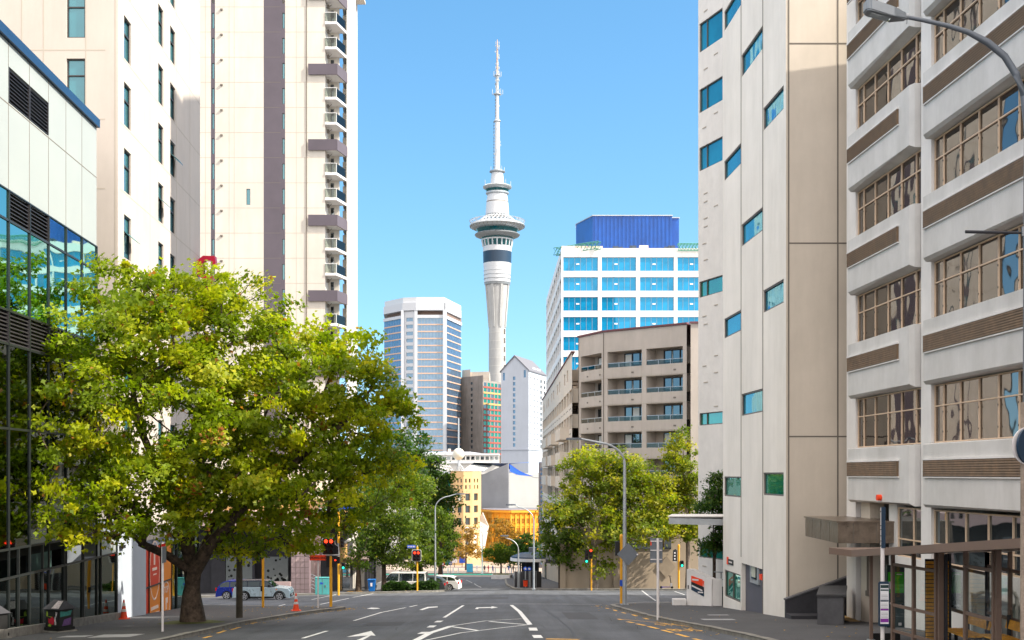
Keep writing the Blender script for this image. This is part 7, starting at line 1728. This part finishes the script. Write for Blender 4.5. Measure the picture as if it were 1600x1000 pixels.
# ================================================================== CARS
def car(name, label, loc, rz, body, length, height, style, group=None, roofm=None):
    t = thing(name, label, 'car', loc, rz, group); L = length; H = height; wr = .33
    if style == 'van': low = [(0, .3), (.02*L, .85), (.12*L, 1.0), (.97*L, 1.02), (L, .9), (L, .3)]; gh = [(.13*L, 1.0), (.27*L, H-.05), (.33*L, H), (.95*L, H), (.985*L, 1.02)]
    elif style == 'suv': low = [(0, .32), (0.0, .72), (.03*L, .90), (.14*L, .98), (.27*L, 1.02), (.96*L, 1.03), (.99*L, .8), (L, .35)]; gh = [(.26*L, 1.02), (.40*L, H-.06), (.46*L, H), (.86*L, H-.03), (.92*L, H-.12), (.965*L, 1.03)]
    else: low = [(0, .3), (0.0, .65), (.03*L, .78), (.2*L, .88), (.28*L, .93), (.95*L, .98), (.985*L, .75), (L, .32)]; gh = [(.25*L, .93), (.42*L, H-.04), (.5*L, H), (.78*L, H-.03), (.88*L, H-.15), (.96*L, .98)]
    w_ = .86; wx = (.18*L, .79*L)
    bot = []                                   # underside with wheel arches, from rear to front
    for cx_ in (wx[1], wx[0]): bot += [(cx_+.40*math.cos(a), .30+.40*math.sin(a)) for a in [math.pi*k/8 for k in range(9)]]
    side = low+[(L, .2)]+[(x_, max(.2, z)) for x_, z in bot]+[(0, .2)]
    P = [(x_, z) for x_, z in side]; n = len(P)
    b = LMB(); st_ = [(-w_, .96), (-w_+.06, 1.0), (w_-.06, 1.0), (w_, .96)]
    for y_, s_ in st_: b.v += [(L/2+(x_-L/2)*(1 if abs(y_) < w_-.01 else .985), y_, .55+(z-.55)*s_ if z > .55 else z) for x_, z in P]
    for i in range(3):
        for k in range(n): b.f.append((i*n+k, i*n+(k+1) % n, (i+1)*n+(k+1) % n, (i+1)*n+k))
    b.f += [tuple(range(n))[::-1], tuple(range(3*n, 4*n))]
    b.v = [(v[0]+0, v[1], v[2]) for v in b.v]; b.build('body', body, t, smooth=False)
    wb_, wt_ = w_-.04, w_-.20; b = LMB(); m = len(gh)
    def yw(z): return wb_+(wt_-wb_)*(z-gh[0][1])/(H-gh[0][1])
    b.v += [(x_, -yw(z), z-.01) for x_, z in gh]+[(x_, yw(z), z-.01) for x_, z in gh]
    b.f += [tuple(range(m))[::-1], tuple(range(m, 2*m))]+[(k, k+1, m+k+1, m+k) for k in range(m-1)]; b.build('roof', roofm or body, t, bevel=.03)
    def sidewin(x0, x1, sgn):
        def top(x_):
            for (a, za), (c, zc__) in zip(gh, gh[1:]):
                if a <= x_ <= c: return za+(zc__-za)*(x_-a)/(c-a)
            return H
        zb_ = gh[0][1]+.05; xs_ = [x0+(x1-x0)*k/6 for k in range(7)]
        tp_ = [(x_, max(zb_+.02, min(top(x_)-.06, H-.10))) for x_ in xs_]; pts = [(xs_[0], zb_)]+tp_+[(xs_[-1], zb_)]
        LMB().add([(x_, sgn*(yw(z)+.006), z) for x_, z in pts], [tuple(range(len(pts)))]).build('side_window', 'glass_car', t)
    g0_, g1_ = gh[0][0]+.12, gh[-1][0]-.12
    cuts = [g0_+.1, g0_+(g1_-g0_)*.36, g0_+(g1_-g0_)*.70, g1_-.03]
    for sgn in (-1, 1):
        for a, c in zip(cuts, cuts[1:]): sidewin(a+.03, c-.03, sgn)
        LMB().box(gh[0][0]+.35, gh[0][0]+.52, sgn*(w_+.02)-.07, sgn*(w_+.02)+.07, gh[0][1]+.02, gh[0][1]+.17).build('mirror', 'black_plastic', t, bevel=.03)
        for a in (cuts[1], cuts[2]): LMB().box(a+.08, a+.24, sgn*w_-.02, sgn*w_+.02, gh[0][1]-.12, gh[0][1]-.08).build('door_handle', 'rim' if body != 'car_blue' else body, t)
        sm = LMB()
        for a in cuts[:3]: sm.box(a-.005, a+.005, sgn*(w_+.001)-.003, sgn*(w_+.001)+.003, .35, gh[0][1]-.04)
        sm.build('door_seam', 'joint_dark', t)
        ar = LMB()
        for cx_ in wx:
            for k in range(8):
                a0_, a1_ = math.pi*k/8, math.pi*(k+1)/8
                ar.plate([(cx_+r_*math.cos(a), sgn*(w_+.012), .30+r_*math.sin(a)) for r_, a in ((.40, a0_), (.40, a1_), (.46, a1_), (.46, a0_))], (0, -sgn*.04, 0))
        if style in ('suv',): ar.box(wx[0]+.42, wx[1]-.42, sgn*(w_+.006)-.015, sgn*(w_+.006)+.015, .2, .32)
        ar.build('wheel_arch_trim', 'black_plastic' if style == 'suv' else body, t)
        for cx_ in wx:
            ty = LMB().tube([(cx_, sgn*(w_-.2), wr), (cx_, sgn*(w_-.0), wr)], [wr, wr], 24).build('wheel', 'rubber', t, bevel=.02)
            r_ = LMB(); yo = sgn*(w_+.006)
            for k in range(5):
                a = 2*math.pi*k/5+.3; d = Vector((math.cos(a), math.sin(a))); p_ = Vector((-d.y, d.x))*.045
                r_.add([(cx_+d.x*.04+p_.x, yo, wr+d.y*.04+p_.y), (cx_+d.x*.22+p_.x*1.4, yo, wr+d.y*.22+p_.y*1.4), (cx_+d.x*.22-p_.x*1.4, yo, wr+d.y*.22-p_.y*1.4), (cx_+d.x*.04-p_.x, yo, wr+d.y*.04-p_.y)], [(0, 1, 2, 3)])
            for k in range(20):
                a, c = 2*math.pi*k/20, 2*math.pi*(k+1)/20; r_.add([(cx_+q*math.cos(e), yo-sgn*.002, wr+q*math.sin(e)) for q, e in ((.245, a), (.245, c), (.215, c), (.215, a))], [(0, 1, 2, 3)])
            r_.build('rim', 'rim', ty)
        LMB().box(-.012, .16, sgn*(w_-.18)-.13, sgn*(w_-.18)+.13, low[1][1]-.12 if style != 'van' else .62, low[1][1]+.05 if style != 'van' else .8).build('headlight', 'head_lamp', t, bevel=.03)
        LMB().box(L-.10, L+.012, sgn*(w_-.12)-.1, sgn*(w_-.12)+.1, .68, .92).build('tail_light', 'tail_red', t, bevel=.02)
    f_, r2 = gh[0], gh[1]
    LMB().add([(f_[0]+.03, -yw(f_[1])+.08, f_[1]+.05), (f_[0]+.03, yw(f_[1])-.08, f_[1]+.05), (r2[0]-.03, yw(r2[1])-.06, r2[1]-.03), (r2[0]-.03, -yw(r2[1])+.06, r2[1]-.03)], [(0, 1, 2, 3)]).build('windscreen', 'glass_car', t)
    for v in t.children[-1].data.vertices if t.children else []: pass
    f_, r2 = gh[-1], gh[-2]
    LMB().add([(f_[0]+.015, -yw(f_[1])+.08, f_[1]+.06), (f_[0]+.015, yw(f_[1])-.08, f_[1]+.06), (r2[0]+.03, yw(r2[1])-.06, r2[1]-.02), (r2[0]+.03, -yw(r2[1])+.06, r2[1]-.02)], [(0, 1, 2, 3)]).build('rear_window', 'glass_car', t)
    LMB().box(-.02, .03, -w_+.12, w_-.12, .3, .5).build('front_grille', 'black_plastic', t); LMB().box(-.03, -.015, -.25, .25, .36, .47).build('number_plate', 'pole_white', t)
    return t
zM = 91.5; xM = PX(456, zM)
cs1 = car('parked_car', 'silver-blue compact car with dark roof and black arches, behind the dark green pole', (xM, zM, G(xM-2, zM)-KH), R(180), 'car_silver', 4.3, 1.52, 'suv', roofm='car_roof')
LMB().box(.95, 1.05, .865, .885, .80, .88).build('side_repeater', 'lamp_amber', cs1)
zB = 95.5; xB = PX(424, zB)
car('parked_car', 'royal blue hatchback with pale wheels, half behind the silver-blue car', (xB, zB, G(xB-2, zB)-KH), R(180), 'car_blue', 4.2, 1.5, 'hatch')
zz1 = 113.5
def cg(px, z, dz=0): x = PX(px, z); return (x, z, G(x, z)-KH+dz)
car('parked_van', 'white people carrier parked behind the hedge, farthest left of the cars there', cg(591, 114.5, .1), R(-6), 'car_white', 4.8, 1.85, 'van', 'cars parked behind the hedge')
car('parked_car', 'dark car with lit orange reflection parked behind the hedge between two pale cars', cg(628, 116, 0), R(-6), 'car_dark', 4.3, 1.5, 'hatch', 'cars parked behind the hedge')
car('parked_car', 'pale car with red tail light parked behind the right end of the hedge', cg(650, 118.5, .1), R(-8), 'car_white', 4.4, 1.45, 'hatch', 'cars parked behind the hedge')

# ================================================================== PEOPLE on the far plaza
def person(label, x, y, cloth, rot=0, step=.18):
    bm = bmesh.new()
    J = {'pel': (0, 0, .95), 'che': (0, .02, 1.3), 'nek': (0, .02, 1.48), 'hd': (0, 0, 1.62), 'top': (0, 0, 1.73), 'lh': (-.1, 0, .88), 'lk': (-.11, -step*.7, .5), 'lf': (-.11, -step, .06), 'lt': (-.11, -step-.14, .03), 'rh': (.1, 0, .88), 'rk': (.11, step*.3, .48), 'rf': (.11, step*1.4, .07), 'rt': (.11, step*1.4-.14, .03),
         'ls': (-.19, .02, 1.42), 'le': (-.25, .06, 1.14), 'lw': (-.24, -.06, .9), 'rs': (.19, .02, 1.42), 're': (.25, 0, 1.14), 'rw': (.24, -.12, .92)}
    E = [('pel', 'che'), ('che', 'nek'), ('nek', 'hd'), ('hd', 'top'), ('pel', 'lh'), ('lh', 'lk'), ('lk', 'lf'), ('lf', 'lt'), ('pel', 'rh'), ('rh', 'rk'), ('rk', 'rf'), ('rf', 'rt'), ('che', 'ls'), ('ls', 'le'), ('le', 'lw'), ('che', 'rs'), ('rs', 're'), ('re', 'rw')]
    Rr = dict(pel=.15, che=.16, nek=.06, hd=.095, top=.07, lh=.1, lk=.07, lf=.045, lt=.04, rh=.1, rk=.07, rf=.045, rt=.04, ls=.07, le=.048, lw=.035, rs=.07, re=.048, rw=.035)
    ks = list(J); vs = [bm.verts.new(J[k]) for k in ks]
    for a, b in E: bm.edges.new((vs[ks.index(a)], vs[ks.index(b)]))
    me = bpy.data.meshes.new('person'); bm.to_mesh(me); bm.free(); o = bpy.data.objects.new('person', me); C.objects.link(o)
    sk = o.modifiers.new('skin', 'SKIN'); me = o.data
    for i, k in enumerate(ks): me.skin_vertices[0].data[i].radius = (Rr[k], Rr[k]*.85); me.skin_vertices[0].data[i].use_root = (k == 'pel')
    o.modifiers.new('sub', 'SUBSURF').levels = 1; o.modifiers['sub'].render_levels = 2
    o.location = (x, y, G(x, y)+.0); o.rotation_euler = (0, 0, rot); me.materials.append(MATS[cloth]); tag(o, label, 'person', 'people on the far plaza'); return o
for k, (px, z, cl_, lb_) in enumerate(((757, 268, 'cloth_dark', 'person in dark clothes walking nearest the pale lamp post'), (763, 270, 'cloth_red', 'person in a dull red top walking on the far plaza'), (770, 266, 'cloth_blue', 'person in blue walking left of the small planter tree'), (745, 275, 'cloth_white', 'person in a white top by the bus lane'), (738, 280, 'cloth_dark', 'person in black standing before the stone library'), (795, 268, 'cloth_blue', 'person in navy right of the planter tree'), (802, 266, 'cloth_dark', 'person in a dark coat farthest right on the plaza'))):
    person(lb_, PX(px, z), z, cl_, rot=k*1.1)
# street clutter on the plaza: kiosks, posts, umbrellas
bo = thing('bollard', 'pale bollard at the left end of the row edging the far plaza', 'bollard', (*[PX(700, 262), 262], G(PX(700, 262), 262)), 0, 'bollards edging the plaza'); LMB().tube([(0, 0, 0), (0, 0, 1.0)], .14, 10).build('post', 'conc_white', bo); LMB().lathe([(.15, 1.0), (.1, 1.1), (.01, 1.13)], 10).build('cap', 'galv', bo)
for px, w_ in ((708, 'second'), (716, 'third'), (774, 'fourth'), (782, 'fifth'), (790, 'sixth'), (799, 'seventh'), (806, 'eighth')): x = PX(px, 263); dup(bo, (x, 263, G(x, 263)), 0, w_+' pale bollard from the left in the row edging the far plaza')
ki = thing('info_kiosk', 'bright blue upright information panel on the far plaza', 'kiosk', (PX(734, 272), 272, G(PX(734, 272), 272))); LMB().box(-.7, .7, -.15, .15, .1, 2.0).build('panel', mat('kiosk_blue', (.05, .35, .55), .4), ki); LMB().box(-.75, .75, -.2, .2, 0, .1).build('base', 'charcoal', ki)
for k, (px, z) in enumerate(((722, 340), (710, 345))):
    um = thing('plaza_sign', ('white' if k else 'blue')+' hanging shop sign panel at the foot of the stone library', 'sign', (PX(px, z), z, G(PX(px, z), z))); LMB().box(-.8, .8, -.1, .1, 1.2, 3.0).build('panel', 'pole_white' if k else 'sign_blue', um); LMB().tube([(0, 0, 0), (0, 0, 1.2)], .08, 6).build('post', 'charcoal', um)
